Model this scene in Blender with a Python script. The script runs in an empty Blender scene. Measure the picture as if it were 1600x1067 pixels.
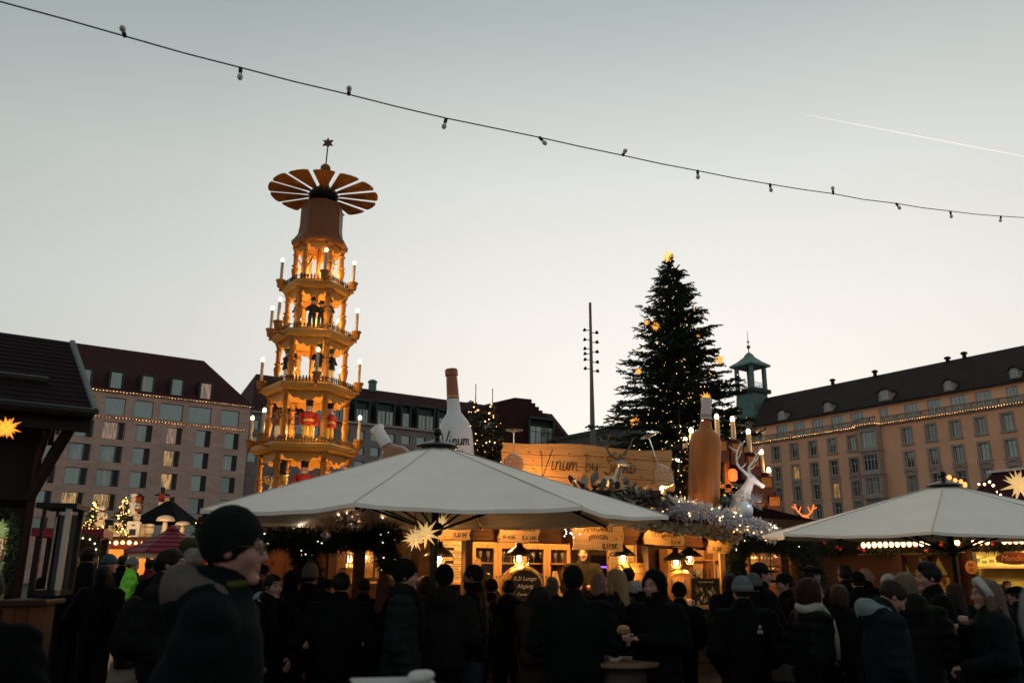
import bpy, math, random
import numpy as np
from mathutils import Matrix, Vector
random.seed(7); rng = np.random.default_rng(7)
R = math.radians
sc = bpy.context.scene
COL = sc.collection

# ------------------------------------------------------------------ camera
F_PX, PITCH, ROLL, CAM_Z = 1310.0, math.atan(361/1310.0), 0.0064, 1.62
cam_d = bpy.data.cameras.new('camera'); cam = bpy.data.objects.new('camera', cam_d); COL.objects.link(cam)
cam_d.sensor_width = 36.0; cam_d.lens = F_PX/1600*36; cam_d.clip_start = .05; cam_d.clip_end = 5000
CAM_R = Matrix.Rotation(math.pi/2+PITCH, 3, 'X') @ Matrix.Rotation(ROLL, 3, 'Z')
cam.matrix_world = Matrix.Translation((0, 0, CAM_Z)) @ CAM_R.to_4x4()
cam_d.dof.use_dof = True; cam_d.dof.focus_distance = 15.0; cam_d.dof.aperture_fstop = 2.6
sc.camera = cam

# ------------------------------------------------------------------ dusk sky, weak last sun, exposure
SUN_EL, SUN_AZ = R(3.0), R(13.0)          # the glow lies ahead, right of the view axis
w = bpy.data.worlds.new('World'); sc.world = w; w.use_nodes = True
nt = w.node_tree; N = nt.nodes; L = nt.links; N.clear()
out = N.new('ShaderNodeOutputWorld'); bg = N.new('ShaderNodeBackground'); L.new(bg.outputs[0], out.inputs[0])
tc = N.new('ShaderNodeTexCoord'); sep = N.new('ShaderNodeSeparateXYZ'); L.new(tc.outputs['Generated'], sep.inputs[0])
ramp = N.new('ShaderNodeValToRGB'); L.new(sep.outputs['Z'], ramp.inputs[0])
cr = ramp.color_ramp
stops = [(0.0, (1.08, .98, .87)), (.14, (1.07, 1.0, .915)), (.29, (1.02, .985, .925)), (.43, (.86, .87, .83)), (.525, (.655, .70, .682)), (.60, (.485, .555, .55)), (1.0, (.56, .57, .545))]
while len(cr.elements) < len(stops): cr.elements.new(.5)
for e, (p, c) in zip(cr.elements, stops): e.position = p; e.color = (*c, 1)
sky = N.new('ShaderNodeTexSky'); sky.sky_type = 'NISHITA'; sky.sun_disc = False
sky.sun_elevation = SUN_EL; sky.sun_rotation = SUN_AZ; sky.altitude = 100; sky.dust_density = 2.5; sky.air_density = 1.2
hs = N.new('ShaderNodeHueSaturation'); hs.inputs['Saturation'].default_value = .25; hs.inputs['Value'].default_value = .05
L.new(sky.outputs[0], hs.inputs['Color'])
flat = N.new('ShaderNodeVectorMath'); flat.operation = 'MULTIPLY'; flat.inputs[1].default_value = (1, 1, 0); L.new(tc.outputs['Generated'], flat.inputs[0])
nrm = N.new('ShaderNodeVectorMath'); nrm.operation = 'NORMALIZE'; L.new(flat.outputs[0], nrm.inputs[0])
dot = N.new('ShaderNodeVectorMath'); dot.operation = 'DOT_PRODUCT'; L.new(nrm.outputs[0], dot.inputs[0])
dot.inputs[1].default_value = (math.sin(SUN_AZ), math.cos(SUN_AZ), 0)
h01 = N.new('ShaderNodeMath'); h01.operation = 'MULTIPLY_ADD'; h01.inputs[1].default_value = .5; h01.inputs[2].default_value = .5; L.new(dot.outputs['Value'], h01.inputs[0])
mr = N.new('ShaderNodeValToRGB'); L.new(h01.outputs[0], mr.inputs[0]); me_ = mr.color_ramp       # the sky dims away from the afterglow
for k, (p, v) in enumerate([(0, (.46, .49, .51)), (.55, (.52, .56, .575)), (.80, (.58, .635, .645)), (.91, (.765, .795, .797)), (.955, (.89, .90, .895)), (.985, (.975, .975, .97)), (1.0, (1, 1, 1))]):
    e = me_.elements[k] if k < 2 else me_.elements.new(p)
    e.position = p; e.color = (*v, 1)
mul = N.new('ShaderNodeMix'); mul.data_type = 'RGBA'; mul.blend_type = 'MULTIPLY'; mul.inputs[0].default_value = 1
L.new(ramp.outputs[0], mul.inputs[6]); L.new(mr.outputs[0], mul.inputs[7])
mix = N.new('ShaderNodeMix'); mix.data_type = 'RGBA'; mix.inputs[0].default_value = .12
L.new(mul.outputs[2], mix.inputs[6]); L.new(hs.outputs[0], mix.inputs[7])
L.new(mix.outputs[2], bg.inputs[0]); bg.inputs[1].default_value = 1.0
sun_d = bpy.data.lights.new('sun', 'SUN'); sun_d.energy = .25; sun_d.angle = R(12); sun_d.color = (1, .82, .66)
sun = bpy.data.objects.new('sun', sun_d); COL.objects.link(sun)
sun.rotation_euler = Vector((-math.sin(SUN_AZ)*math.cos(SUN_EL), -math.cos(SUN_AZ)*math.cos(SUN_EL), -math.sin(SUN_EL))).to_track_quat('-Z', 'Y').to_euler()
vs = sc.view_settings; vs.view_transform = 'Standard'; vs.look = 'None'; vs.exposure = 0; vs.gamma = 1; vs.use_curve_mapping = False
cy = sc.cycles; cy.use_denoising = True; cy.max_bounces = 6; cy.diffuse_bounces = 3; cy.glossy_bounces = 3
cy.transmission_bounces = 6; cy.transparent_max_bounces = 8; cy.sample_clamp_indirect = 4; cy.caustics_reflective = False; cy.caustics_refractive = False
try: cy.denoiser = 'OPENIMAGEDENOISE'; cy.denoising_prefilter = 'ACCURATE'
except Exception: pass

def ray(px, py):
    return CAM_R @ Vector(((px-800)/F_PX, -(py-533.5)/F_PX, -1))
def P(px, py, y):
    d = ray(px, py); t = y/d.y
    return Vector((d.x*t, y, CAM_Z+d.z*t))
def Pz(px, py, z):
    d = ray(px, py); t = (z-CAM_Z)/d.z
    return Vector((d.x*t, d.y*t, z))
def XG(px, y):            # world x of a picture column at head height
    return P(px, 893, y).x

# ------------------------------------------------------------------ materials
MATS = {}
def mat(name, col=(.5, .5, .5), rough=.6, metal=0., var=0., vscale=8., bump=0., bscale=30., emit=None, estr=0., coat=0., stretch=None, trans=0., ior=1.45, sheen=0., col2=None, alpha=1., spec=None):
    if name in MATS: return MATS[name]
    m = bpy.data.materials.new(name); m.use_nodes = True; MATS[name] = m
    t = m.node_tree; n = t.nodes; l = t.links; b = n['Principled BSDF']
    b.inputs['Base Color'].default_value = (*col, 1); b.inputs['Roughness'].default_value = rough; b.inputs['Metallic'].default_value = metal
    if coat: b.inputs['Coat Weight'].default_value = coat
    if sheen: b.inputs['Sheen Weight'].default_value = sheen
    if trans: b.inputs['Transmission Weight'].default_value = trans; b.inputs['IOR'].default_value = ior
    b.inputs['Specular IOR Level'].default_value = .25
    if spec is not None: b.inputs['Specular IOR Level'].default_value = spec
    if emit: b.inputs['Emission Color'].default_value = (*emit, 1); b.inputs['Emission Strength'].default_value = estr
    if alpha < 1: b.inputs['Alpha'].default_value = alpha
    if var or bump:
        c = n.new('ShaderNodeTexCoord'); mp = n.new('ShaderNodeMapping'); l.new(c.outputs['Object'], mp.inputs[0])
        if stretch: mp.inputs['Scale'].default_value = stretch
    if var:
        no = n.new('ShaderNodeTexNoise'); no.inputs['Scale'].default_value = vscale; no.inputs['Detail'].default_value = 6; no.inputs['Roughness'].default_value = .62; l.new(mp.outputs[0], no.inputs[0])
        oi = n.new('ShaderNodeObjectInfo'); add = n.new('ShaderNodeMath'); add.operation = 'MULTIPLY_ADD'
        l.new(oi.outputs['Random'], add.inputs[0]); add.inputs[1].default_value = .22; 
        sb = n.new('ShaderNodeMath'); sb.operation = 'SUBTRACT'; l.new(no.outputs['Fac'], sb.inputs[0]); sb.inputs[1].default_value = .11; l.new(sb.outputs[0], add.inputs[2])
        rp = n.new('ShaderNodeValToRGB'); l.new(add.outputs[0], rp.inputs[0])
        c2 = col2 if col2 else tuple(min(1, x*(1+var)) for x in col); c1 = tuple(x*(1-var) for x in col) if not col2 else col
        rp.color_ramp.elements[0].position = .28; rp.color_ramp.elements[0].color = (*c1, 1)
        rp.color_ramp.elements[1].position = .72; rp.color_ramp.elements[1].color = (*c2, 1)
        l.new(rp.outputs[0], b.inputs['Base Color'])
        rr = n.new('ShaderNodeMapRange'); l.new(no.outputs['Fac'], rr.inputs[0]); rr.inputs[3].default_value = max(0, rough-.12); rr.inputs[4].default_value = min(1, rough+.12); l.new(rr.outputs[0], b.inputs['Roughness'])
    if bump:
        nb = n.new('ShaderNodeTexNoise'); nb.inputs['Scale'].default_value = bscale; nb.inputs['Detail'].default_value = 5; l.new(mp.outputs[0], nb.inputs[0])
        bp = n.new('ShaderNodeBump'); bp.inputs['Strength'].default_value = bump; bp.inputs['Distance'].default_value = .02; l.new(nb.outputs['Fac'], bp.inputs['Height']); l.new(bp.outputs[0], b.inputs['Normal'])
    return m
def emat(name, col, s):
    return mat(name, col=tuple(.4*c for c in col), rough=.5, emit=col, estr=s)
def wood(name, c1, c2, scale=1.0, axis='X', rough=.55, knots=True):
    """boards with grain along one object axis and dark knots"""
    if name in MATS: return MATS[name]
    m = bpy.data.materials.new(name); m.use_nodes = True; MATS[name] = m
    t = m.node_tree; n = t.nodes; l = t.links; b = n['Principled BSDF']; b.inputs['Roughness'].default_value = rough; b.inputs['Specular IOR Level'].default_value = .15
    c = n.new('ShaderNodeTexCoord'); oi = n.new('ShaderNodeObjectInfo'); ad = n.new('ShaderNodeVectorMath'); ad.operation = 'ADD'
    sm = n.new('ShaderNodeMath'); sm.operation = 'MULTIPLY'; sm.inputs[1].default_value = 37; l.new(oi.outputs['Random'], sm.inputs[0])
    l.new(c.outputs['Object'], ad.inputs[0]); l.new(sm.outputs[0], ad.inputs[1])
    mp = n.new('ShaderNodeMapping'); l.new(ad.outputs[0], mp.inputs[0])
    s = [14*scale]*3; s['XYZ'.index(axis)] = 1.1*scale; mp.inputs['Scale'].default_value = s
    no = n.new('ShaderNodeTexNoise'); no.inputs['Scale'].default_value = 1.6; no.inputs['Detail'].default_value = 8; no.inputs['Distortion'].default_value = .6; l.new(mp.outputs[0], no.inputs[0])
    rp = n.new('ShaderNodeValToRGB'); l.new(no.outputs['Fac'], rp.inputs[0])
    rp.color_ramp.elements[0].position = .3; rp.color_ramp.elements[0].color = (*c1, 1); rp.color_ramp.elements[1].position = .68; rp.color_ramp.elements[1].color = (*c2, 1)
    if knots:
        mk = n.new('ShaderNodeMapping'); l.new(ad.outputs[0], mk.inputs[0]); s2 = [7*scale]*3; s2['XYZ'.index(axis)] = 4.2*scale; mk.inputs['Scale'].default_value = s2
        vo = n.new('ShaderNodeTexVoronoi'); vo.inputs['Scale'].default_value = 1.0; l.new(mk.outputs[0], vo.inputs['Vector'])
        kr = n.new('ShaderNodeValToRGB'); l.new(vo.outputs['Distance'], kr.inputs[0])
        kr.color_ramp.elements[0].position = .10; kr.color_ramp.elements[0].color = (.12, .06, .03, 1); kr.color_ramp.elements[1].position = .2; kr.color_ramp.elements[1].color = (1, 1, 1, 1)
        mx = n.new('ShaderNodeMix'); mx.data_type = 'RGBA'; mx.blend_type = 'MULTIPLY'; mx.inputs[0].default_value = .75
        l.new(rp.outputs[0], mx.inputs[6]); l.new(kr.outputs[0], mx.inputs[7]); l.new(mx.outputs[2], b.inputs['Base Color'])
    else: l.new(rp.outputs[0], b.inputs['Base Color'])
    bp = n.new('ShaderNodeBump'); bp.inputs['Strength'].default_value = .25; bp.inputs['Distance'].default_value = .01; l.new(no.outputs['Fac'], bp.inputs['Height']); l.new(bp.outputs[0], b.inputs['Normal'])
    return m
def masonry(name, c1, c2, mortar, bw, bh, gap=.012, rough=.85, axis='XZ', dirt=.3):
    """stone courses or shingle rows, laid out in object space"""
    if name in MATS: return MATS[name]
    m = bpy.data.materials.new(name); m.use_nodes = True; MATS[name] = m
    t = m.node_tree; n = t.nodes; l = t.links; b = n['Principled BSDF']; b.inputs['Roughness'].default_value = rough; b.inputs['Specular IOR Level'].default_value = .12
    c = n.new('ShaderNodeTexCoord'); s = n.new('ShaderNodeSeparateXYZ'); l.new(c.outputs['Object'], s.inputs[0])
    cb = n.new('ShaderNodeCombineXYZ'); l.new(s.outputs[axis[0]], cb.inputs[0]); l.new(s.outputs[axis[1]], cb.inputs[1])
    br = n.new('ShaderNodeTexBrick'); l.new(cb.outputs[0], br.inputs['Vector']); br.inputs['Scale'].default_value = 1
    br.inputs['Color1'].default_value = (*c1, 1); br.inputs['Color2'].default_value = (*c2, 1); br.inputs['Mortar'].default_value = (*mortar, 1)
    br.inputs['Brick Width'].default_value = bw; br.inputs['Row Height'].default_value = bh; br.inputs['Mortar Size'].default_value = gap; br.inputs['Bias'].default_value = 0
    no = n.new('ShaderNodeTexNoise'); no.inputs['Scale'].default_value = .35; no.inputs['Detail'].default_value = 9; no.inputs['Roughness'].default_value = .7; l.new(c.outputs['Object'], no.inputs[0])
    rp = n.new('ShaderNodeMapRange'); l.new(no.outputs['Fac'], rp.inputs[0]); rp.inputs[1].default_value = .3; rp.inputs[2].default_value = .7; rp.inputs[3].default_value = 1-dirt; rp.inputs[4].default_value = 1+dirt*.5
    mx = n.new('ShaderNodeMix'); mx.data_type = 'RGBA'; mx.blend_type = 'MULTIPLY'; mx.inputs[0].default_value = 1; l.new(br.outputs['Color'], mx.inputs[6]); l.new(rp.outputs[0], mx.inputs[7]); l.new(mx.outputs[2], b.inputs['Base Color'])
    bp = n.new('ShaderNodeBump'); bp.inputs['Strength'].default_value = .5; bp.inputs['Distance'].default_value = .03; bp.invert = True; l.new(br.outputs['Fac'], bp.inputs['Height']); l.new(bp.outputs[0], b.inputs['Normal'])
    return m

# ------------------------------------------------------------------ mesh building
def V3(p): return np.array((p[0], p[1], p[2]), float)
class MB:
    def __init__(s): s.v = []; s.f = []; s.m = []; s.n = 0
    def add(s, vs, fs, mi=0):
        s.v.append(np.asarray(vs, float).reshape(-1, 3)); s.f += [tuple(i+s.n for i in f) for f in fs]; s.m += [mi]*len(fs); s.n += len(s.v[-1]); return s
    def box(s, c, d, rz=0, mi=0, rot=None):
        hx, hy, hz = d[0]/2, d[1]/2, d[2]/2
        v = np.array([(x, y, z) for z in (-hz, hz) for y in (-hy, hy) for x in (-hx, hx)], float)
        if rot is not None: v = v @ np.array(rot).T
        elif rz: ca, sa = math.cos(rz), math.sin(rz); v = np.c_[v[:, 0]*ca-v[:, 1]*sa, v[:, 0]*sa+v[:, 1]*ca, v[:, 2]]
        return s.add(v+V3(c), [(0, 2, 3, 1), (4, 5, 7, 6), (0, 1, 5, 4), (2, 6, 7, 3), (0, 4, 6, 2), (1, 3, 7, 5)], mi)
    def bevbox(s, c, d, b=.01, mi=0, rot=None):
        """box with chamfered long edges in the xz outline"""
        hx, hz = d[0]/2, d[2]/2
        pl = [(-hx+b, -hz), (hx-b, -hz), (hx, -hz+b), (hx, hz-b), (hx-b, hz), (-hx+b, hz), (-hx, hz-b), (-hx, -hz+b)]
        return s.prism(pl, d[1], c, mi, rot)
    def prism(s, poly, depth, c=(0, 0, 0), mi=0, rot=None):
        """outline in x,z extruded along y (centred)"""
        n = len(poly); v = np.array([(x, -depth/2, z) for x, z in poly]+[(x, depth/2, z) for x, z in poly], float)
        if rot is not None: v = v @ np.array(rot).T
        return s.add(v+V3(c), [tuple(range(n)), tuple(range(2*n-1, n-1, -1))]+[(i, i+n, (i+1) % n+n, (i+1) % n) for i in range(n)], mi)
    def tube(s, pts, r, n=6, mi=0, cap=True, closed=False):
        pts = [Vector(p) for p in pts]; k = len(pts); rs = r if hasattr(r, '__len__') else [r]*k; vs = []
        up = None
        for i, p in enumerate(pts):
            if closed: t = (pts[(i+1) % k]-pts[i-1])
            else: t = (pts[min(i+1, k-1)]-pts[max(i-1, 0)])
            t = t.normalized() if t.length > 1e-9 else Vector((0, 0, 1))
            if up is None: up = Vector((0, 0, 1)) if abs(t.z) < .9 else Vector((1, 0, 0))
            a = t.cross(up).normalized(); b = a.cross(t).normalized(); up = b
            for j in range(n):
                an = 2*math.pi*j/n; q = p+a*(rs[i]*math.cos(an))+b*(rs[i]*math.sin(an)); vs.append((q.x, q.y, q.z))
        fs = []
        for i in range(k if closed else k-1):
            i2 = (i+1) % k
            for j in range(n): fs.append((i*n+j, i*n+(j+1) % n, i2*n+(j+1) % n, i2*n+j))
        if cap and not closed: fs += [tuple(range(n-1, -1, -1)), tuple((k-1)*n+j for j in range(n))]
        return s.add(vs, fs, mi)
    def lathe(s, prof, n=16, c=(0, 0, 0), mi=0, rot=None, cap=True, ph=0, sx=1, sy=1):
        vs = [(r*math.cos(ph+2*math.pi*j/n)*sx, r*math.sin(ph+2*math.pi*j/n)*sy, z) for r, z in prof for j in range(n)]
        v = np.array(vs, float)
        if rot is not None: v = v @ np.array(rot).T
        k = len(prof); fs = [(i*n+j, i*n+(j+1) % n, (i+1)*n+(j+1) % n, (i+1)*n+j) for i in range(k-1) for j in range(n)]
        if cap: fs += [tuple(range(n-1, -1, -1)), tuple((k-1)*n+j for j in range(n))]
        return s.add(v+V3(c), fs, mi)
    def ball(s, c, r, n=10, m=6, mi=0, rot=None):
        rr = r if hasattr(r, '__len__') else (r, r, r)
        prof = [(max(1e-4, math.sin(math.pi*i/m)), -math.cos(math.pi*i/m)) for i in range(m+1)]
        vs = np.array([(a*math.cos(2*math.pi*j/n)*rr[0], a*math.sin(2*math.pi*j/n)*rr[1], z*rr[2]) for a, z in prof for j in range(n)], float)
        if rot is not None: vs = vs @ np.array(rot).T
        fs = [(i*n+j, i*n+(j+1) % n, (i+1)*n+(j+1) % n, (i+1)*n+j) for i in range(m) for j in range(n)]
        return s.add(vs+V3(c), fs, mi)
    def grid(s, pts, nu, nv, mi=0):
        return s.add(pts, [(i*nv+j, (i+1)*nv+j, (i+1)*nv+j+1, i*nv+j+1) for i in range(nu-1) for j in range(nv-1)], mi)
    def mesh(s, name, mats, smooth=False):
        v = np.concatenate(s.v) if s.v else np.zeros((0, 3)); me = bpy.data.meshes.new(name)
        me.from_pydata(v.tolist(), [], s.f); me.update()
        for m in (mats if isinstance(mats, (list, tuple)) else [mats]): me.materials.append(m)
        me.polygons.foreach_set('material_index', s.m)
        if smooth: me.polygons.foreach_set('use_smooth', [True]*len(me.polygons))
        return me
    def build(s, name, mats, parent=None, smooth=False, loc=None, rz=0, autos=None):
        me = s.mesh(name, mats, smooth)
        if autos: me.set_sharp_from_angle(angle=R(autos))
        return ob(name, me, parent, loc, rz)
def ob(name, me, parent=None, loc=None, rz=0):
    o = bpy.data.objects.new(name, me); COL.objects.link(o)
    if parent is not None: o.parent = parent
    if loc is not None: o.location = loc
    if rz: o.rotation_euler.z = rz
    return o
def tag(o, label, cat, group=None, kind=None):
    if label: o['label'] = label
    if cat: o['category'] = cat
    if group: o['group'] = group
    if kind: o['kind'] = kind
    return o
def thing(name, label, cat, loc=(0, 0, 0), rz=0, group=None):
    o = bpy.data.objects.new(name, None); COL.objects.link(o); o.empty_display_size = .2
    o.location = loc; o.rotation_euler.z = rz
    return tag(o, label, cat, group)
def struct(o): o['kind'] = 'structure'; return o
def stuff(o, label=None, cat=None):
    o['kind'] = 'stuff'
    if label: o['label'] = label
    if cat: o['category'] = cat
    return o
def copy_tree(o, parent=None):
    c = o.copy(); COL.objects.link(c); c.parent = parent
    for ch in list(o.children): copy_tree(ch, c)
    return c
def lamp(name, loc, watts, col=(1, .56, .2), r=.05, parent=None):
    d = bpy.data.lights.new(name, 'POINT'); d.energy = watts; d.color = col; d.shadow_soft_size = r
    o = bpy.data.objects.new(name, d); COL.objects.link(o); o.location = loc
    if parent is not None: o.parent = parent
    return o
def text(body, size, material, parent, loc, rot=(math.pi/2, 0, 0), name='lettering', ext=.002, shear=0, align='CENTER', sx=1):
    c = bpy.data.curves.new(name, 'FONT'); c.body = body; c.size = size; c.extrude = ext; c.align_x = align; c.align_y = 'CENTER'; c.shear = shear; c.resolution_u = 3
    c.materials.append(material); o = bpy.data.objects.new(name, c); COL.objects.link(o); o.parent = parent; o.location = loc; o.rotation_euler = rot; o.scale.x = sx
    return o
def np_mesh(name, v, f, mats, smooth=True, mi=None):
    """quads or tris given as an integer array"""
    me = bpy.data.meshes.new(name); k = f.shape[1]
    me.vertices.add(len(v)); me.vertices.foreach_set('co', np.ascontiguousarray(v, np.float32).ravel())
    me.loops.add(f.size); me.loops.foreach_set('vertex_index', f.ravel().astype(np.int32))
    me.polygons.add(len(f)); me.polygons.foreach_set('loop_start', np.arange(0, f.size, k, dtype=np.int32))
    for m in (mats if isinstance(mats, (list, tuple)) else [mats]): me.materials.append(m)
    if mi is not None: me.polygons.foreach_set('material_index', np.asarray(mi, np.int32))
    if smooth: me.polygons.foreach_set('use_smooth', np.ones(len(f), bool))
    me.update(calc_edges=True); me.validate(); return me
# signed-distance shapes blended together and skinned with surface nets: bodies, clothes, animals, bread
def sdf(prims, res, k=.02):
    """prims: ('c',a,b,ra,rb) round cone | ('e',c,(rx,ry,rz)) ellipsoid | ('-e',...) carve | ('<',axis,val) keep below | ('>',axis,val)"""
    lo = np.full(3, 9e9); hi = -lo
    for p in prims:
        if p[0] == 'c':
            for q, r in ((p[1], p[3]), (p[2], p[4])): lo = np.minimum(lo, V3(q)-r); hi = np.maximum(hi, V3(q)+r)
        elif p[0] == 'e': r = max(p[2]); lo = np.minimum(lo, V3(p[1])-r); hi = np.maximum(hi, V3(p[1])+r)
    lo -= 2.5*res+k*.3; hi += 2.5*res+k*.3
    n = np.ceil((hi-lo)/res).astype(int)+1
    ax = [lo[i]+res*np.arange(n[i]) for i in range(3)]
    d = np.full(n, 1e3, np.float32)
    for p in prims:
        if p[0] in '<>':
            i = 'xyz'.index(p[1]); sh = [1, 1, 1]; sh[i] = n[i]; q = (ax[i]-p[2]).reshape(sh).astype(np.float32)
            d = np.maximum(d, q if p[0] == '<' else -q); continue
        if p[0] == 'c': rm = max(p[3], p[4]); l2 = np.minimum(V3(p[1]), V3(p[2]))-rm; h2 = np.maximum(V3(p[1]), V3(p[2]))+rm
        else: rm = np.array(p[2]); l2 = V3(p[1])-rm; h2 = V3(p[1])+rm
        kk = p[5] if p[0] == 'c' and len(p) > 5 else (p[3] if p[0] != 'c' and len(p) > 3 else k)
        mg = kk*1.2+3*res
        sl = tuple(slice(max(0, int((l2[i]-mg-lo[i])/res)), min(n[i], int((h2[i]+mg-lo[i])/res)+2)) for i in range(3))
        X = ax[0][sl[0]][:, None, None]; Y = ax[1][sl[1]][None, :, None]; Z = ax[2][sl[2]][None, None, :]
        if p[0] == 'c':
            a, b = V3(p[1]), V3(p[2]); ba = b-a; bb = max(ba@ba, 1e-12)
            t = np.clip(((X-a[0])*ba[0]+(Y-a[1])*ba[1]+(Z-a[2])*ba[2])/bb, 0, 1)
            q = np.sqrt((X-a[0]-t*ba[0])**2+(Y-a[1]-t*ba[1])**2+(Z-a[2]-t*ba[2])**2)-(p[3]+(p[4]-p[3])*t)
        else:
            c, r = V3(p[1]), V3(p[2])
            k0 = np.sqrt(((X-c[0])/r[0])**2+((Y-c[1])/r[1])**2+((Z-c[2])/r[2])**2)
            k1 = np.sqrt(((X-c[0])/r[0]**2)**2+((Y-c[1])/r[1]**2)**2+((Z-c[2])/r[2]**2)**2)+1e-9
            q = k0*(k0-1)/k1
        q = q.astype(np.float32); o = d[sl]
        if p[0] == '-e':
            q = -q; h = np.clip(.5-.5*(o-q)/kk, 0, 1) if kk > 0 else (q > o)*1.
            d[sl] = o*(1-h)+q*h+kk*h*(1-h)
        else:
            h = np.clip(.5+.5*(o-q)/kk, 0, 1); d[sl] = o*(1-h)+q*h-kk*h*(1-h)
    d[0], d[-1] = 9, 9; d[:, 0], d[:, -1] = 9, 9; d[:, :, 0], d[:, :, -1] = 9, 9
    s = d < 0; c = [(i, j, k_) for i in (0, 1) for j in (0, 1) for k_ in (0, 1)]
    sv = lambda A, o_: A[o_[0]:n[0]-1+o_[0], o_[1]:n[1]-1+o_[1], o_[2]:n[2]-1+o_[2]]
    cnt = sum(sv(s, o_).astype(np.int8) for o_ in c); act = (cnt > 0) & (cnt < 8)
    idx = np.full(act.shape, -1, np.int64); I = np.argwhere(act); idx[act] = np.arange(len(I))
    acc = np.zeros((len(I), 3)); m = np.zeros(len(I))
    for a in c:
        for ax_ in range(3):
            if a[ax_]: continue
            b = list(a); b[ax_] = 1
            da = d[I[:, 0]+a[0], I[:, 1]+a[1], I[:, 2]+a[2]]; db = d[I[:, 0]+b[0], I[:, 1]+b[1], I[:, 2]+b[2]]
            x = (da < 0) != (db < 0); t = np.where(x, da/np.where(x, da-db, 1), 0)
            q = np.tile(np.array(a, float), (len(I), 1)); q[:, ax_] += t; acc += q*x[:, None]; m += x
    v = lo+res*(I+acc/m[:, None])
    fs = []
    for ax_ in range(3):
        u, w_ = [(1, 2), (2, 0), (0, 1)][ax_]
        s0 = [slice(1, -1)]*3; s1 = [slice(1, -1)]*3; s0[ax_] = slice(0, -1); s1[ax_] = slice(1, None)
        a, b = s[tuple(s0)], s[tuple(s1)]; E = np.argwhere(a != b); off = np.ones(3, int); off[ax_] = 0; E = E+off
        fl = s[E[:, 0], E[:, 1], E[:, 2]]
        eu = np.zeros(3, int); eu[u] = 1; ew = np.zeros(3, int); ew[w_] = 1
        g = lambda e: idx[e[:, 0], e[:, 1], e[:, 2]]
        q = np.stack([g(E-eu-ew), g(E-ew), g(E), g(E-eu)], 1); q[~fl] = q[~fl][:, ::-1]; fs.append(q)
    return v, np.concatenate(fs)
def vnorm(v, f):
    nn = np.zeros_like(v); q = np.cross(v[f[:, 2]]-v[f[:, 0]], v[f[:, 3]]-v[f[:, 1]])
    for i in range(4): np.add.at(nn, f[:, i], q)
    return nn/(np.linalg.norm(nn, axis=1, keepdims=True)+1e-12)
def noise3(v, scale, seed=0):
    g = np.random.default_rng(seed); o = np.zeros(len(v))
    for i in range(7):
        k_ = g.normal(size=3)*scale*(.6+.35*i); o += np.sin(v@k_+g.uniform(0, 6.28))/(1+.35*i)
    return o/3.2
UX, UY = .825, .565                        # the square's long direction (runs away to the right)
ANG_U = math.atan2(UY, UX)
# ------------------------------------------------------------------ ground
def ground_mat():
    m = bpy.data.materials.new('paving'); m.use_nodes = True; t = m.node_tree; n = t.nodes; l = t.links; b = n['Principled BSDF']; b.inputs['Roughness'].default_value = .62
    c = n.new('ShaderNodeTexCoord'); mp = n.new('ShaderNodeMapping'); l.new(c.outputs['Object'], mp.inputs[0]); mp.inputs['Rotation'].default_value = (0, 0, -ANG_U)
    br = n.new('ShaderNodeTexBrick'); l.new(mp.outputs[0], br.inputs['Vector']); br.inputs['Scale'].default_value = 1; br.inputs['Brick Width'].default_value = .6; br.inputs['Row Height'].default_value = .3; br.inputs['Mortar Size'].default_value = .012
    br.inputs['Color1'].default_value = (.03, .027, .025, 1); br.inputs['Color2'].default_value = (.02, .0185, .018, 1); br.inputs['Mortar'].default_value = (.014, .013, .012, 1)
    no = n.new('ShaderNodeTexNoise'); no.inputs['Scale'].default_value = .7; no.inputs['Detail'].default_value = 8; l.new(c.outputs['Object'], no.inputs[0])
    mx = n.new('ShaderNodeMix'); mx.data_type = 'RGBA'; mx.blend_type = 'MULTIPLY'; mx.inputs[0].default_value = .6; l.new(br.outputs['Color'], mx.inputs[6]); l.new(no.outputs['Fac'], mx.inputs[7]); l.new(mx.outputs[2], b.inputs['Base Color'])
    bp = n.new('ShaderNodeBump'); bp.invert = True; bp.inputs['Distance'].default_value = .01; l.new(br.outputs['Fac'], bp.inputs['Height']); l.new(bp.outputs[0], b.inputs['Normal'])
    return m
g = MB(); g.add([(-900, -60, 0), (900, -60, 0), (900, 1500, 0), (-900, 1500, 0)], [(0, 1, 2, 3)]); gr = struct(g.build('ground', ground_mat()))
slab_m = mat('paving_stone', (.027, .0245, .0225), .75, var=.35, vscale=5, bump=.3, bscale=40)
sl = MB().prism([(-.292, 0), (.292, 0), (.292, .012), (.284, .02), (-.284, .02), (-.292, .012)], .284).mesh('paving_stone', slab_m)
k = 0
for i in range(-6, 14):
    for j in range(-10, 16):
        s0, t0 = (i+.5*(j % 2))*.6, j*.3
        q = Vector((-4.6+UX*s0-UY*t0, 8.6+UY*s0+UX*t0, .001))
        px = 800+1359*q.x/q.y
        if 55 < px < 330 and 5.5 < q.y < 18 and k < 240:
            o = ob('paving_stone', sl, gr, q); o.rotation_euler.z = ANG_U; k += 1

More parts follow.
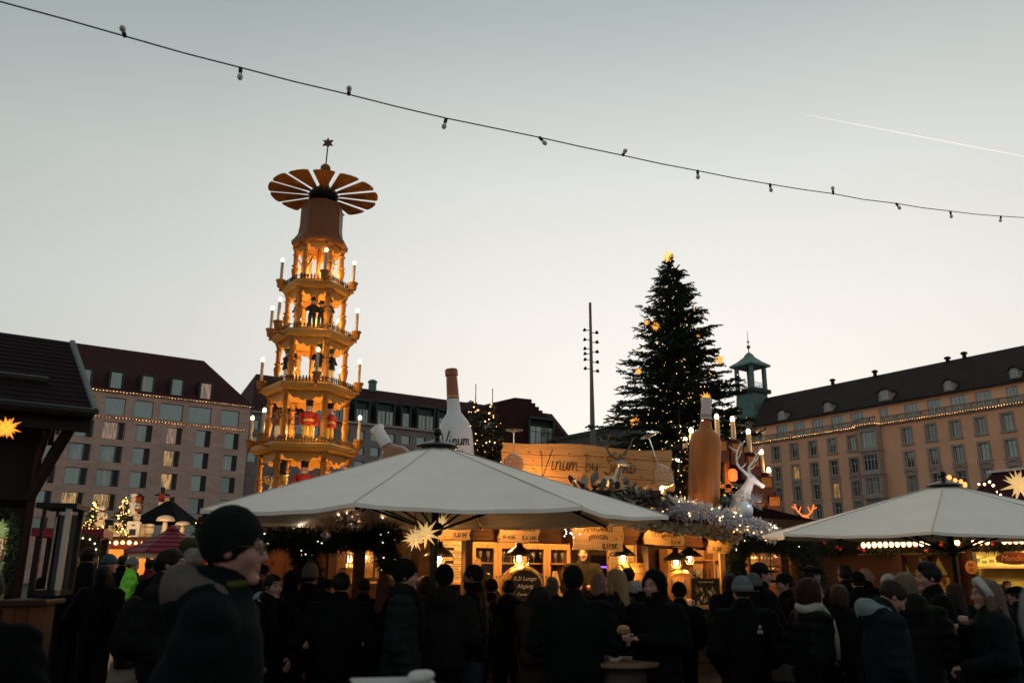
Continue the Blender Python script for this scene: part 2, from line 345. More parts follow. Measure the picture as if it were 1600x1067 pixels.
# ------------------------------------------------------------------ buildings: helpers
class Bld:
    """a building frame: origin o on the ground, local x along the front, local y into the building"""
    def __init__(s, name, label, o, rz, cat='building', group=None, oz=0.):
        s.e = thing(name, label, cat, (o[0], o[1], oz), rz, group); s.o = Vector((o[0], o[1], oz)); s.rz = rz
        s.ux = Vector((math.cos(rz), math.sin(rz), 0)); s.uy = Vector((-math.sin(rz), math.cos(rz), 0))
    def pix(s, px, py, yl=0.):
        d = ray(px, py); c = Vector((0, 0, CAM_Z)); t = (yl-(c-s.o).dot(s.uy))/d.dot(s.uy); q = c+d*t-s.o
        return q.dot(s.ux), q.z
def wall_panel(mb, rects, x0, x1, z0, z1, y=0., rev=.3, mi=0, mi_rev=None):
    """a wall face with real openings and reveals"""
    xs = sorted({x0, x1, *[r[0] for r in rects], *[r[1] for r in rects]}); zs = sorted({z0, z1, *[r[2] for r in rects], *[r[3] for r in rects]})
    xs = [x for x in xs if x0 <= x <= x1]; zs = [z for z in zs if z0 <= z <= z1]
    for j in range(len(zs)-1):
        zc = (zs[j]+zs[j+1])/2; run = None
        for i in range(len(xs)):
            solid = i < len(xs)-1 and not any(r[0] < (xs[i]+xs[i+1])/2 < r[1] and r[2] < zc < r[3] for r in rects)
            if solid and run is None: run = xs[i]
            if not solid and run is not None:
                mb.add([(run, y, zs[j]), (xs[i], y, zs[j]), (xs[i], y, zs[j+1]), (run, y, zs[j+1])], [(0, 1, 2, 3)], mi); run = None
    for a, b, c, d in rects:
        mb.add([(a, y, c), (b, y, c), (b, y, d), (a, y, d), (a, y+rev, c), (b, y+rev, c), (b, y+rev, d), (a, y+rev, d)], [(0, 4, 5, 1), (1, 5, 6, 2), (2, 6, 7, 3), (3, 7, 4, 0)], mi if mi_rev is None else mi_rev)
def glass_mat(name, base, refl=.3, rough=.06, lit=None, lstr=0., blinds=0.):
    if name in MATS: return MATS[name]
    m = bpy.data.materials.new(name); m.use_nodes = True; MATS[name] = m; t = m.node_tree; n = t.nodes; l = t.links; b = n['Principled BSDF']
    c = n.new('ShaderNodeTexCoord'); oi = n.new('ShaderNodeObjectInfo'); no = n.new('ShaderNodeTexNoise'); no.inputs['Scale'].default_value = .9; no.inputs['Detail'].default_value = 2
    ad = n.new('ShaderNodeVectorMath'); ad.operation = 'ADD'; sm = n.new('ShaderNodeMath'); sm.operation = 'MULTIPLY'; sm.inputs[1].default_value = 91; l.new(oi.outputs['Random'], sm.inputs[0]); l.new(c.outputs['Object'], ad.inputs[0]); l.new(sm.outputs[0], ad.inputs[1])
    mp = n.new('ShaderNodeMapping'); mp.inputs['Scale'].default_value = (2.2, 1, .35); l.new(ad.outputs[0], mp.inputs[0]); l.new(mp.outputs[0], no.inputs[0])
    rp = n.new('ShaderNodeValToRGB'); l.new(no.outputs['Fac'], rp.inputs[0]); rp.color_ramp.elements[0].position = .42; rp.color_ramp.elements[1].position = .6
    rp.color_ramp.elements[0].color = (*tuple(x*.45 for x in base), 1); rp.color_ramp.elements[1].color = (*tuple(min(1, x*(1.2+blinds)) for x in base), 1)
    l.new(rp.outputs[0], b.inputs['Base Color']); b.inputs['Roughness'].default_value = .7
    gl = n.new('ShaderNodeBsdfGlossy'); gl.inputs['Color'].default_value = (.78, .95, .92, 1); gl.inputs['Roughness'].default_value = rough
    mx = n.new('ShaderNodeMixShader'); mx.inputs[0].default_value = refl; l.new(b.outputs[0], mx.inputs[1]); l.new(gl.outputs[0], mx.inputs[2]); l.new(mx.outputs[0], n['Material Output'].inputs[0])
    if lit:
        n2 = n.new('ShaderNodeTexNoise'); n2.inputs['Scale'].default_value = 2.2; n2.inputs['Detail'].default_value = 3; l.new(mp.outputs[0], n2.inputs[0])
        r2 = n.new('ShaderNodeValToRGB'); l.new(n2.outputs['Fac'], r2.inputs[0]); r2.color_ramp.elements[0].position = .35; r2.color_ramp.elements[0].color = (.08, .04, .015, 1); r2.color_ramp.elements[1].position = .72; r2.color_ramp.elements[1].color = (*lit, 1)
        l.new(r2.outputs[0], b.inputs['Emission Color']); b.inputs['Emission Strength'].default_value = lstr
    return m
G_TEAL = glass_mat('glass_teal', (.03, .05, .05), .22)
G_DARK = glass_mat('glass_dark', (.022, .024, .026), .16)
G_CURT = glass_mat('glass_curtained', (.20, .19, .18), .16)
G_LIT = glass_mat('glass_lit_room', (.05, .035, .025), .12, lit=(1, .52, .15), lstr=.75)
G_PINK = glass_mat('glass_lit_pink', (.1, .06, .05), .15, lit=(.9, .42, .3), lstr=.4)
M_FRD = mat('window_frame_dark', (.02, .021, .022), .4, metal=.3)
M_FRW = mat('window_frame_white', (.50, .49, .46), .5)
WIN = {}
def window(b, r, frame, glass, style, y=.26, parent=None, fw=.06):
    """window part with a pane sub-part; equal windows share their meshes"""
    wd, ht = round(r[1]-r[0], 2), round(r[3]-r[2], 2); key = (wd, ht, style, frame.name)
    if key not in WIN:
        f = MB()
        for x in (fw/2, wd-fw/2): f.box((x, 0, ht/2), (fw, .08, ht))
        for z in (fw/2, ht-fw/2): f.box((wd/2, .001, z), (wd-2*fw, .08, fw))
        if style == 'split': f.box((wd*.68, -.02, ht/2), (.1, .1, ht-2*fw)); f.box((wd*.84, -.015, ht/2), (wd*.24, .04, ht-2*fw-.02), mi=0)
        if style == 'cross': f.box((wd/2, -.01, ht/2), (.09, .08, ht-2*fw)); f.box((wd/2, -.005, ht*.66), (wd-2*fw, .07, .07))
        if style == 'double': f.box((wd/2, -.01, ht/2), (.16, .09, ht-2*fw)); [f.box((wd*q, -.005, ht/2), (.07, .07, ht-2*fw)) for q in (.25, .75)]
        if style == 'triple': [f.box((wd*q, -.005, ht/2), (.09, .08, ht-2*fw)) for q in (.25, .5, .75)]; f.box((wd/2, -.008, ht*.7), (wd-2*fw, .07, .07))
        p = MB().add([(fw, .03, fw), (wd-fw, .03, fw), (wd-fw, .03, ht-fw), (fw, .03, ht-fw)], [(0, 1, 2, 3)])
        WIN[key] = (f.mesh('window', frame), {})
        WIN[key][1]['q'] = p
    fm, pm = WIN[key]
    if glass.name not in pm: pm[glass.name] = pm['q'].mesh('pane', glass)
    o = ob('window', fm, parent or b.e, (r[0], y, r[2])); ob('pane', pm[glass.name], o)
    return o
def light_string(name, label, pts, group, step=.45, r=.045, sag=.03, col=(1, .5, .16), e=14):
    mb = MB(); wire = []; rs = random.Random(len(label))
    for a, b_ in zip(pts[:-1], pts[1:]):
        a, b_ = Vector(a), Vector(b_); n_ = max(2, int((b_-a).length/step))
        for i in range(n_):
            p = a.lerp(b_, i/n_); p.z -= sag*rs.random()*3
            wire.append(p); mb.ball(p+Vector((0, -.02, -r)), r*(.7+.6*rs.random()), 5, 4, 1)
    wire.append(Vector(pts[-1])); mb.tube(wire, .018, 4, 0)
    return tag(mb.build(name, [mat('cable_black', (.008, .008, .008), .5), emat('bulb_amber_%g' % e, col, e)]), label, 'string lights', group)

# ------------------------------------------------------------------ left hotel building
M_SAND = masonry('sandstone_courses', (.61, .42, .35), (.52, .35, .295), (.36, .25, .21), 1.3, .33, .012, dirt=.22)
M_ROOFR = masonry('red_roof_tiles', (.060, .014, .016), (.046, .011, .013), (.02, .006, .007), .34, .30, .02, rough=.7, axis='XZ', dirt=.25)
M_ROOFD = masonry('brown_roof_tiles', (.040, .030, .028), (.030, .023, .022), (.014, .011, .011), .30, .28, .02, rough=.75, axis='XZ', dirt=.3)
M_COPPER = mat('green_copper', (.11, .19, .165), .55, var=.3, vscale=1.5)
M_DGREEN = mat('dormer_metal', (.035, .055, .052), .45, metal=.4, var=.2)
p0 = P(138.6, 608.4, 110)
bl = Bld('hotel_building', 'brown sandstone hotel block with dark red hipped roof, left behind the market', p0, ANG_U)
zs = lambda py: bl.pix(545/3.1375, 500+py/3.1375)[1]
Z = lambda x: x/3.1375
cols = [(62, 165), (190, 287), (335, 445), (490, 602), (655, 737), (808, 885), (955, 1027), (1100, 1167)]
cx = [(bl.pix(Z(a), 700)[0], bl.pix(Z(b_), 700)[0]) for a, b_ in cols]
rows = [('B', 498, 583), ('C', 615, 697), ('D', 733, 815), ('E', 852, 934), ('F', 978, 1062)]
XR = bl.pix(389, 668)[0]; XL = bl.pix(-260, 600)[0]
topw = [(bl.pix(Z(a), 630)[0], bl.pix(Z(b_), 630)[0]) for a, b_ in [(370, 462), (515, 617), (660, 755), (788, 902), (930, 1042), (1092, 1180)]]
rects, litset = [], {('B', 1): G_LIT, ('E', 2): G_LIT, ('E', 3): G_LIT, ('C', 5): G_LIT, ('D', 5): G_LIT, ('E', 5): G_LIT, ('B', 5): G_PINK, ('C', 2): G_CURT, ('C', 3): G_CURT, ('D', 3): G_CURT, ('C', 7): G_CURT, ('E', 6): G_DARK, ('E', 7): G_DARK, ('D', 7): G_DARK, ('B', 4): G_CURT, ('B', 3): G_PINK}
wl = []
for ri, (nm, a, b_) in enumerate(rows):
    z1, z0 = zs(a), zs(b_)
    for ci, (x0, x1) in enumerate(cx):
        r = (x0, x1, z0, z1); rects.append(r); wl.append((r, litset.get((nm, ci), G_DARK if nm == 'F' else G_TEAL)))
zt1, zt0 = zs(378), zs(462)
for i, (x0, x1) in enumerate(topw): r = (x0, x1, zt0, zt1); rects.append(r); wl.append((r, G_TEAL))
ZE = bl.pix(138.6, 608.4)[1]; ZS2 = zs(462)-.35
w_ = MB(); wall_panel(w_, rects, XL, XR, 0, ZE-.02)
w_.add([(XR, 0, 0), (XR, 16, 0), (XR, 16, ZE-.02), (XR, 0, ZE-.02)], [(0, 1, 2, 3)]); w_.add([(XL, 0, 0), (XL, 16, 0), (XL, 16, ZE-.02), (XL, 0, ZE-.02)], [(3, 2, 1, 0)])
w_.build('wall', M_SAND, bl.e)
c_ = MB(); c_.box(((XL+XR)/2+.1, -.12, ZE+.1), (XR-XL+.5, .5, .22)); c_.box(((XL+XR)/2+.05, -.06, ZS2), (XR-XL+.3, .24, .16)); c_.build('cornice', mat('cornice_stone', (.3, .22, .18), .8, var=.15), bl.e)
for r, gmat in wl: window(bl, r, M_FRD, gmat, 'split' if r[3] < zt0 else 'plain')
hx, hz = bl.pix(318.7, 563.7, 7.5); hx0 = XL-6
rf = MB(); rf.add([(XL, -.3, ZE+.21), (XR+.3, -.3, ZE+.21), (hx, 7.5, hz), (hx0, 7.5, hz), (XR+.3, 16, ZE+.21), (XL, 16, ZE+.21)], [(0, 1, 2, 3), (1, 4, 2), (4, 5, 3, 2)])
roof = rf.build('roof', M_ROOFR, bl.e)
for i, (a, b_, t_, u_) in enumerate([(398, 452, 243, 318), (537, 605, 258, 335), (692, 757, 277, 352), (838, 900, 293, 370), (980, 1040, 313, 387)]):
    yl = 0.
    for _ in range(12): yl = -.3+7.8*(bl.pix(Z(a), 500+Z(u_), yl)[1]-ZE-.21)/(hz-ZE-.21)
    xa, zb = bl.pix(Z(a), 500+Z(u_), yl); xb, zt = bl.pix(Z(b_), 500+Z(t_), yl); wd = xb-xa; ht = zt-zb
    d_ = MB(); d_.box((wd/2, .4+1.6, ht+.12), (wd+.5, 3.6, .16)); d_.box((-.12, 1.9, ht/2), (.2, 3.3, ht)); d_.box((wd+.12, 1.9, ht/2), (.2, 3.3, ht)); d_.box((wd/2, 1.9, -.1), (wd+.4, 3.2, .14))
    do = d_.build('dormer', M_DGREEN, bl.e, loc=(xa, yl-.2, zb)); f = window(bl, (0, wd, 0, ht), M_FRD, G_PINK if i == 4 else (G_CURT if i == 2 else G_TEAL), 'plain', y=.35, parent=do)
e_ = MB(); q = bl.pix(Z(326), 500+Z(955), -.2)
e_.lathe([(.62, -.05), (.62, .05)], 20, (q[0], -.28, q[1]), 0, rot=Matrix.Rotation(R(90), 3, 'X')); e_.prism([(-.36, -.28), (.36, -.28), (0, .36)], .06, (q[0], -.36, q[1]), 1)
e_.build('round_emblem', [mat('emblem_white', (.42, .40, .38), .5), mat('emblem_dark', (.05, .04, .04), .5)], bl.e)
def wpt(b, x, y, z): return b.o+b.ux*x+b.uy*y+Vector((0, 0, z))
light_string('string_lights', 'amber light string along the roof eave of the brown hotel', [wpt(bl, XL+8, -.42, ZE+.12), wpt(bl, XR+.2, -.42, ZE+.12)], 'light strings on the facades', .42, .036, e=7)
light_string('string_lights', 'amber light string below the top windows of the brown hotel', [wpt(bl, XL+8, -.24, ZS2), wpt(bl, XR+.1, -.24, ZS2)], 'light strings on the facades', .42, .036, e=7)

# ------------------------------------------------------------------ building behind the pyramid, with dormers and stepped gable
M_GREY = masonry('grey_stone', (.30, .25, .245), (.26, .215, .21), (.12, .1, .1), 1.4, .5, .015, dirt=.2)
o2 = P(640, 680, 150); bc = Bld('shopping_arcade', 'grey stone block with dark red roof, stepped gable and green dormers behind the pyramid', o2, ANG_U)
def zz(x, y): return 560+x/4.706, 560+y/4.706
pc = lambda x, y, yl=0.: bc.pix(*zz(x, y), yl)
EZ = pc(300, 515)[1]; xl, xr = pc(-790, 420)[0], pc(1620, 690)[0]
rows2 = [(560, 625), (670, 735), (780, 845)]
rects2 = []
for k in range(-8, 16):
    x0 = pc(-20+k*112, 600)[0]; x1 = pc(45+k*112, 600)[0]
    for a, b_ in rows2: rects2.append((x0, x1, pc(300, b_)[1], pc(300, a)[1]))
w_ = MB(); wall_panel(w_, rects2, xl, xr, 0, EZ); w_.add([(xl, 0, 0), (xl, 20, 0), (xl, 20, EZ), (xl, 0, EZ)], [(3, 2, 1, 0)]); w_.build('wall', M_GREY, bc.e)
for r in rects2: window(bc, r, M_FRD, G_TEAL, 'plain')
c_ = MB(); c_.box(((xl+xr)/2, -.15, EZ+.12), (xr-xl, .7, .3)); c_.build('cornice', mat('cornice_pale', (.42, .38, .36), .8), bc.e)
rx0, rz0 = pc(110, 230, 9); rx1, rz1 = pc(985, 332, 9)
rf = MB(); rf.add([(xl, .2, EZ+.28), (xr, .2, EZ+.28), (xr, 9, rz0), (xl+3, 9, rz0), (xl, 20, EZ+.28), (xr, 20, EZ+.28)], [(0, 1, 2, 3), (3, 2, 5, 4), (0, 3, 4)]); rf.build('roof', M_ROOFR, bc.e)
out_ = [(930, 380), (945, 335), (1150, 287), (1275, 300)]; x, y = 1275, 300
for i in range(10):
    y += 27; out_.append((x, y)); x += 26.5; out_.append((x, y))
out_ += [(1560, 640), (930, 640)]
pl = [pc(a, b_, -3.) for a, b_ in out_]
gm = MB(); gm.prism(pl, 9.0, (0, 1.5, 0)); gm.build('stepped_gable', M_ROOFR, bc.e)
for a, b_, t_, u_, yl in [(-330, -250, 285, 470, .3), (-185, -90, 300, 490, .3), (-20, 78, 322, 508, .3), (138, 262, 338, 522, .3), (322, 380, 352, 538, .3), (440, 556, 372, 552, .3), (590, 660, 390, 566, .3), (890, 1004, 425, 560, -3.4), (1265, 1432, 462, 625, -3.6)]:
    xa, zb = pc(a, u_, yl); xb, zt = pc(b_, t_, yl); wd, ht = xb-xa, zt-zb
    d_ = MB(); d_.box((wd/2, 1.5, ht+.2), (wd+.7, 3.6, .35)); d_.box((-.2, 1.6, ht/2), (.34, 3.2, ht)); d_.box((wd+.2, 1.6, ht/2), (.34, 3.2, ht)); d_.box((wd/2, 1.8, ht/2), (wd, 2.4, ht-.1), mi=0)
    do = d_.build('dormer', M_DGREEN, bc.e, loc=(xa, yl, zb)); window(bc, (0, wd, 0, ht*.72), M_FRD, G_CURT, 'triple' if wd > 4 else ('double' if wd > 2 else 'plain'), y=.12, parent=do)
v_ = MB(); q = pc(103, 215, 9); v_.lathe([(.75, -.8), (.75, .9), (.9, .95), (.9, 1.2), (.5, 1.5)], 12, (q[0], 9, q[1])); v_.build('roof_vent', M_COPPER, bc.e)

# low grey hall right of the stepped gable
oh = P(925, 700, 128); bh = Bld('market_hall', 'low plain grey hall behind the mast, half hidden by the big tree', oh, ANG_U*.25)
xa, za = bh.pix(868, 689); xb, zb = bh.pix(1010, 660); h_ = MB()
h_.add([(xa, 0, 0), (xb, 0, 0), (xb, 0, zb), (xa, 0, za), (xa, 18, 0), (xb, 18, 0), (xb, 18, zb), (xa, 18, za)], [(0, 1, 2, 3), (1, 5, 6, 2), (4, 0, 3, 7)]); h_.build('wall', mat('grey_render', (.11, .105, .105), .85, var=.15, vscale=.6), bh.e)
h_ = MB(); an = math.atan2(zb-za, xb-xa); h_.box(((xa+xb)/2, 9, (za+zb)/2+.25), (math.hypot(xb-xa, zb-za)+1.2, 19.5, .4), rot=Matrix.Rotation(-an, 3, 'Y')); h_.build('roof', mat('dark_sheet_roof', (.05, .05, .052), .6, metal=.3), bh.e)

# ------------------------------------------------------------------ long right building
M_OCHRE = mat('ochre_render', (.82, .45, .275), .9, var=.16, vscale=.22, bump=.2, bscale=6)
M_TRIM = mat('grey_stone_trim', (.36, .285, .235), .85, var=.16, vscale=1.2)
p1 = P(1600, 628.7, 105)
br_ = Bld('residential_building', 'long ochre building with stone balustrade and brown tiled roof, right side of the square', p1, math.atan2(-.8306, .557))
yy = lambda x, y: (1140+x/3.478, 520+y/3.478)
pr = lambda x, y, yl=0.: br_.pix(*yy(x, y), yl)
XA = pr(75, 600)[0]; XB = pr(2500, 600)[0]; ZC = pr(1600, 378)[1]
colR = [(230, 270), (330, 370), (432, 472), (537, 579), (645, 691), (945, 999), (1075, 1134), (1210, 1271), (1350, 1413), (1500, 1563), (1665, 1735), (1845, 1920), (2040, 2125)]
cxr = [(pr(a, 620)[0], pr(b_, 620)[0]) for a, b_ in colR]; cxr = [(c-.62, c+.62) for c in [(a+b_)/2 for a, b_ in cxr]]
zr = lambda y: pr(251, y)[1]
rowsR = [(620, 692), (733, 806), (846, 922), (948, 1024), (1060, 1140)]
wl, rects = [], []
rs = random.Random(4)
for ri, (t_, b_) in enumerate(rowsR):
    for ci, (a, c) in enumerate(cxr):
        r = (a, c, zr(b_), zr(t_)); rects.append(r); wl.append((r, ri, G_LIT if (ri, ci) in ((1, 1), (2, 3)) else rs.choice([G_DARK, G_DARK, G_TEAL, G_CURT])))
BX0, BX1 = pr(735, 620)[0], pr(835, 620)[0]; bw_ = (BX1-BX0)
w_ = MB(); wall_panel(w_, rects, XA, XB, 0, ZC, rev=.28); w_.add([(XA, 0, 0), (XA, 15, 0), (XA, 15, ZC), (XA, 0, ZC)], [(3, 2, 1, 0)]); w_.build('wall', M_OCHRE, br_.e)
sur = {}
def surround(wd, ht, arch):
    key = (round(wd, 2), round(ht, 2), arch)
    if key not in sur:
        s_ = MB(); t = .26
        for x in (-t/2, wd+t/2): s_.box((x, -.03, ht/2), (t, .16, ht+.0))
        s_.box((wd/2, -.03, ht+.15), (wd+2*t, .16, .3)); s_.box((wd/2, -.06, -.12), (wd+2*t+.2, .26, .22))
        if arch:
            n_ = 9; pts = [((wd/2)+(wd/2+t+.12)*math.cos(math.pi*(1-i/(n_-1))), ht+.55+.42*math.sin(math.pi*i/(n_-1))) for i in range(n_)]
            pts2 = [((wd/2)+(wd/2+t-.08)*math.cos(math.pi*i/(n_-1)), ht+.33+.40*math.sin(math.pi*i/(n_-1))) for i in range(n_)]
            s_.prism(pts+pts2, .28, (0, -.06, 0)); s_.prism([(-.1, ht+.3), (wd+.1, ht+.3), (wd/2, ht+.72)], .1, (0, -.0, 0))
        sur[key] = s_.mesh('window_surround', M_TRIM)
    return sur[key]
for r, ri, gm in wl:
    window(br_, r, M_FRW, gm, 'cross', fw=.09); ob('window_surround', surround(r[1]-r[0], r[3]-r[2], ri == 2), br_.e, (r[0], 0, r[2]))
# bay
yb = -1.3; zb0, zb1 = 0, ZC
bayr = [(BX0+bw_*.12, BX1-bw_*.12, zr(b_)-.05, zr(t_)+.1) for t_, b_ in rowsR]
w_ = MB(); wall_panel(w_, bayr, BX0, BX1, 0, ZC-.05, y=yb, rev=.25)
sd = []
for sgn, xx in ((0, BX0), (1, BX1)):
    f = [(xx, yb, 0), (xx, 0, 0), (xx, 0, ZC-.05), (xx, yb, ZC-.05)]; w_.add(f, [(3, 2, 1, 0) if sgn == 0 else (0, 1, 2, 3)])
bay = w_.build('bay', M_TRIM, br_.e)
for r in bayr: window(br_, r, M_FRW, rs.choice([G_DARK, G_CURT]), 'triple', y=yb+.22, parent=bay, fw=.09)
for t_, b_ in rowsR[:-1]:
    z = zr(b_)-.55; MB().box(((BX0+BX1)/2, yb/2-.05, z), (bw_+.3, -yb+.3, .22)).build('bay_band', M_TRIM, bay)
# cornice and balustrade
c_ = MB()
for a, b_, y0 in ((XA-.2, BX0-.25, 0), (BX0-.25, BX1+.25, yb), (BX1+.25, XB, 0)):
    c_.box(((a+b_)/2, y0-.2, ZC+.1), (b_-a, 1.0, .34)); c_.box(((a+b_)/2, y0-.05, ZC-.2), (b_-a, .5, .22))
c_.build('cornice', M_TRIM, br_.e)
ZB = pr(1600, 340)[1]; bh_ = ZB-ZC-.27
bm = MB().lathe([(.07, 0), (.1, .02), (.1, .06), (.06, .1), (.11, .35), (.06, .62), (.09, .7), (.09, .76)], 6).mesh('baluster', M_TRIM)
pm_ = MB().box((0, 0, bh_/2), (.62, .34, bh_-.02)).mesh('balustrade_pier', M_TRIM); x = XA; railings = []
while x < XB:
    y0 = yb if BX0-.2 < x < BX1+.2 else 0.
    ob('balustrade_pier', pm_, br_.e, (x, y0-.3, ZC+.27)); railings.append((x, y0)); x += 3.55
rl = MB()
for a, b_, y0 in ((XA-.2, BX0-.25, 0), (BX0-.25, BX1+.25, yb), (BX1+.25, XB, 0)): rl.box(((a+b_)/2, y0-.3, ZB+.06), (b_-a, .36, .16))
rl.build('balustrade_rail', M_TRIM, br_.e)
cand = []
for x, y0 in railings:
    for k in range(9):
        xx = x+.42+k*.34; yk = yb if BX0-.2 < xx < BX1+.2 else 0.; cand.append((xx, yk))
cand.sort(key=lambda q: -q[0])
cand = [q for q in cand if pr(1640, 340)[0] > q[0] > XA]
for xx, yk in cand[:230]:
    o = ob('baluster', bm, br_.e, (xx, yk-.3, ZC+.27)); o.scale = (1, 1, bh_/.76)
# attic storey
ya = 2.6; at = [(135, 190), (252, 316), (346, 410), (447, 516), (552, 623), (660, 735), (820, 872), (958, 1040), (1085, 1168), (1215, 1307), (1355, 1447), (1528, 1600), (1700, 1790), (1900, 1990)]
atx = [(pr(a, 500, ya)[0], pr(b_, 500, ya)[0]) for a, b_ in at]; ztop = pr(1215, 340, ya)[1]; zbot = ZC+.3
ra = [(a, b_, zbot+.5, ztop-.1) for a, b_ in atx]; ZEv = pr(1215, 322, ya)[1]
w_ = MB(); wall_panel(w_, ra, XA+1, XB, ZC, ZEv, y=ya, rev=.25); w_.add([(XA+1, ya, ZC), (XA+1, 15, ZC), (XA+1, 15, ZEv), (XA+1, ya, ZEv)], [(3, 2, 1, 0)]); w_.add([(XA, 0, ZC+.27), (XB, 0, ZC+.27), (XB, ya, ZC+.27), (XA, ya, ZC+.27)], [(0, 1, 2, 3)]); w_.build('attic_wall', M_OCHRE, br_.e)
for i, r in enumerate(ra): window(br_, r, M_FRW, G_LIT if i == 0 else rs.choice([G_CURT, G_TEAL, G_CURT]), 'double', y=ya+.2, fw=.09)
rdg = 9.0; rzx, rzz = pr(190, 355, rdg)
rf = MB(); rf.add([(XA+.4, ya-.6, ZEv), (XB, ya-.6, ZEv), (XB, rdg, rzz), (rzx, rdg, rzz), (XA+.4, 16, ZEv), (XB, 16, ZEv)], [(0, 1, 2, 3), (0, 3, 4), (3, 2, 5, 4)]); rf.box(((XA+XB)/2, ya-.55, ZEv-.12), (XB-XA-.8, .3, .2)); rf.build('roof', M_ROOFD, br_.e)
for a, b_, t_, u_, k in [(263, 302, 415, 478, 0), (513, 552, 370, 433, 0), (812, 872, 300, 375, 1), (1166, 1212, 250, 320, 0), (1523, 1570, 182, 252, 0)]:
    yl = ya
    for _ in range(12): yl = ya-.6+(rdg-ya+.6)*(pr(a, u_, yl)[1]-ZEv)/(rzz-ZEv)
    yl -= .1; xa, zb = pr(a, u_, yl); xb, zt = pr(b_, t_, yl); wd, ht = xb-xa, zt-zb
    d_ = MB(); o_ = [(0, 0), (wd, 0), (wd, ht*.72), (wd*.82, ht*.92), (wd/2, ht), (wd*.18, ht*.92), (0, ht*.72)]; d_.prism(o_, 4.2, (0, 2.1, 0)); d_.prism([(wd*-.06, ht*.70), (wd*.16, ht*.93), (wd/2, ht*1.03), (wd*.84, ht*.93), (wd*1.06, ht*.70), (wd*1.06, ht*.78), (wd*.86, ht*1.01), (wd/2, ht*1.12), (wd*.14, ht*1.01), (wd*-.06, ht*.78)], 4.5, (0, 2.0, 0), 1)
    do = d_.build('dormer', [M_TRIM, M_ROOFD], br_.e, loc=(xa, yl, zb)); window(br_, (wd*.2, wd*.8, ht*.1, ht*.85), M_FRW, G_CURT, 'cross', y=-.04, parent=do, fw=.09)
for x_, y_ in [(560, 268), (790, 222), (1185, 150), (1275, 124)]:
    q = pr(x_, y_, rdg); v_ = MB(); v_.lathe([(.3, -.6), (.3, .2), (.5, .25), (.5, .45), (.2, .6)], 8, (q[0], rdg, q[1])); v_.build('roof_vent', M_ROOFD, br_.e)
lsp = [wpt(br_, XA-.2, -.72, ZC+.02), wpt(br_, BX0-.3, -.72, ZC+.02), wpt(br_, BX0-.3, yb-.72, ZC+.02), wpt(br_, BX1+.3, yb-.72, ZC+.02), wpt(br_, BX1+.3, -.72, ZC+.02), wpt(br_, XB, -.72, ZC+.02)]
light_string('string_lights', 'amber light string below the balustrade of the ochre building', lsp, 'light strings on the facades', .36, .038, e=7)
# end gable with copper hood, and the copper lantern tower
yt = 8.0
ge = MB(); xg0, zg0 = pr(20, 470, 6); xg1, _ = pr(120, 470, 6)
ge.lathe([(4.2, 0), (4.2, zg0-1.2), (4.5, zg0-1.1), (4.5, zg0-.8)], 8, (xg0+1.5, 7.5, 0)); ge.build('end_turret', M_TRIM, br_.e)
ge = MB(); ge.lathe([(4.6, zg0-.8), (4.0, zg0+.4), (2.6, zg0+1.3), (.2, zg0+1.8)], 16, (xg0+1.5, 7.5, 0)); ge.build('turret_hood', M_COPPER, br_.e, smooth=True)
tz = lambda y: pr(110, y, rdg)[1]; tx = pr(118, 300, rdg)[0]; half = (pr(190, 400, rdg)[0]-pr(52, 400, rdg)[0])/2*.72
tw = thing('lantern_tower', 'green copper lantern tower with open belfry above the ochre building roof', 'tower', wpt(br_, tx, rdg, 0), br_.rz)
t_ = MB(); t_.lathe([(half*1.5, tz(470)-4), (half*1.42, tz(430)), (half*1.30, tz(335))], 4, ph=R(45)); t_.build('base', M_COPPER, tw)
t_ = MB(); t_.box((0, 0, tz(326)), (half*2.35, half*2.35, .7)); t_.build('gallery_floor', mat('copper_dark', (.03, .045, .04), .6), tw)
for sx in (-1, 1):
    for sy in (-1, 1): t_ = MB(); t_.box((sx*half*.82, sy*half*.82, (tz(318)+tz(190))/2), (.62, .62, tz(190)-tz(318))); t_.build('corner_post', M_COPPER, tw)
t_ = MB(); 
for a in range(4):
    rr = Matrix.Rotation(a*math.pi/2, 3, 'Z'); 
    for zq in (.35, 1.25): t_.box(rr @ Vector((0, half*.9, tz(318)+zq)), (half*1.5, .07, .07), rz=a*math.pi/2)
    for k in range(7): t_.box(rr @ Vector((-half*.66+k*half*.22, half*.9, tz(318)+.7)), (.06, .06, 1.1), rz=a*math.pi/2)
t_.build('railing', M_COPPER, tw)
t_ = MB(); h0 = tz(190); t_.lathe([(half*1.75, h0), (half*1.78, h0+.35), (half*1.1, h0+1.1), (half*.5, h0+2.0), (half*.3, h0+2.6), (.12, h0+3.0)], 4, ph=R(45)); t_.build('roof', M_COPPER, tw)
t_ = MB(); t_.tube([(0, 0, h0+2.8), (0, 0, h0+7.2)], [.1, .03], 6); t_.ball((0, 0, h0+4.0), .36, 10, 6); t_.ball((0, 0, h0+5.0), .22, 8, 5); t_.build('spire', M_COPPER, tw)
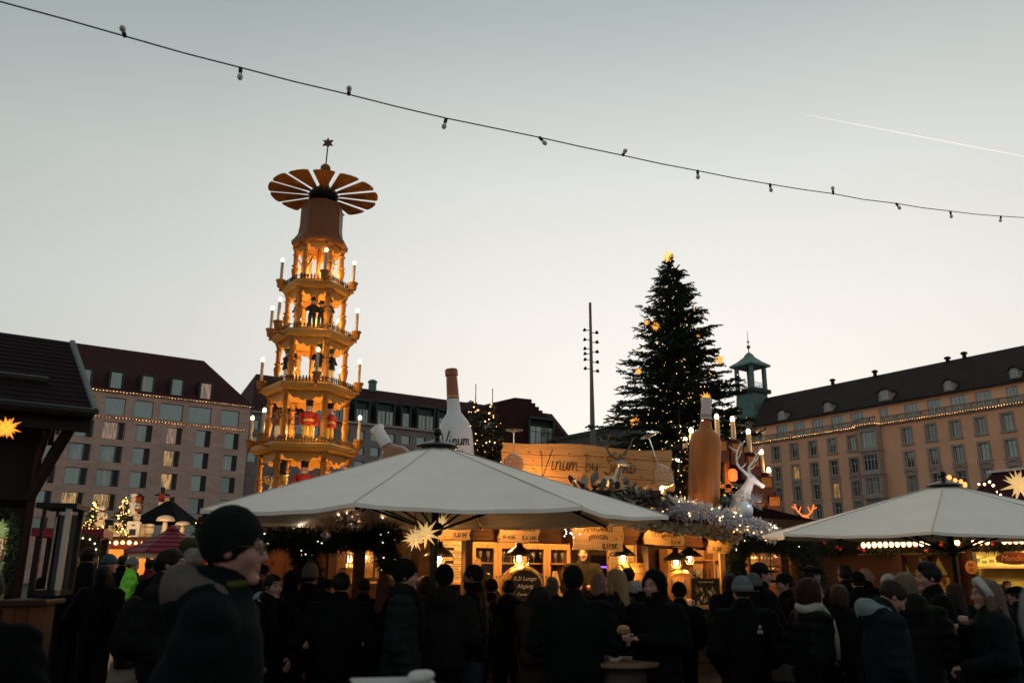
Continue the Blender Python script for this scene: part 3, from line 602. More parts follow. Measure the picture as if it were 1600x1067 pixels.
# ------------------------------------------------------------------ star lanterns
def star_mesh(name, r, m, core=.21, seed=0, n=26, mi=0):
    mb = MB(); g = (1+5**.5)/2
    for i in range(n):
        z = 1-2*(i+.5)/n; a = 2*math.pi*i/g+seed; d = Vector((math.sqrt(1-z*z)*math.cos(a), math.sqrt(1-z*z)*math.sin(a), z))
        q = d.to_track_quat('Z', 'Y').to_matrix(); L_ = r*(1. if i % 2 else .8); b = r*core*.62; h = r*core*.62
        v = [q @ Vector((b, b, h)), q @ Vector((-b, b, h)), q @ Vector((-b, -b, h)), q @ Vector((b, -b, h)), d*L_]
        mb.add([tuple(x) for x in v], [(0, 1, 4), (1, 2, 4), (2, 3, 4), (3, 0, 4)], mi)
    mb.ball((0, 0, 0), r*core*.85, 8, 6, mi)
    return mb.mesh(name, m)
def star_glow(name, c_in, c_tip, r, s):
    """paper star lit from inside: the paper near the bulb is thicker lit than the tips"""
    if name in MATS: return MATS[name]
    m = bpy.data.materials.new(name); m.use_nodes = True; MATS[name] = m; t = m.node_tree; n = t.nodes; l = t.links; b = n['Principled BSDF']
    b.inputs['Base Color'].default_value = (*[.5*x for x in c_in], 1); b.inputs['Roughness'].default_value = .6
    c = n.new('ShaderNodeTexCoord'); ln = n.new('ShaderNodeVectorMath'); ln.operation = 'LENGTH'; l.new(c.outputs['Object'], ln.inputs[0])
    rp = n.new('ShaderNodeMapRange'); l.new(ln.outputs['Value'], rp.inputs[0]); rp.inputs[1].default_value = r*.2; rp.inputs[2].default_value = r
    mx = n.new('ShaderNodeMix'); mx.data_type = 'RGBA'; l.new(rp.outputs[0], mx.inputs[0]); mx.inputs[6].default_value = (*c_in, 1); mx.inputs[7].default_value = (*c_tip, 1); l.new(mx.outputs[2], b.inputs['Emission Color']); b.inputs['Emission Strength'].default_value = s
    return m

# ------------------------------------------------------------------ Christmas pyramid
PY = 23.5; PX_ = -5.78
pz = lambda py, px=488: P(px, py, PY).z
hr = lambda a, b_, py: (P(b_, py, PY).x-P(a, py, PY).x)/2
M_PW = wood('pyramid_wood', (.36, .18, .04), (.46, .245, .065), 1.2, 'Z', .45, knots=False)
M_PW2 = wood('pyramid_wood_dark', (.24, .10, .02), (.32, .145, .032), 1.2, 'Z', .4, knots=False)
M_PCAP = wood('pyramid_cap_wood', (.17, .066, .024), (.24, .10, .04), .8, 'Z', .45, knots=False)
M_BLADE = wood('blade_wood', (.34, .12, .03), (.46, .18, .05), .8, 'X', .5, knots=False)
M_DIRON = mat('dark_iron', (.012, .012, .012), .45, metal=.6)
M_FLAME = emat('candle_bulb', (1, .80, .50), 9)
pyr = thing('christmas_pyramid', 'tall wooden tiered Christmas pyramid with candles, figures and propeller on top', 'pyramid', (PX_, PY, 0))
PH = R(188)
LV = [dict(z=pz(704), r=hr(396.5, 567.5, 704)*.97), dict(z=pz(612), r=hr(413, 561.5, 612)*.98), dict(z=pz(530.5), r=hr(426.5, 555.5, 530)*.98), dict(z=pz(454), r=hr(443, 550, 454)*.99), dict(z=pz(381), r=hr(457, 544, 381)*1.0)]
base_z = pz(803); LV = [dict(z=base_z, r=LV[0]['r']*1.14)]+LV
def hexpts(r, ph=PH, n=6): return [(r*math.cos(ph+2*math.pi*i/n), r*math.sin(ph+2*math.pi*i/n)) for i in range(n)]
PLAMPS = []
for i, lv in enumerate(LV[:5]):
    z, r = lv['z'], lv['r']; t = MB(); t.lathe([(r*.93, -.16), (r*.97, -.12), (r, -.07), (r*1.005, .02), (r*.985, .05), (r*.985, .06)], 6, (0, 0, z), ph=PH); t.build('platform', M_PW, pyr)
    # picket fence round the edge
    pts = hexpts(r*.93); f = MB()
    for a in range(6):
        p, q = Vector((*pts[a], z)), Vector((*pts[(a+1) % 6], z)); n_ = int((q-p).length/.085)
        for k in range(1, n_): c = p.lerp(q, k/n_); f.box((c.x, c.y, z+.06+.09), (.035, .02, .18), rz=math.atan2(q.y-p.y, q.x-p.x))
        f.tube([p+Vector((0, 0, .17)), q+Vector((0, 0, .17))], .012, 4)
    f.build('picket_fence', mat('fence_dark', (.02, .014, .01), .6) if i not in (1, 3) else mat('fence_mid', (.10, .06, .02), .6), pyr)
    up = LV[i+1]; H = up['z']-.16-z-.06; rc = up['r']*.80
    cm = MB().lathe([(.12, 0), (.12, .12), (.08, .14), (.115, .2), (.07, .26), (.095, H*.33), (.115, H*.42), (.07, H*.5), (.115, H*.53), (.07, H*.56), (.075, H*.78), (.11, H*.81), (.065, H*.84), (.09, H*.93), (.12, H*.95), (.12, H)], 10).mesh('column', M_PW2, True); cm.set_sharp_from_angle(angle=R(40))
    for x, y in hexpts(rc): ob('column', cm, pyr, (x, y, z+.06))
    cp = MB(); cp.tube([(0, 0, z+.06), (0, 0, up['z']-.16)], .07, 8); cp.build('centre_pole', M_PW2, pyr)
    dk = MB(); dk.lathe([(rc*.78, 0), (rc*.8, .03), (rc*.8, .09), (rc*.76, .11)], 20, (0, 0, z+.12)); dk.build('turntable', M_PW, pyr)
    # scalloped cloud boards under the next platform
    hp = hexpts(rc*.98)
    for a in range(6):
        p, q = Vector((*hp[a], 0)), Vector((*hp[(a+1) % 6], 0)); wd = (q-p).length-.2; o_ = [(-wd/2, 0), (wd/2, 0)]; n_ = 25
        for k in range(n_):
            u = 1-k/(n_-1); xx = -wd/2+wd*u; dep = .07+.13*(1-abs(2*u-1)**2)*(H/1.5)+.075*abs(math.sin(u*math.pi*3.5+.3)); o_.append((xx, -dep))
        c_ = MB(); c_.prism(o_, .035); c = (p+q)/2; co = c_.build('cloud_board', M_PW, pyr, loc=(c.x, c.y, up['z']-.165)); co.rotation_euler.z = math.atan2(q.y-p.y, q.x-p.x)
    PLAMPS.append((z+.06+.32*H, H, rc))
# candles on arms
CA = {1: [183, 236, 352, 60, 120], 2: [185, 290, 2, 65, 125], 3: [186, 230, 4, 68, 126], 4: [187, 294, 4, 66, 124]}
cup = MB().lathe([(.05, 0), (.1, .03), (.125, .2), (.15, .22), (.15, .25), (.1, .25)], 10).mesh('candle_cup', M_PW2, True); cup.set_sharp_from_angle(angle=R(35))
cnd = MB().lathe([(.045, 0), (.045, .62), (.03, .65)], 10).mesh('candle', mat('candle_wax', (.42, .34, .27), .5), True); cnd.set_sharp_from_angle(angle=R(35))
flm = MB().ball((0, 0, 0), (.05, .05, .07), 8, 6).mesh('bulb', M_FLAME, True)
for li, angs in CA.items():
    z, r = LV[li]['z'], LV[li]['r']
    for a in angs:
        a = R(a); d = Vector((math.cos(a), math.sin(a), 0)); tip = d*(r+.05)
        arm = MB(); arm.tube([d*(r*.86)+Vector((0, 0, z-.06)), d*(r+.08)+Vector((0, 0, z-.03)), tip+Vector((0, 0, z+.02))], [.05, .045, .05], 6); ao = arm.build('candle_arm', M_PW2, pyr)
        ob('candle_cup', cup, ao, tip+Vector((0, 0, z+.02))); co = ob('candle', cnd, ao, tip+Vector((0, 0, z+.2))); ob('bulb', flm, ao, tip+Vector((0, 0, z+.2+.70)))
        kn = MB(); kn.lathe([(.045, 0), (.03, .06), (.05, .1), (.03, .15), (.01, .19)], 8, d*(r*.95)+Vector((0, 0, z+.05))); kn.build('knob', M_PW2, ao, smooth=True)
        lamp('candle_light', (PX_+tip.x, PY+tip.y, z+.95), 4, (1, .62, .26), .06)
for zl, H, rc in PLAMPS:
    for s_ in (-1, 1): lamp('tier_light', (PX_+s_*rc*.42, PY-.12*s_, zl), 60, (1, .60, .20), .12)
    for k in range(3):
        a = R((238, 292, 336)[k]); re = rc*1.36; lamp('edge_fill', (PX_+re*math.cos(a), PY+re*math.sin(a), zl-.05*H), (4, 12, 10)[k], (1, .57, .18), .05)  # added lamps without fixtures, standing in for a flood from the front right
# cap drum, propeller, finial
cz, cr_ = LV[5]['z'], LV[5]['r']; dz = pz(318)-cz
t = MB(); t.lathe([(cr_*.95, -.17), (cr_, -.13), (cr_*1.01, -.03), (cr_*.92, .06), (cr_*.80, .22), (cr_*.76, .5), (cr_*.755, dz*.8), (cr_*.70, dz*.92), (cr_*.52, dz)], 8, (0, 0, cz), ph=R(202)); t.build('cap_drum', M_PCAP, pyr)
hz_ = pz(306); t = MB(); t.lathe([(.30, cz+dz-hz_-.02), (.2, cz+dz-hz_+.05), (.2, -.25), (.42, -.18), (.46, 0), (.36, .16), (.18, .22), (.12, .5), (.2, .58), (.14, .66)], 14, (0, 0, hz_)); t.build('hub', M_DIRON, pyr, smooth=True)
bl_ = MB(); r0, r1 = .46, 1.64
bo = [(r0+.02, -.05), (r0+.02, .05), (r0+.3, .13), (r1-.08, .315), (r1-.02, .22), (r1, 0), (r1-.02, -.22), (r1-.08, -.315), (r0+.3, -.13)]
bl_.add([(x, y, s_*.012) for s_ in (1, -1) for x, y in bo], [tuple(range(9))[::-1], tuple(range(9, 18))]+[(i, (i+1) % 9, (i+1) % 9+9, i+9) for i in range(9)])
bl_.tube([(.3, 0, -.02), (1.25, 0, -.03)], .022, 5); bmsh = bl_.mesh('propeller_blade', M_BLADE)
for i in range(13):
    o = ob('propeller_blade', bmsh, pyr, (0, 0, hz_)); o.rotation_euler = (Matrix.Rotation(2*math.pi*i/13+.1, 3, 'Z') @ Matrix.Rotation(R(1.5), 3, 'X') @ Matrix.Rotation(R(-2), 3, 'Y')).to_euler()
t = MB(); t.ball((0, 0, pz(276)), .14, 12, 8); t.ball((0, 0, pz(264)), .16, 12, 8); t.lathe([(.14, 0), (.1, .1), (.14, .2)], 10, (0, 0, hz_+.6)); t.build('finial_balls', M_PCAP, pyr, smooth=True)
t = MB(); t.tube([(0, 0, pz(262)), (0.02, 0, pz(232))], .022, 6); t.build('rod', mat('green_rod', (.03, .06, .05), .4), pyr)
zsr = pz(223.6); pts = [(.02+(.19 if i % 2 == 0 else .095)*math.sin(math.pi*i/6), zsr+(.19 if i % 2 == 0 else .095)*math.cos(math.pi*i/6)) for i in range(12)]
t = MB(); t.prism(pts, .05); t.build('star', mat('star_brown', (.13, .055, .03), .5), pyr)
# base house down to the square
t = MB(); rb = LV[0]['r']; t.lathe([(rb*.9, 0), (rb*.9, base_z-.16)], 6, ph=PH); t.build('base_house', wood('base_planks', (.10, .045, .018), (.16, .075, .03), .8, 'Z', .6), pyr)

# ------------------------------------------------------------------ turned figures on the pyramid tiers
C_ = lambda n_, c: mat('fig_'+n_, c, .45)
F_SKIN, F_BLACK, F_WHITE, F_RED, F_YEL, F_GOLD, F_GREEN, F_BROWN = C_('skin', (.6, .36, .22)), C_('black', (.012, .012, .014)), C_('white', (.66, .58, .44)), C_('red', (.45, .03, .02)), C_('yellow', (.65, .40, .05)), C_('gold', (.6, .38, .1)), C_('green', (.04, .12, .05)), C_('brown', (.16, .07, .03))
def figure(name, label, cat, tier, ang, rad, h, kind, group='figures on the pyramid tiers', face=None):
    lv = LV[tier]; a = R(ang); x, y = rad*math.cos(a), rad*math.sin(a)
    t = thing(name, label, cat, (PX_+x, PY+y, lv['z']+.23), (face if face is not None else math.atan2(y, x)+math.pi/2), group)
    def part(n_, mb, m): return mb.build(n_, m, t, smooth=True, autos=45)
    s = h
    if kind == 'angel':
        part('robe', MB().lathe([(.19*s, 0), (.2*s, .03*s), (.13*s, .3*s), (.085*s, .5*s), (.12*s, .68*s), (.1*s, .76*s), (.045*s, .8*s)], 14), F_WHITE)
        part('head', MB().ball((0, 0, .88*s), .085*s, 12, 8), F_SKIN); part('hair', MB().ball((0, .015*s, .90*s), (.092*s, .09*s, .085*s), 12, 8), F_BROWN)
        for q in (-1, 1):
            part('arm', MB().tube([(q*.11*s, 0, .7*s), (q*.2*s, -.08*s, .62*s), (q*.14*s, -.22*s, .74*s)], [.045*s, .04*s, .03*s], 8), F_WHITE)
            part('wing', MB().prism([(0, -.1*s), (q*.12*s, 0), (q*.28*s, .2*s), (q*.24*s, .3*s), (q*.1*s, .22*s), (0, .1*s)], .02*s, (q*.03*s, .11*s, .6*s)), F_GOLD)
    elif kind in ('miner', 'soldier'):
        for q in (-1, 1):
            part('leg', MB().lathe([(.065*s, 0), (.055*s, .05*s), (.06*s, .42*s)], 10, (q*.07*s, 0, 0)), F_WHITE if kind == 'soldier' else F_BLACK)
            part('arm', MB().tube([(q*.13*s, 0, .68*s), (q*.19*s, -.03*s, .55*s), (q*.08*s, -.14*s, .52*s)], [.045*s, .042*s, .035*s], 8), F_BLACK)
        part('coat', MB().lathe([(.14*s, .34*s), (.12*s, .45*s), (.1*s, .55*s), (.14*s, .68*s), (.1*s, .74*s), (.04*s, .76*s)], 14), F_BLACK)
        part('head', MB().ball((0, 0, .82*s), .07*s, 12, 8), F_SKIN)
        if kind == 'soldier': part('hat', MB().lathe([(.075*s, .86*s), (.085*s, 1.0*s), (.08*s, 1.01*s), (.01*s, 1.02*s)], 12), F_GREEN)
        else: part('hat', MB().lathe([(.15*s, .875*s), (.15*s, .89*s), (.08*s, .9*s), (.085*s, .99*s), (.01*s, 1.0*s)], 12), F_BLACK)
    elif kind == 'nutcracker':
        for q in (-1, 1):
            part('leg', MB().lathe([(.085*s, 0), (.08*s, .06*s), (.07*s, .36*s)], 10, (q*.085*s, 0, 0)), F_YEL)
            part('arm', MB().tube([(q*.2*s, 0, .68*s), (q*.22*s, 0, .5*s), (q*.2*s, -.02*s, .36*s)], [.055*s, .05*s, .05*s], 8), F_RED)
        part('coat', MB().lathe([(.17*s, .34*s), (.16*s, .5*s), (.18*s, .66*s), (.1*s, .71*s)], 14), F_RED); part('belt', MB().lathe([(.172*s, .44*s), (.172*s, .5*s)], 14), F_YEL)
        part('head', MB().lathe([(.08*s, .7*s), (.095*s, .74*s), (.095*s, .86*s)], 12), F_SKIN); part('beard', MB().prism([(-.06*s, .76*s), (.06*s, .76*s), (.03*s, .66*s), (-.03*s, .66*s)], .03*s, (0, -.095*s, 0)), F_WHITE)
        part('crown', MB().lathe([(.1*s, .86*s), (.09*s, .96*s), (.12*s, 1.02*s), (.02*s, 1.0*s)], 10), F_BLACK)
    elif kind == 'snowman':
        part('body', MB().lathe([(.1*s, 0), (.24*s, .1*s), (.26*s, .25*s), (.18*s, .42*s), (.17*s, .5*s), (.2*s, .58*s), (.1*s, .7*s)], 14), F_WHITE)
        part('hat', MB().lathe([(.22*s, .66*s), (.22*s, .68*s), (.15*s, .69*s), (.17*s, 1.0*s), (.01*s, 1.01*s)], 14), F_BLACK)
        for q in (-1, 1): part('arm', MB().tube([(q*.2*s, 0, .45*s), (q*.3*s, -.1*s, .5*s), (q*.3*s, -.15*s, .62*s)], [.05*s, .05*s, .06*s], 8), F_YEL)
    elif kind == 'gnome':
        part('body', MB().lathe([(.2*s, 0), (.22*s, .08*s), (.14*s, .5*s), (.06*s, .58*s)], 14), F_RED); part('head', MB().ball((0, 0, .62*s), .11*s, 12, 8), F_SKIN)
        part('hat', MB().lathe([(.13*s, .66*s), (.09*s, .85*s), (.01*s, 1.05*s)], 12), F_BROWN); part('beard', MB().ball((0, -.08*s, .54*s), (.09*s, .06*s, .12*s), 10, 6), F_WHITE)
    elif kind == 'bush':
        mb = MB(); rs_ = random.Random(3)
        for _ in range(70):
            d = Vector((rs_.gauss(0, 1), rs_.gauss(0, 1), rs_.gauss(.3, 1))).normalized(); mb.tube([(0, 0, .45*s), d*(.28*s)+Vector((0, 0, .55*s))], [.01, .004], 4)
            q = d*(.27*s)+Vector((0, 0, .55*s)); mb.ball(q, .035*s, 5, 4)
        part('foliage', mb, F_BROWN); part('pot', MB().lathe([(.14*s, 0), (.18*s, .1*s), (.17*s, .4*s), (.12*s, .44*s)], 12), F_WHITE)
    return t
FL = [('angel_figure', 'white robed wooden angel with raised arms left on the pyramid top tier', 'angel', 4, 228, .45, .78, 'angel'),
      ('angel_figure', 'white robed wooden angel at the right edge of the pyramid top tier', 'angel', 4, 325, .55, .72, 'angel'),
      ('angel_figure', 'small wooden angel at the left edge of the pyramid top tier', 'angel', 4, 170, .5, .6, 'angel'),
      ('miner_figure', 'wooden miner in black with brimmed hat, leftmost on the second highest pyramid tier', 'figurine', 3, 232, .62, .86, 'miner'),
      ('miner_figure', 'wooden miner in black behind the middle column on the second highest pyramid tier', 'figurine', 3, 275, .5, .9, 'miner'),
      ('miner_figure', 'shorter wooden miner in black right of the middle column, second highest pyramid tier', 'figurine', 3, 300, .6, .78, 'miner'),
      ('miner_figure', 'tall wooden miner in black, rightmost on the second highest pyramid tier', 'figurine', 3, 318, .65, .9, 'miner'),
      ('soldier_figure', 'wooden bandsman in black coat and green hat, leftmost on the middle pyramid tier', 'figurine', 2, 214, .72, .92, 'soldier'),
      ('soldier_figure', 'taller wooden bandsman with green hat, second from left on the middle pyramid tier', 'figurine', 2, 234, .7, 1.0, 'soldier'),
      ('soldier_figure', 'wooden bandsman with green hat right of the middle column, middle pyramid tier', 'figurine', 2, 300, .68, 1.0, 'soldier'),
      ('soldier_figure', 'wooden bandsman behind the front candle on the middle pyramid tier', 'figurine', 2, 330, .75, .92, 'soldier'),
      ('nutcracker_figure', 'red and yellow wooden nutcracker with crown on the fourth pyramid tier', 'nutcracker', 1, 286, .8, 1.02, 'nutcracker'),
      ('nutcracker_figure', 'second wooden nutcracker half behind the right column of the fourth pyramid tier', 'nutcracker', 1, 328, .85, 1.0, 'nutcracker'),
      ('potted_bush_figure', 'carved wooden bush in a white pot, left on the fourth pyramid tier', 'figurine', 1, 224, .8, 1.0, 'bush'),
      ('snowman_figure', 'white wooden snowman in a tall black hat on the lowest pyramid tier', 'snowman', 0, 236, .85, 1.15, 'snowman'),
      ('nutcracker_figure', 'wooden nutcracker behind the snowman on the lowest pyramid tier', 'nutcracker', 0, 285, .8, 1.1, 'nutcracker'),
      ('gnome_figure', 'red wooden gnome with pointed hat on the lowest pyramid tier', 'gnome', 0, 312, .95, .95, 'gnome')]
for a in FL: figure(*a)

# ------------------------------------------------------------------ floodlight mast
my = 62.0; mt, mbt = P(922, 473, my), P(930.5, 700, my); mx_ = P(929, 893, my).x
ms = thing('floodlight_mast', 'tall slim grey mast with small spotlights, left of the big tree', 'mast', (mt.x, my, 0))
MB().lathe([(.22, 0), (.19, mt.z*.55), (.13, mt.z*.75), (.10, mt.z)], 12).build('pole', mat('mast_grey', (.13, .135, .13), .5, metal=.3, var=.15), ms, smooth=True)
M_SPOT = mat('spot_black', (.012, .02, .018), .5)
for s_, ys in ((1, (520, 535, 550, 566, 580)), (-1, (516, 531, 545, 553, 562, 576))):
    for yy_ in ys:
        z = P(925, yy_, my).z; b_ = MB(); b_.tube([(s_*.1, 0, z), (s_*.36, 0, z)], .035, 5); b_.lathe([(.05, -.08), (.13, .0), (.14, .15)], 8, (s_*.42, 0, z), rot=Matrix.Rotation(s_*R(65), 3, 'Y')); b_.build('spotlight', M_SPOT, ms)

# ------------------------------------------------------------------ big Christmas tree
def spruce(name, label, base, height, rad, nwh, seed, sparse=1., lights=0, lsize=.04, spray=.34, lead=.0, group=None, droop=.25, lit_bias=0, needle=None, lcol=(1, .62, .26), le=9, blen=1.0, zstart=.06):
    rs = np.random.default_rng(seed); t = thing(name, label, 'tree', base, 0, group)
    tr = MB(); tr.tube([(0, 0, 0), (0, 0, height*.5), (.0, 0, height*(1-lead*.4)), (0, 0, height)], [height*.016, height*.011, height*.004, .008], 8); tr.build('trunk', mat('bark', (.05, .035, .025), .9, bump=.5), t)
    br = MB(); Vs, Fs = [], []; nb = 0; tips = []
    for wi in range(nwh):
        f = (wi+.5)/nwh; z = height*(zstart+(1-lead-zstart)*f**.92); rr = rad*(1-f)**.86*(.86+.28*rs.random())+.02*height*.3
        k = int((6+5*(1-f))*sparse)+1; a0 = rs.random()*6.28
        for b_ in range(k):
            a = a0+b_*6.283/k+rs.normal()*.22; ln = rr*(.68+.42*rs.random())*blen
            if rs.random() < .07: ln *= .6
            d = np.array([math.cos(a), math.sin(a), 0]); up = .28*(f-.25)+rs.normal()*.10; zb = z+rs.normal()*height/nwh*.55
            n_ = max(3, int(ln/(spray*.42)))
            pts = []
            for i in range(n_+1):
                u = i/n_; pts.append(d*ln*u+np.array([0, 0, zb+ln*(up*u-droop*u*u*(1-f)+.10*u**3)]))
            br.tube(pts, [.012*height*.12*(1-.85*i/n_)+.004 for i in range(n_+1)], 4, cap=False)
            side = np.array([-d[1], d[0], 0])
            for i in range(1, n_+1):
                u = i/n_; tip = (1-u*.55)
                for s_ in (-1, 1, 0, 0):
                    ls = spray*(.55+.7*rs.random())*(tip if s_ else .8)*min(1, ln/spray*.8+.2)
                    dr = (d*(.75+.3*rs.random())+side*s_*(.8+.4*rs.random())+np.array([0, 0, rs.normal()*.22-.10])); dr /= np.linalg.norm(dr)
                    p_ = pts[i]+rs.normal(size=3)*spray*.08; nn = np.cross(dr, [0, 0, 1]); nn /= np.linalg.norm(nn)+1e-9; vv = np.cross(nn, dr)
                    for q in range(7):
                        w0 = q/7; c0 = p_+dr*ls*w0; sg = 1 if q % 2 else -1; bw = nn*sg*(.8)+vv*rs.normal()*.5
                        e = c0+(dr*.75+bw*.62)*ls*.36*(1-.35*w0); wv = vv*.036*spray/.34+nn*.026*spray/.34
                        Vs += [c0-wv, c0+wv, e]; Fs.append((nb, nb+1, nb+2)); nb += 3
                    Vs += [p_-vv*.012, p_+vv*.012, p_+dr*ls]; Fs.append((nb, nb+1, nb+2)); nb += 3
                    if rs.random() < .5: tips.append(p_+dr*ls*rs.random())
    stuff(br.build('branches', MATS['bark'], t))
    ob('crown', np_mesh('crown', np.array(Vs), np.array(Fs), needle or mat('spruce_needles', (.024, .040, .022), .6, var=.5, vscale=1.2), smooth=False), t)
    if lights:
        tips = np.array(tips); wgt = np.ones(len(tips))
        if lit_bias: wgt = np.clip(1+lit_bias*tips[:, 0]/rad, .15, 9)*(1.6-tips[:, 2]/height)
        sel = tips[rs.choice(len(tips), min(lights, len(tips)), replace=False, p=wgt/wgt.sum())]
        o8 = np.array([(1, 0, 0), (-1, 0, 0), (0, 1, 0), (0, -1, 0), (0, 0, 1), (0, 0, -1)], float); f8 = np.array([(0, 2, 4), (2, 1, 4), (1, 3, 4), (3, 0, 4), (2, 0, 5), (1, 2, 5), (3, 1, 5), (0, 3, 5)])
        sz = lsize*(.6+.7*rs.random(len(sel)))
        v = (sel[:, None, :]*1.01+o8[None]*sz[:, None, None]).reshape(-1, 3); f = (f8[None]+6*np.arange(len(sel))[:, None, None]).reshape(-1, 3)
        stuff(ob('fairy_lights', np_mesh('fairy_lights', v, f, emat('fairy_%g' % le, lcol, le), smooth=False), t))
    return t
TY = 48.0; tt = P(1046, 412, TY); tb = P(1049, 893, TY)
spruce('christmas_tree', 'huge dark Christmas tree with tiny lights and glowing stars, right of the mast', (tt.x-.05, TY, 0), tt.z, 6.3, 56, 5, 1.45, 2500, .023, .56, lit_bias=1.0, droop=.32, le=4, lcol=(1, .58, .2))
SO = star_glow('star_orange', (1, .50, .07), (.95, .28, .03), 1.0, 1.15); SGOLD = star_glow('star_gold', (1, .66, .16), (.95, .42, .05), 1.0, 1.25)
sm1 = star_mesh('star_lantern', 1.0, SO); smg = star_mesh('star_lantern', 1.0, SGOLD, seed=.5)
TS = [(1045, 402, 13, 0, 'golden pointed star on the very tip of the big Christmas tree', 1), (1010, 504, 6, -1.2, 'small orange star at the left edge of the big tree, beside a larger one', 0), (1025, 510, 9, -1.3, 'orange star high on the left side of the big tree', 0), (1091, 526, 5, -1.0, 'small orange star high on the right side of the big tree', 0),
      (1124, 562, 10, -.8, 'bright orange star at the right edge of the big tree', 0), (998, 580, 7, -1.5, 'orange star half hidden by branches, left half of the big tree', 0), (992, 660, 10, -2.2, 'bright orange star low on the left of the big tree, above the wooden board', 0), (1103, 622, 11, -3.2, 'orange star peeking out over the cap of the amber bottle', 0), (968, 655, 5, -1.5, 'tiny dim orange star at the lower left edge of the big tree', 0)]
for x, y, r_, dy, lb, g_ in TS:
    p = P(x, y, TY+dy); s_ = r_/1359*TY*1.02
    o = ob('star_lantern', smg if g_ else sm1, None, p); o.scale = (s_, s_, s_); o.rotation_euler = (random.random()*3, random.random()*3, random.random()*3); tag(o, lb, 'star lantern', 'star lanterns on the big tree')

# ------------------------------------------------------------------ bulb cable across the view, contrail
cpts = [(-700, -215), (-350, -100), (-60, -14), (0, 3), (100, 30), (195, 57), (290, 84), (376, 106), (460, 128), (545, 148), (620, 167), (697, 185), (770, 200), (843, 215), (910, 230), (973, 243), (1032, 256), (1090, 267), (1145, 278), (1203, 288), (1252, 296), (1302, 303), (1350, 312), (1400, 318), (1442, 325), (1485, 330), (1525, 335), (1564, 338), (1660, 344), (1900, 352), (2100, 350)]
dep = lambda x: 1/(.204-(.204-.08)*x/1600)
cb = thing('bulb_cable', 'black cable with unlit white bulbs hanging across the sky', 'string lights', P(800, 205, dep(800)))
W0 = P(800, 205, dep(800)); wp = [P(x, y, dep(x))-W0 for x, y in cpts]
MB().tube(wp, .006, 5).build('cable', mat('cable_black', (.008, .008, .008), .5), cb)
M_BULBW = mat('bulb_frosted', (.62, .58, .54), .35)
bulbs = [(195, 57, 90), (376, 107, 178), (545, 148, 85), (697, 186, 192), (843, 215, 140), (973, 243, 88), (1090, 267, 180), (1203, 288, 175), (1302, 303, 0), (1400, 318, 150), (1485, 331, 178), (1564, 338, 195)]
sk = MB().lathe([(.010, -.008), (.016, 0), (.016, .035), (.013, .042)], 8).mesh('socket', mat('socket_black', (.01, .01, .011), .5), True)
bu = MB().lathe([(.011, .04), (.014, .052), (.0225, .07), (.0225, .082), (.014, .098), (.004, .103)], 10).mesh('bulb', M_BULBW, True)
for x, y, a in bulbs:
    p = P(x, y, dep(x))-W0; so = ob('socket', sk, cb, p); so.rotation_euler = (R(70) if a in (90, 85, 88) else 0, R(a) if a not in (90, 85, 88) else 0, 0)
    if a in (90, 85, 88): so.rotation_euler = (R(82), 0, R(12))
    ob('bulb', bu, so)
ca, cb_ = P(1252, 178, 2600), P(1640, 252, 2200); mid = ca.lerp(cb_, .5)
ctm = emat('contrail_glow', (1, .91, .86), .80)  # sunlight on the trail is put into the material as emission
ct = MB(); ct.tube([ca, ca.lerp(cb_, .1), ca.lerp(cb_, .3), ca.lerp(cb_, .5), ca.lerp(cb_, .7), cb_], [.4, .9, 1.3, 1.7, 1.7, 1.5], 6)
tag(ct.build('contrail', ctm, smooth=True), 'thin pale pink contrail slanting across the upper right sky', 'contrail')
# ------------------------------------------------------------------ shared market materials
M_PINE = wood('pine', (.40, .22, .085), (.50, .30, .13), 1.0, 'X')
M_PINEZ = wood('pine_upright', (.38, .20, .075), (.48, .28, .115), 1.0, 'Z')
M_DWOOD = wood('dark_planks', (.028, .012, .006), (.05, .022, .010), .8, 'X')
M_DWOODZ = wood('dark_posts', (.03, .013, .006), (.05, .023, .011), .8, 'Z')
M_MWOOD = wood('brown_planks', (.11, .044, .015), (.17, .072, .026), .8, 'X')
M_SIGN = wood('sign_wood', (.52, .31, .13), (.62, .40, .19), 1.6, 'X')
M_INK = mat('burnt_ink', (.018, .009, .005), .8)
M_BLACK = mat('black_enamel', (.008, .008, .008), .35)
M_PINEN = mat('garland_needles', (.014, .022, .012), .65, var=.5, vscale=6)
M_DROOF = masonry('stall_roof', (.014, .008, .008), (.011, .006, .006), (.01, .005, .005), .3, .22, .015, rough=.95, axis='XY'); M_DROOF.node_tree.nodes['Principled BSDF'].inputs['Specular IOR Level'].default_value = 0
def catmull(pts, n=5):
    pts = [Vector(p) for p in pts]; o = []
    for i in range(len(pts)-1):
        a, b, c, d = pts[max(i-1, 0)], pts[i], pts[i+1], pts[min(i+2, len(pts)-1)]
        for k in range(n):
            t = k/n; o.append(.5*((2*b)+(c-a)*t+(2*a-5*b+4*c-d)*t*t+(3*b-a-3*c+d)*t**3))
    return o+[pts[-1]]
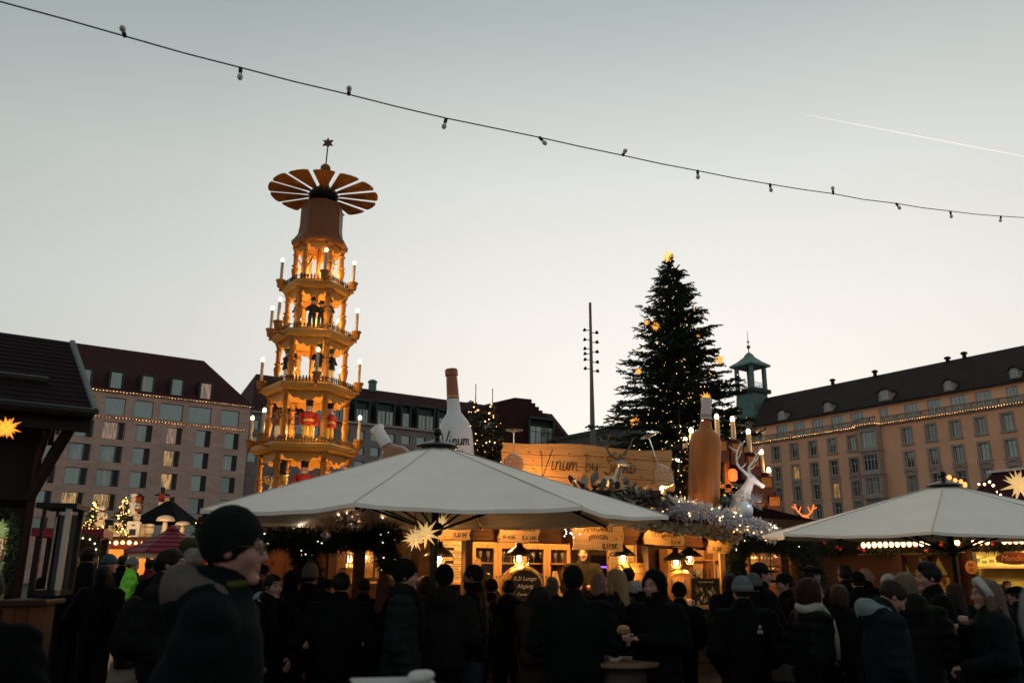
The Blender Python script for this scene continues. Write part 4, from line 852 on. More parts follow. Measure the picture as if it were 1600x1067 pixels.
GL = {'V': (1.7, [[(0, 1.9), (.12, 2.0), (.3, 1.3), (.72, -.75), (.95, .1), (1.5, 2.35)]]), 'i': (.5, [[(0, 1), (0, .25), (.12, 0), (.38, .2)], [(.05, 1.4), (.1, 1.5)]]), 'n': (.85, [[(0, 1), (0, 0), (.04, .6), (.25, .95), (.48, .85), (.52, .1), (.75, .12)]]),
      'u': (.85, [[(0, 1), (.02, .25), (.22, 0), (.45, .25), (.55, 1), (.56, .15), (.8, .15)]]), 'm': (1.25, [[(0, 1), (0, 0), (.04, .65), (.22, .95), (.4, .8), (.43, 0), (.47, .65), (.68, .95), (.86, .8), (.9, .1), (1.15, .12)]]),
      'b': (.85, [[(0, 2.1), (.02, .15), (.3, 0), (.58, .35), (.45, .85), (.1, .7)]]), 'y': (.9, [[(0, 1), (.06, .35), (.3, .15), (.56, .45), (.62, 1), (.58, -.5), (.35, -.95), (.02, -.6)]]),
      'S': (1.1, [[(.85, 1.75), (.5, 2.1), (.12, 1.75), (.3, 1.25), (.75, .8), (.72, .05), (.3, -.3), (-.12, .1)]]), 'l': (.5, [[(0, .1), (.2, 1.2), (.2, 2.1), (.06, 1.9), (.05, .3), (.18, 0), (.4, .2)]]), 'v': (.75, [[(0, 1), (.25, 0), (.5, .9), (.66, .9)]]), 'o': (.8, [[(.3, 1), (.03, .75), (.02, .25), (.28, 0), (.55, .3), (.5, .8), (.3, 1)]]), ' ': (.8, [])}
def script_text(body, xh, fn, r, material, parent, name='lettering'):
    """handwritten strokes; fn maps (x, z) on the sign to local space"""
    mb = MB(); x = 0.; tot = sum(GL[c][0] for c in body)
    for c in body:
        wd, sts = GL[c]
        for st_ in sts:
            p2 = catmull([(a+.16*b, b, 0) for a, b in st_], 4); mb.tube([fn((q.x+x-tot/2)*xh, q.y*xh) for q in p2], r, 5)
        x += wd
    return mb.build(name, material, parent, smooth=True)
def live_edge(wd, ht, seed, amp=.03, n=7):
    rs = random.Random(seed); o = []
    for i in range(n+1): u = i/n; o.append((-wd/2+wd*u, -ht/2+amp*.5*rs.uniform(-1, 1)))
    for i in range(1, 6): u = i/6; o.append((wd/2+amp*math.sin(u*6.3+seed), -ht/2+ht*u))
    for i in range(n, -1, -1): u = i/n; o.append((-wd/2+wd*u, ht/2+amp*.5*rs.uniform(-1, 1)))
    for i in range(5, 0, -1): u = i/6; o.append((-wd/2-amp*math.sin(u*6.3+seed*2), -ht/2+ht*u))
    return o
def leaf_scatter(path, rad, n, size, material, name, parent, seed=0, needles=False, aspect=.3, droop=0., flat=0.):
    """many leaf-sized faces round a path, one mesh"""
    rs = np.random.default_rng(seed); pts = np.array([tuple(p) for p in path]); seg = np.r_[0, np.cumsum(np.linalg.norm(np.diff(pts, axis=0), axis=1))]
    u = rs.random(n)*seg[-1]; c = np.stack([np.interp(u, seg, pts[:, i]) for i in range(3)], 1)
    d = rs.normal(size=(n, 3)); d /= np.linalg.norm(d, axis=1, keepdims=True); rr = rad*(.35+.65*rs.random(n)**.6); c = c+d*rr[:, None]*np.array([1, 1, 1-flat]); d2 = d+rs.normal(size=(n, 3))*.5; d2[:, 2] -= droop; d2 /= np.linalg.norm(d2, axis=1, keepdims=True)
    s = size*(.6+.8*rs.random(n)); sd = np.cross(d2, rs.normal(size=(n, 3))); sd /= np.linalg.norm(sd, axis=1, keepdims=True)+1e-9; sd *= aspect
    a = c-d2*s[:, None]*.3; e = c+d2*s[:, None]; m1 = c+d2*s[:, None]*.3+sd*s[:, None]; m2 = c+d2*s[:, None]*.3-sd*s[:, None]
    v = np.stack([a, m1, e, m2], 1).reshape(-1, 3); f = np.arange(4*n).reshape(-1, 4)
    return ob(name, np_mesh(name, v, f, material, smooth=False), parent)
def dots(pts, r, col, e, parent, name='fairy_lights'):
    o8 = np.array([(1, 0, 0), (-1, 0, 0), (0, 1, 0), (0, -1, 0), (0, 0, 1), (0, 0, -1)], float); f8 = np.array([(0, 2, 4), (2, 1, 4), (1, 3, 4), (3, 0, 4), (2, 0, 5), (1, 2, 5), (3, 1, 5), (0, 3, 5)])
    pts = np.array([tuple(p) for p in pts]); v = (pts[:, None, :]+o8[None]*r).reshape(-1, 3); f = (f8[None]+6*np.arange(len(pts))[:, None, None]).reshape(-1, 3)
    return stuff(ob(name, np_mesh(name, v, f, emat('dots_%s_%g' % ('%.2f%.2f' % col[1:], e), col, e), smooth=False), parent))

# ------------------------------------------------------------------ wine stall
so = P(810, 893, 13.0); stl = Bld('wine_stall', 'open fronted wooden wine stall with dark roof behind the large parasol', (so.x, so.y), ANG_U, 'market stall', oz=.12); SE = stl.e
sp = lambda px, py, yl=0.: (lambda q: Vector((q[0], yl, q[1])))(stl.pix(px, py, yl))
def sw(v): return wpt(stl, v.x, v.y, v.z)
sxl, sxr = sp(566, 880).x, sp(1252, 880).x
MB().box(((sxl+sxr)/2, 1.3, -.04), (sxr-sxl+.1, 2.8, .16)).build('plinth', M_DWOOD, SE)
def planks(parent, x0, x1, y, z0, z1, n, m, name='plank', th=.03, gap=.006, seed=0):
    rs = random.Random(seed); h = (z1-z0)/n
    pm = MB().bevbox((0, 0, 0), (x1-x0, th, h-gap), .006).mesh(name, m)
    for i in range(n):
        o = ob(name, pm, parent, ((x0+x1)/2, y+rs.uniform(-.004, .004), z0+h*(i+.5)))
for n_, a in (('back_wall', (sxl, sxr, 2.6, 0, 2.42, 12, M_DWOOD)), ('counter_front', (sxl, sxr, .02, .05, .9, 5, M_DWOOD))):
    fr = MB(); fr.box(((a[0]+a[1])/2, a[2]+.05, (a[3]+a[4])/2), (a[1]-a[0]-.02, .05, a[4]-a[3]-.02)); w_ = fr.build(n_, M_DWOODZ, SE); planks(w_, *a)
MB().bevbox(((sxl+sxr)/2, .12, .95), (sxr-sxl+.1, .62, .055), .01).build('counter_top', M_PINE, SE)
fx0, fx1 = sp(668, 830).x, sp(1165, 845).x
f_ = MB(); f_.box(((fx0+fx1)/2, .16, 2.16), (fx1-fx0, .05, .40)); fo = f_.build('fascia', M_DWOOD, SE); planks(fo, fx0, fx1, .12, 1.96, 2.36, 3, M_MWOOD, seed=5)
for px_ in (566, 650, 735, 1020, 1140, 1250):
    x = sp(px_, 880).x; MB().bevbox((x, .1, 1.2), (.12, .12, 2.4), .012).build('post', M_DWOODZ, SE)
# roof
ez, rz_, ry = 2.42, 3.0, 1.7; rxl = sp(700, 800).x
r_ = MB(); an = math.atan2(rz_-ez, ry+.55); ln = math.hypot(rz_-ez, ry+.55)
r_.box(((rxl+sxr)/2, (ry-.55)/2, (ez+rz_)/2), (sxr-rxl+.3, ln, .07), rot=Matrix.Rotation(an, 3, 'X')); r_.box(((rxl+sxr)/2, ry+(ry+.55)/2, (ez+rz_)/2), (sxr-rxl+.3, ln-.04, .069), rot=Matrix.Rotation(-an, 3, 'X'))
r_.build('roof', M_DROOF, SE)
MB().bevbox(((sxl+sxr)/2, -.57, ez-.02), (sxr-sxl+.3, .05, .14), .01).build('eave_board', M_DWOOD, SE)
for x in (rxl-.12, sxr+.12): MB().prism([(-.0, 0), (2*ry+.0, 0), (ry, rz_-ez-.1)], .05, (x, -.0, ez-.02), rot=Matrix.Rotation(R(90), 3, 'Z')).build('gable', M_DWOOD, SE)
# pendant lamps over the counter
shade = MB().lathe([(.02, .2), (.05, .2), (.055, .13), (.09, .11), (.16, .06), (.235, 0), (.235, -.015), (.22, -.012), (.15, .05), (.06, .1), (.02, .12)], 20, cap=False).mesh('shade', M_BLACK, True)
cage = MB()
for k in range(6): a = k*math.pi/3; cage.tube([(.075*math.cos(a), .075*math.sin(a), .02), (.08*math.cos(a), .08*math.sin(a), -.09), (.05*math.cos(a), .05*math.sin(a), -.14), (0, 0, -.15)], .006, 4)
cage.tube([(.08*math.cos(a*.5), .08*math.sin(a*.5), -.06) for a in range(12)], .006, 4, closed=True); cage = cage.mesh('cage', mat('wire_brass', (.25, .15, .06), .4, metal=.8))
gb = MB().ball((0, 0, -.05), (.045, .045, .06), 10, 8).mesh('bulb', emat('bulb_warm', (1, .72, .38), 16), True)
for px_, py_, yl, w_l, lb in [(686, 868, .25, 20, 'black enamel pendant lamp left of the pine cabinet, beside the star lanterns'), (811, 867, .3, 24, 'black enamel pendant lamp hanging before the pine cabinet'), (973, 867, .3, 24, 'black enamel pendant lamp right of the large vintage sign'), (1056, 874, .3, 16, 'black enamel pendant lamp, left one of the pair by the tap barrel'), (1077, 868, .5, 18, 'black enamel pendant lamp, right one of the pair by the tap barrel')]:
    q = sp(px_, py_, yl); t = thing('pendant_lamp', lb, 'lamp', sw(q), 0, 'pendant lamps of the wine stall'); ob('shade', shade, t); ob('cage', cage, t); ob('bulb', gb, t); MB().tube([(0, 0, .2), (0, 0, 2.42-q.z)], .008, 5).build('cord', M_BLACK, t)
    lamp('pendant_light', sw(q-Vector((0, 0, .12))), w_l*2.7, (1, .5, .14), .05)
# hidden-from-above bulkhead lamps behind the fascia light the back of the stall
for px_ in (600, 780, 900, 1085, 1195):
    q = sp(px_, 850, .9); q.z = 2.2; bo = MB(); bo.lathe([(.07, 0), (.08, .05), (.06, .09)], 10); t = bo.build('ceiling_light', emat('ceiling_glow', (1, .7, .36), 6), SE, loc=q); lamp('ceiling_lamp', sw(q-Vector((0, 0, .08))), 62, (1, .48, .13), .07)
# pine cabinet with glazed doors
cx0, cx1 = sp(735, 900, 1.7).x, sp(890, 900, 1.7).x; cz1 = sp(811, 846, 1.7).z; cz0 = .95; cw = cx1-cx0
cab = thing('pine_cabinet', 'pine dresser with four glazed doors full of glasses inside the wine stall', 'cabinet', sw(Vector((cx0, 1.7, cz0))), ANG_U); ch = cz1-cz0
MB().box((cw/2, .36, ch/2), (cw, .03, ch)).build('back_panel', M_DWOOD, cab); MB().bevbox((cw/2, .17, ch+.03), (cw+.1, .46, .06), .015).build('cornice', M_PINE, cab); MB().box((cw/2, .17, .02), (cw+.04, .44, .05)).build('plinth', M_PINE, cab)
for x in (.015, cw-.015): MB().box((x, .18, ch/2), (.03, .36, ch)).build('side_panel', M_PINEZ, cab)
for z in (ch*.33, ch*.66): MB().box((cw/2, .2, z), (cw-.06, .3, .025)).build('shelf', M_PINE, cab)
M_GLS = mat('clear_glass', (.9, .92, .9), .03, trans=1., ior=1.3)
M_PANE = mat('pane_glass', (.01, .01, .01), .02, alpha=.10, spec=.6)
dw = cw/4
for i in range(4):
    d = MB(); x = dw*i+dw/2; s_ = .075
    for q in (-1, 1): d.box((q*(dw/2-s_/2-.004), 0, ch/2), (s_, .03, ch-.05)); 
    for z in (.07, ch-.07): d.box((0, .001, z), (dw-2*s_-.008, .028, .1))
    do = d.build('door', M_PINEZ, cab, loc=(x, -.02, 0)); MB().box((0, .008, ch/2), (dw-2*s_, .004, ch-.24)).build('pane', M_PANE, do); MB().ball((.0+(dw/2-.035)*(1 if i % 2 == 0 else -1), -.025, ch*.45), .014, 8, 6).build('knob', M_BLACK, do)
gmesh = MB().lathe([(.028, 0), (.006, .012), (.005, .07), (.028, .1), (.034, .14), (.03, .18)], 10, cap=False).mesh('wine_glass', mat('glassware', (.55, .45, .34), .08, metal=.55), True)
gl_i = 0
for zs_, nn in ((.04, 13), (ch*.33+.014, 13), (ch*.66+.014, 13)):
    for k in range(nn):
        for yy_ in (.1,):
            o = ob('wine_glass', gmesh, None, sw(Vector((cx0+.09+k*(cw-.18)/(nn-1), 1.7+yy_, cz0+zs_)))); tag(o, 'small stemmed glass on the %s shelf behind the cabinet doors' % ('bottom' if zs_ < .1 else 'middle' if zs_ < ch*.5 else 'top'), 'glass', 'glasses in the pine cabinet'); gl_i += 1
# towel on the cabinet door
tw_ = []; nu, nv = 9, 12; c0 = sp(865, 890, 1.62)
for i in range(nu):
    for j in range(nv):
        u, v = i/(nu-1), j/(nv-1); wd = .08+.34*v**.8*(1-.25*v); tw_.append((c0.x+(u-.5)*wd+.05*v, c0.y-.03-.03*math.sin(u*9+v*3), c0.z-.02-v*.62+.06*abs(u-.4)*v))
tag(MB().grid(tw_, nu, nv).build('towel', mat('towel_cream', (.45, .33, .16), .9), None, smooth=True), 'cream cloth towel hanging on the right cabinet door', 'towel'); bpy.data.objects['towel'].matrix_world = SE.matrix_basis
# menu boards, clock, monitor
M_PAPER = mat('menu_paper', (.58, .44, .24), .8, var=.08, vscale=20)
for nm, lb, a, b_, t_, u_, yl, band in [('menu_board', 'yellowed menu board with dark bands left of the pine cabinet', 681, 727, 843, 911, 1.2, (.78, .48, .05)), ('menu_board', 'yellowed menu board with fine print right of the monitor', 951, 992, 851, 905, 1.5, (.72, .1))]:
    q0, q1 = sp(a, u_, yl), sp(b_, t_, yl); t = thing(nm, lb, 'menu board', sw(q0), ANG_U, 'menu boards in the wine stall'); wd, ht = q1.x-q0.x, q1.z-q0.z
    MB().box((wd/2, .02, ht/2), (wd, .03, ht)).build('sheet', M_PAPER, t); fr = MB()
    for x in (0, wd): fr.box((x, .0, ht/2), (.03, .05, ht+.03))
    for z in (0, ht): fr.box((wd/2, .001, z), (wd-.03, .05, .03))
    fr.build('frame', M_PINE, t); pr_ = MB()
    for v in band: pr_.box((wd*.33, .002, ht*v), (wd*.55, .003, .045))
    rs = random.Random(a)
    for k in range(22):
        z = ht*(.1+.8*k/22)
        if any(abs(z/ht-v) < .05 for v in band): continue
        for c in (0, 1): ln = wd*rs.uniform(.2, .36); pr_.box((wd*(.1+.46*c)+ln/2, .003, z), (ln, .002, .008))
    pr_.build('print', M_INK, t)
q = sp(1009, 862, 2.0); t = thing('wall_clock', 'round brown wall clock in the dark part of the wine stall', 'clock', sw(q), ANG_U)
rotx = Matrix.Rotation(R(90), 3, 'X'); MB().lathe([(.15, -.02), (.165, 0), (.15, .03), (.14, .02)], 20, rot=rotx).build('rim', mat('clock_rim', (.05, .03, .02), .5), t); MB().lathe([(.14, 0), (.14, .012)], 20, rot=rotx).build('dial', mat('clock_dial', (.20, .12, .06), .6), t)
hd = MB(); hd.box((0, -.03, .04), (.012, .006, .09)); hd.box((.03, -.03, .0), (.07, .006, .012))
for k in range(12): a = k*math.pi/6; hd.box((.115*math.sin(a), -.028, .115*math.cos(a)), (.012, .004, .03), rot=Matrix.Rotation(a, 3, 'Y'))
hd.build('hands_and_hours', M_INK, t)
q0, q1 = sp(927, 900, 1.8), sp(957, 868, 1.8); t = thing('monitor', 'dark monitor with a violet glow behind the barman', 'monitor', sw(q0), ANG_U); wd, ht = q1.x-q0.x, q1.z-q0.z
MB().bevbox((wd/2, .03, ht/2), (wd, .05, ht), .01).build('case', M_BLACK, t); MB().box((wd/2, .0, ht*.5), (wd*.86, .008, ht*.8)).build('screen', mat('screen_dark', (.01, .01, .02), .2), t); MB().box((wd*.45, -.006, ht*.45), (wd*.5, .006, .03)).build('screen_line', emat('violet', (.25, .08, 1), 2.5), t)
# barrels
M_BARREL = wood('barrel_oak', (.34, .17, .055), (.44, .24, .085), 1.2, 'Z', .4, knots=False)
def barrel(lb, loc, rz, ln, r, front=None, group='wine barrels on the counter'):
    t = thing('barrel', lb, 'barrel', loc, rz, group); n_ = 16       # axis along local y, lying on its side
    for k in range(n_):
        a0, a1 = 2*math.pi*k/n_, 2*math.pi*(k+1)/n_-.02; st_ = MB(); pts = []; m_ = 6
        for i in range(m_+1):
            u = i/m_; rr = r*(.82+.18*math.sin(math.pi*u))
            for a, q in ((a0, 1), (a1, 1), (a1, .93), (a0, .93)): pts.append((rr*q*math.cos(a), -ln/2+ln*u, rr*q*math.sin(a)))
        fs = [(i*4+j, i*4+(j+1) % 4, i*4+4+(j+1) % 4, i*4+4+j) for i in range(m_) for j in range(4)]+[(0, 3, 2, 1), (m_*4, m_*4+1, m_*4+2, m_*4+3)]
        st_.add(pts, fs).build('stave', M_BARREL, t)
    for u in (.06, .26, .74, .94):
        rr = r*(.82+.18*math.sin(math.pi*u))+.004; MB().lathe([(rr, -.018), (rr+.004, 0), (rr, .018)], 24, (0, -ln/2+ln*u, 0), rot=rotx, cap=False).build('hoop', mat('hoop_iron', (.05, .045, .04), .4, metal=.8), t, smooth=True)
    for s_ in (-1, 1): MB().lathe([(r*.78, -.01), (r*.78, .01)], 24, (0, s_*(ln/2-.03), 0), rot=rotx).build('head', front if front and s_ < 0 else M_BARREL, t)
    return t
M_CHALK = mat('chalkboard', (.014, .013, .012), .8, var=.3, vscale=12); M_CHALKW = mat('chalk', (.55, .5, .44), .9)
q = sp(815, 917, .45); b1 = barrel('wine barrel with chalkboard head, its front facing the crowd', sw(q), ANG_U-.45, .62, .34, M_CHALK)
for s_, z, tx_ in ((.085, .13, '0,2l Lungo'), (.085, .02, 'Abgang'), (.06, -.1, 'Cuvée 5€')): text(tx_, s_, M_CHALKW, b1, (0, -.30, z), shear=.25)
q = sp(992, 906, .5); barrel('golden wine barrel lying on the counter behind the hooded man', sw(q), ANG_U+1.2, .62, .3)
q = sp(1062, 918, .5); b3 = barrel('dark wine barrel with a row of chrome taps, left of the chalk poster', sw(q), ANG_U-.7, .6, .33)
for k in range(3): tp = MB(); x = -.16+.11*k; tp.tube([(x, -.3, .05), (x, -.36, .05), (x, -.38, -.04)], .014, 6); tp.tube([(x, -.35, .06), (x, -.35, .14)], .01, 5); tp.build('tap', mat('chrome', (.6, .58, .55), .15, metal=1.), b3)
# poster with garlic picture
q0, q1 = sp(1083, 946, .1), sp(1124, 903, .1); t = thing('chalk_poster', 'dark framed poster with white heading and pale garlic bulbs on the counter', 'poster', sw(q0), ANG_U); wd, ht = q1.x-q0.x, q1.z-q0.z
MB().bevbox((wd/2, .02, ht/2), (wd, .03, ht), .006).build('board', M_CHALK, t); text('Unsere leckere Knolle', .042, M_CHALKW, t, (wd/2, -.0, ht*.86)); rs = random.Random(5); gm_ = MB()
for k in range(26):
    x, z = rs.uniform(.06, wd-.06), rs.uniform(.04, ht*.6); s_ = rs.uniform(.02, .035); gm_.ball((x, .0, z), (s_, .006, s_), 8, 6, rs.randint(0, 1)); gm_.tube([(x, -.002, z+s_*.7), (x+.004, -.002, z+s_*1.7)], [s_*.3, .003], 5, 0)
gm_.build('garlic_picture', [mat('garlic_pale', (.42, .38, .26), .8), mat('garlic_green', (.10, .13, .05), .8)], t)
# cups by the poster, bucket
for px_, py_, lb in ((1066, 947, 'white paper cup left of the white mug on the counter'), (1078, 947, 'white mug with handle in front of the chalk poster')):
    q = sp(px_, py_, -.05); q.z = .978; t = thing('cup', lb, 'cup', sw(q)); MB().lathe([(.035, 0), (.042, .11), (.039, .11), (.033, .006)], 14).build('body', mat('cup_white', (.6, .5, .42), .4), t, smooth=True)
    if px_ == 1078: MB().tube([(.04, 0, .09), (.075, 0, .08), (.075, 0, .03), (.036, 0, .02)], .008, 6).build('handle', MATS['cup_white'], t)
q = sp(1075, 902, 1.0); t = thing('ice_bucket', 'dark metal bucket behind the tap barrel', 'bucket', sw(q)); MB().lathe([(.12, -.3), (.16, .05), (.168, .055), (.15, .05), (.11, -.28)], 16).build('body', mat('bucket_metal', (.06, .055, .04), .35, metal=.7), t, smooth=True); MB().tube([(-.16, 0, .05), (-.1, 0, .12), (.1, 0, .12), (.16, 0, .05)], .008, 5).build('handle', M_BLACK, t)
# lit back shelf with bottles on the right side
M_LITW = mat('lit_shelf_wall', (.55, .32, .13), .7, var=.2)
q0, q1 = sp(1040, 940, 2.3), sp(1132, 860, 2.3); t = thing('bottle_shelf', 'amber lit back shelf stocked with bottles in the wine stall', 'shelf', sw(q0), ANG_U); wd, ht = q1.x-q0.x, q1.z-q0.z
MB().box((wd/2, .1, ht/2), (wd, .03, ht)).build('back_panel', M_LITW, t)
for z in (0., ht*.42, ht*.8): MB().box((wd/2, -.02, z), (wd, .24, .03)).build('board', M_PINE, t)
for x in (0, wd*.72, wd): MB().box((x, -.02, ht/2), (.05, .25, ht)).build('upright', M_PINEZ, t)
BOT = {}
def bottle_mesh(r, h, key):
    if key not in BOT: BOT[key] = MB().lathe([(r*.9, 0), (r, .01), (r, h*.58), (r*.85, h*.66), (r*.36, h*.75), (r*.32, h*.95), (r*.38, h*.96), (r*.36, h)], 10).mesh('bottle', mat('bottle_'+key, {'green': (.02, .05, .02), 'amber': (.22, .09, .02), 'clear': (.5, .42, .3)}[key], .12), True)
    return BOT[key]
for z, n_ in ((.02, 9), (ht*.42+.02, 9)):
    for k in range(n_): kk = ('green', 'amber', 'clear')[(k*7+int(z*10)) % 3]; o = ob('bottle', bottle_mesh(.038, .3, kk), None, sw(q0+Vector((.1+k*(wd-.2)/(n_-1), -.04, z)))); tag(o, {'green': 'dark green', 'amber': 'amber', 'clear': 'clear'}[kk]+' bottle on the %s board of the lit back shelf' % ('lower' if z < .1 else 'upper'), 'bottle', 'bottles on the lit back shelf')
# hanging wooden price signs
def hang_sign(lb, px0, px1, py0, py1, yl, seed, lines, straps=True, name='price_sign'):
    a, b_ = sp(px0, py1, yl), sp(px1, py0, yl); c = (a+b_)/2; wd, ht = b_.x-a.x, b_.z-a.z; t = thing(name, lb, 'sign', sw(c), ANG_U, 'wooden price signs of the wine stall')
    MB().prism(live_edge(wd*.97, ht*.96, seed, .028), .035).build('board', M_SIGN, t)
    for x, z, s_, tx_ in lines: text(tx_, s_*ht, M_INK, t, (x*wd, -.021, z*ht), shear=.12)
    if straps: MB().box((0, .0, ht/2+.02), (.025, .05, .16)).build('strap', M_MWOOD, t)
    return t
hang_sign('price sign ending in EIN, partly hidden by the star lanterns', 676, 736, 814, 842, .0, 3, [(.25, .12, .34, 'EIN'), (.2, -.25, .3, '0,2l 5€'), (-.25, .12, .34, 'glühW')])
hang_sign('wavy wooden sign reading CHAMPAGNER above the pine cabinet', 777, 842, 813, 846, .0, 4, [(0, .08, .27, 'CHAMPAGNER'), (-.25, -.3, .24, 'Fl 42€'), (.24, -.3, .24, '0,1l 10€')])
hang_sign('largest price sign reading JAHRGANGS glüWEIN above the barman', 893, 972, 806, 860, -.02, 5, [(0, .33, .13, 'Karl May'), (0, .1, .19, 'JAHRGANGS'), (0, -.12, .19, 'glüWEIN'), (.22, -.36, .2, '0,1l 5€')])
hang_sign('wooden sign reading GUTSglüWEIN right of the largest price sign', 1006, 1067, 825, 851, .0, 6, [(0, .05, .32, 'GUTSglüWEIN'), (.28, -.32, .28, '0,1l 5€')])
hang_sign('rightmost wooden price sign with SEKT lettering', 1105, 1158, 834, 864, .0, 7, [(.05, .25, .27, 'Alkoholfreier'), (0, 0, .24, 'SEKT'), (-.24, -.3, .26, 'Fl 22€'), (.24, -.3, .26, '0,1l 8€')])
for px_, py_ in ((708, 811), (810, 811), (932, 806), (1036, 824), (1131, 832)):
    q = sp(px_, py_, -.36); MB().lathe([(.03, 0), (.045, .03), (.03, .07)], 10).build('sign_light', M_BLACK, SE, loc=q+Vector((0, .0, .12))); lamp('sign_lamp', sw(q+Vector((0, 0, .04))), 17, (1, .50, .15), .04)
# the big name board
q0, q1 = P(783, 768, 14.0), P(1050, 704, 15.0); c = (P(783, 728, 14.0)+P(1050, 733, 15.0))/2; d = P(1050, 733, 15.)-P(783, 728, 14.); an = math.atan2(d.y, d.x); wd = math.hypot(d.x, d.y); ht = P(783, 690, 14.).z-P(783, 766, 14.).z; ht2 = P(1050, 704, 15).z-P(1050, 764, 15).z
nb_ = thing('name_board', 'large wavy wooden board with handwritten Vinum by Silvio on the stall roof', 'sign', c, an); h_ = (ht+ht2)/2; npk = 4
rs = random.Random(8); ee = [(rs.uniform(-.03, .03), rs.uniform(-.03, .03)) for _ in range(9)]
M_NAME = wood('name_board_wood', (.42, .21, .075), (.54, .30, .12), 1.3, 'X')
for k in range(npk):
    z0, z1 = -h_/2+h_*k/npk, -h_/2+h_*(k+1)/npk; n_ = 12; o_ = []
    for i in range(n_+1): u = i/n_; o_.append((-wd/2+wd*u+(ee[k*2][0] if i in (0,) else 0), z0+.006+.014*math.sin(u*9+k)*(1 if k else 1.6)))
    o_.append((wd/2+.035*math.sin(k*1.8+1), (z0+z1)/2))
    for i in range(n_, -1, -1): u = i/n_; o_.append((-wd/2+wd*u, z1-.002+.014*math.sin(u*9+k+1)*(1 if k < npk-1 else 1.8)))
    o_.append((-wd/2-.035*math.sin(k*1.7), (z0+z1)/2)); pk = MB().prism(o_, .05).build('plank', M_NAME, nb_, loc=(0, -.012*(k % 2), 0)); pk.rotation_euler.x = R(-4)
script_text('Vinum by Silvio', .145, lambda x, z: (x-.05, -.052, z-.07), .0065, M_INK, nb_)
for x in (-wd*.36, wd*.36): MB().box((x, .06, -.5), (.07, .07, 1.4)).build('support', M_DWOODZ, nb_)
for k, u in enumerate((.16, .5, .83)):
    p = c+Vector((math.cos(an), math.sin(an), 0))*wd*(u-.5)+Vector((math.sin(an), -math.cos(an), 0))*.62+Vector((0, 0, -.47)); f = MB(); f.lathe([(.03, -.05), (.06, .0), (.065, .05)], 10, rot=Matrix.Rotation(R(55), 3, 'X')); f.box((0, 0, -.1), (.02, .02, .14)); o = f.build('spot_fixture', M_BLACK, nb_); o.location = ((u-.5)*wd, -.62, -.47)
    lamp('board_spot', p+Vector((0, 0, .10)), 46 if k != 1 else 14, (1, .5, .15), .05)

# ------------------------------------------------------------------ giant bottles and upside-down glasses on the roof
def big_bottle(lb, base, tilt, prof, mats, cuts, extra=None):
    t = thing('giant_bottle', lb, 'bottle', base, 0, 'giant bottles on the stall roof'); t.rotation_euler = tilt
    k0 = 0
    for nm, i0, i1, m in cuts: MB().lathe(prof[i0:i1], 28, cap=True).build(nm, m, t, smooth=True, autos=50)
    return t
M_BW = mat('bottle_white', (.66, .68, .70), .38, var=.03); M_BBR = mat('bottle_brown_foil', (.28, .10, .045), .3, metal=.2); M_AMB = mat('bottle_amber_skin', (.40, .14, .035), .4, var=.3, spec=.2, vscale=2, stretch=(3, 3, .3)); M_CAPW = mat('bottle_cap_white', (.55, .52, .53), .4); M_GOLD = mat('gold_band', (.5, .32, .12), .3, metal=.6)
yb_ = 13.6; tp, bt = P(705, 577, yb_), P(719, 800, yb_); s_ = (tp-bt).length/2.05; rad = 29/1359*yb_*.98
pw = [(rad*.9, 0), (rad, .05), (rad*1.0, 1.0), (rad*.97, 1.12), (rad*.85, 1.24), (rad*.6, 1.34), (rad*.40, 1.41), (rad*.36, 1.55), (rad*.36, 1.6), (rad*.33, 1.9), (rad*.31, 1.95), (rad*.38, 1.955), (rad*.38, 2.03), (rad*.34, 2.05)]
pw = [(r, z*s_) for r, z in pw]; tl = math.atan2(tp.x-bt.x, (tp-bt).z)
b_ = big_bottle('giant white bottle with brown neck foil behind the left parasol', bt, (0, tl, 0), pw, None, [('body', 0, 9, M_BW), ('neck_foil', 8, 11, M_BBR), ('mouth_ring', 10, 14, M_BBR)])
MB().lathe([(rad*.362, 1.63*s_), (rad*.362, 1.645*s_)], 24, cap=False).build('gold_band', M_GOLD, b_)
cyl = lambda rr, z0: (lambda x, z: (rr*math.sin(x/rr), -rr*math.cos(x/rr)-.004, z0+z))
script_text('Vinum', .105, cyl(rad, .90*s_), .009, M_INK, b_); script_text('by Silvio', .085, cyl(rad, .66*s_), .008, M_INK, b_)
lamp('bottle_inner_glow', bt+Vector((.5, -.5, .9)), 2.5, (1, .45, .35), .1)  # point lamp outside the bottle, in front and to its right
ya_ = 15.4; tp, bt = P(1104, 622, ya_), P(1099, 800, ya_); hh = (tp-bt).length; rad = 25.2/1359*ya_*1.0
pa = [(rad*.97, 0), (rad, .03), (rad, .58), (rad*.98, .62), (rad*.86, .665), (rad*.6, .70), (rad*.40, .73), (rad*.37, .77), (rad*.36, .79), (rad*.355, .81), (rad*.33, .95), (rad*.36, .955), (rad*.37, .99), (rad*.3, 1.)]
pa = [(r, z*hh) for r, z in pa]
b_ = big_bottle('giant amber bottle with pale cap standing on the stall roof, right of the name board', bt, (0, math.atan2(tp.x-bt.x, hh), 0), pa, None, [('body', 0, 9, M_AMB), ('cap', 9, 14, M_CAPW)])
for z in (.825, .84): MB().lathe([(rad*.362, z*hh), (rad*.362, (z+.006)*hh)], 24, cap=False).build('cap_band', M_DIRON, b_)
yr_ = 12.6; nk, bd_ = P(588, 668, yr_), P(627, 735, yr_); d = (nk-bd_); hh = d.length; rad = 27/1359*yr_; M_ROSE = mat('bottle_rose', (.30, .15, .08), .25, var=.2, vscale=2); 
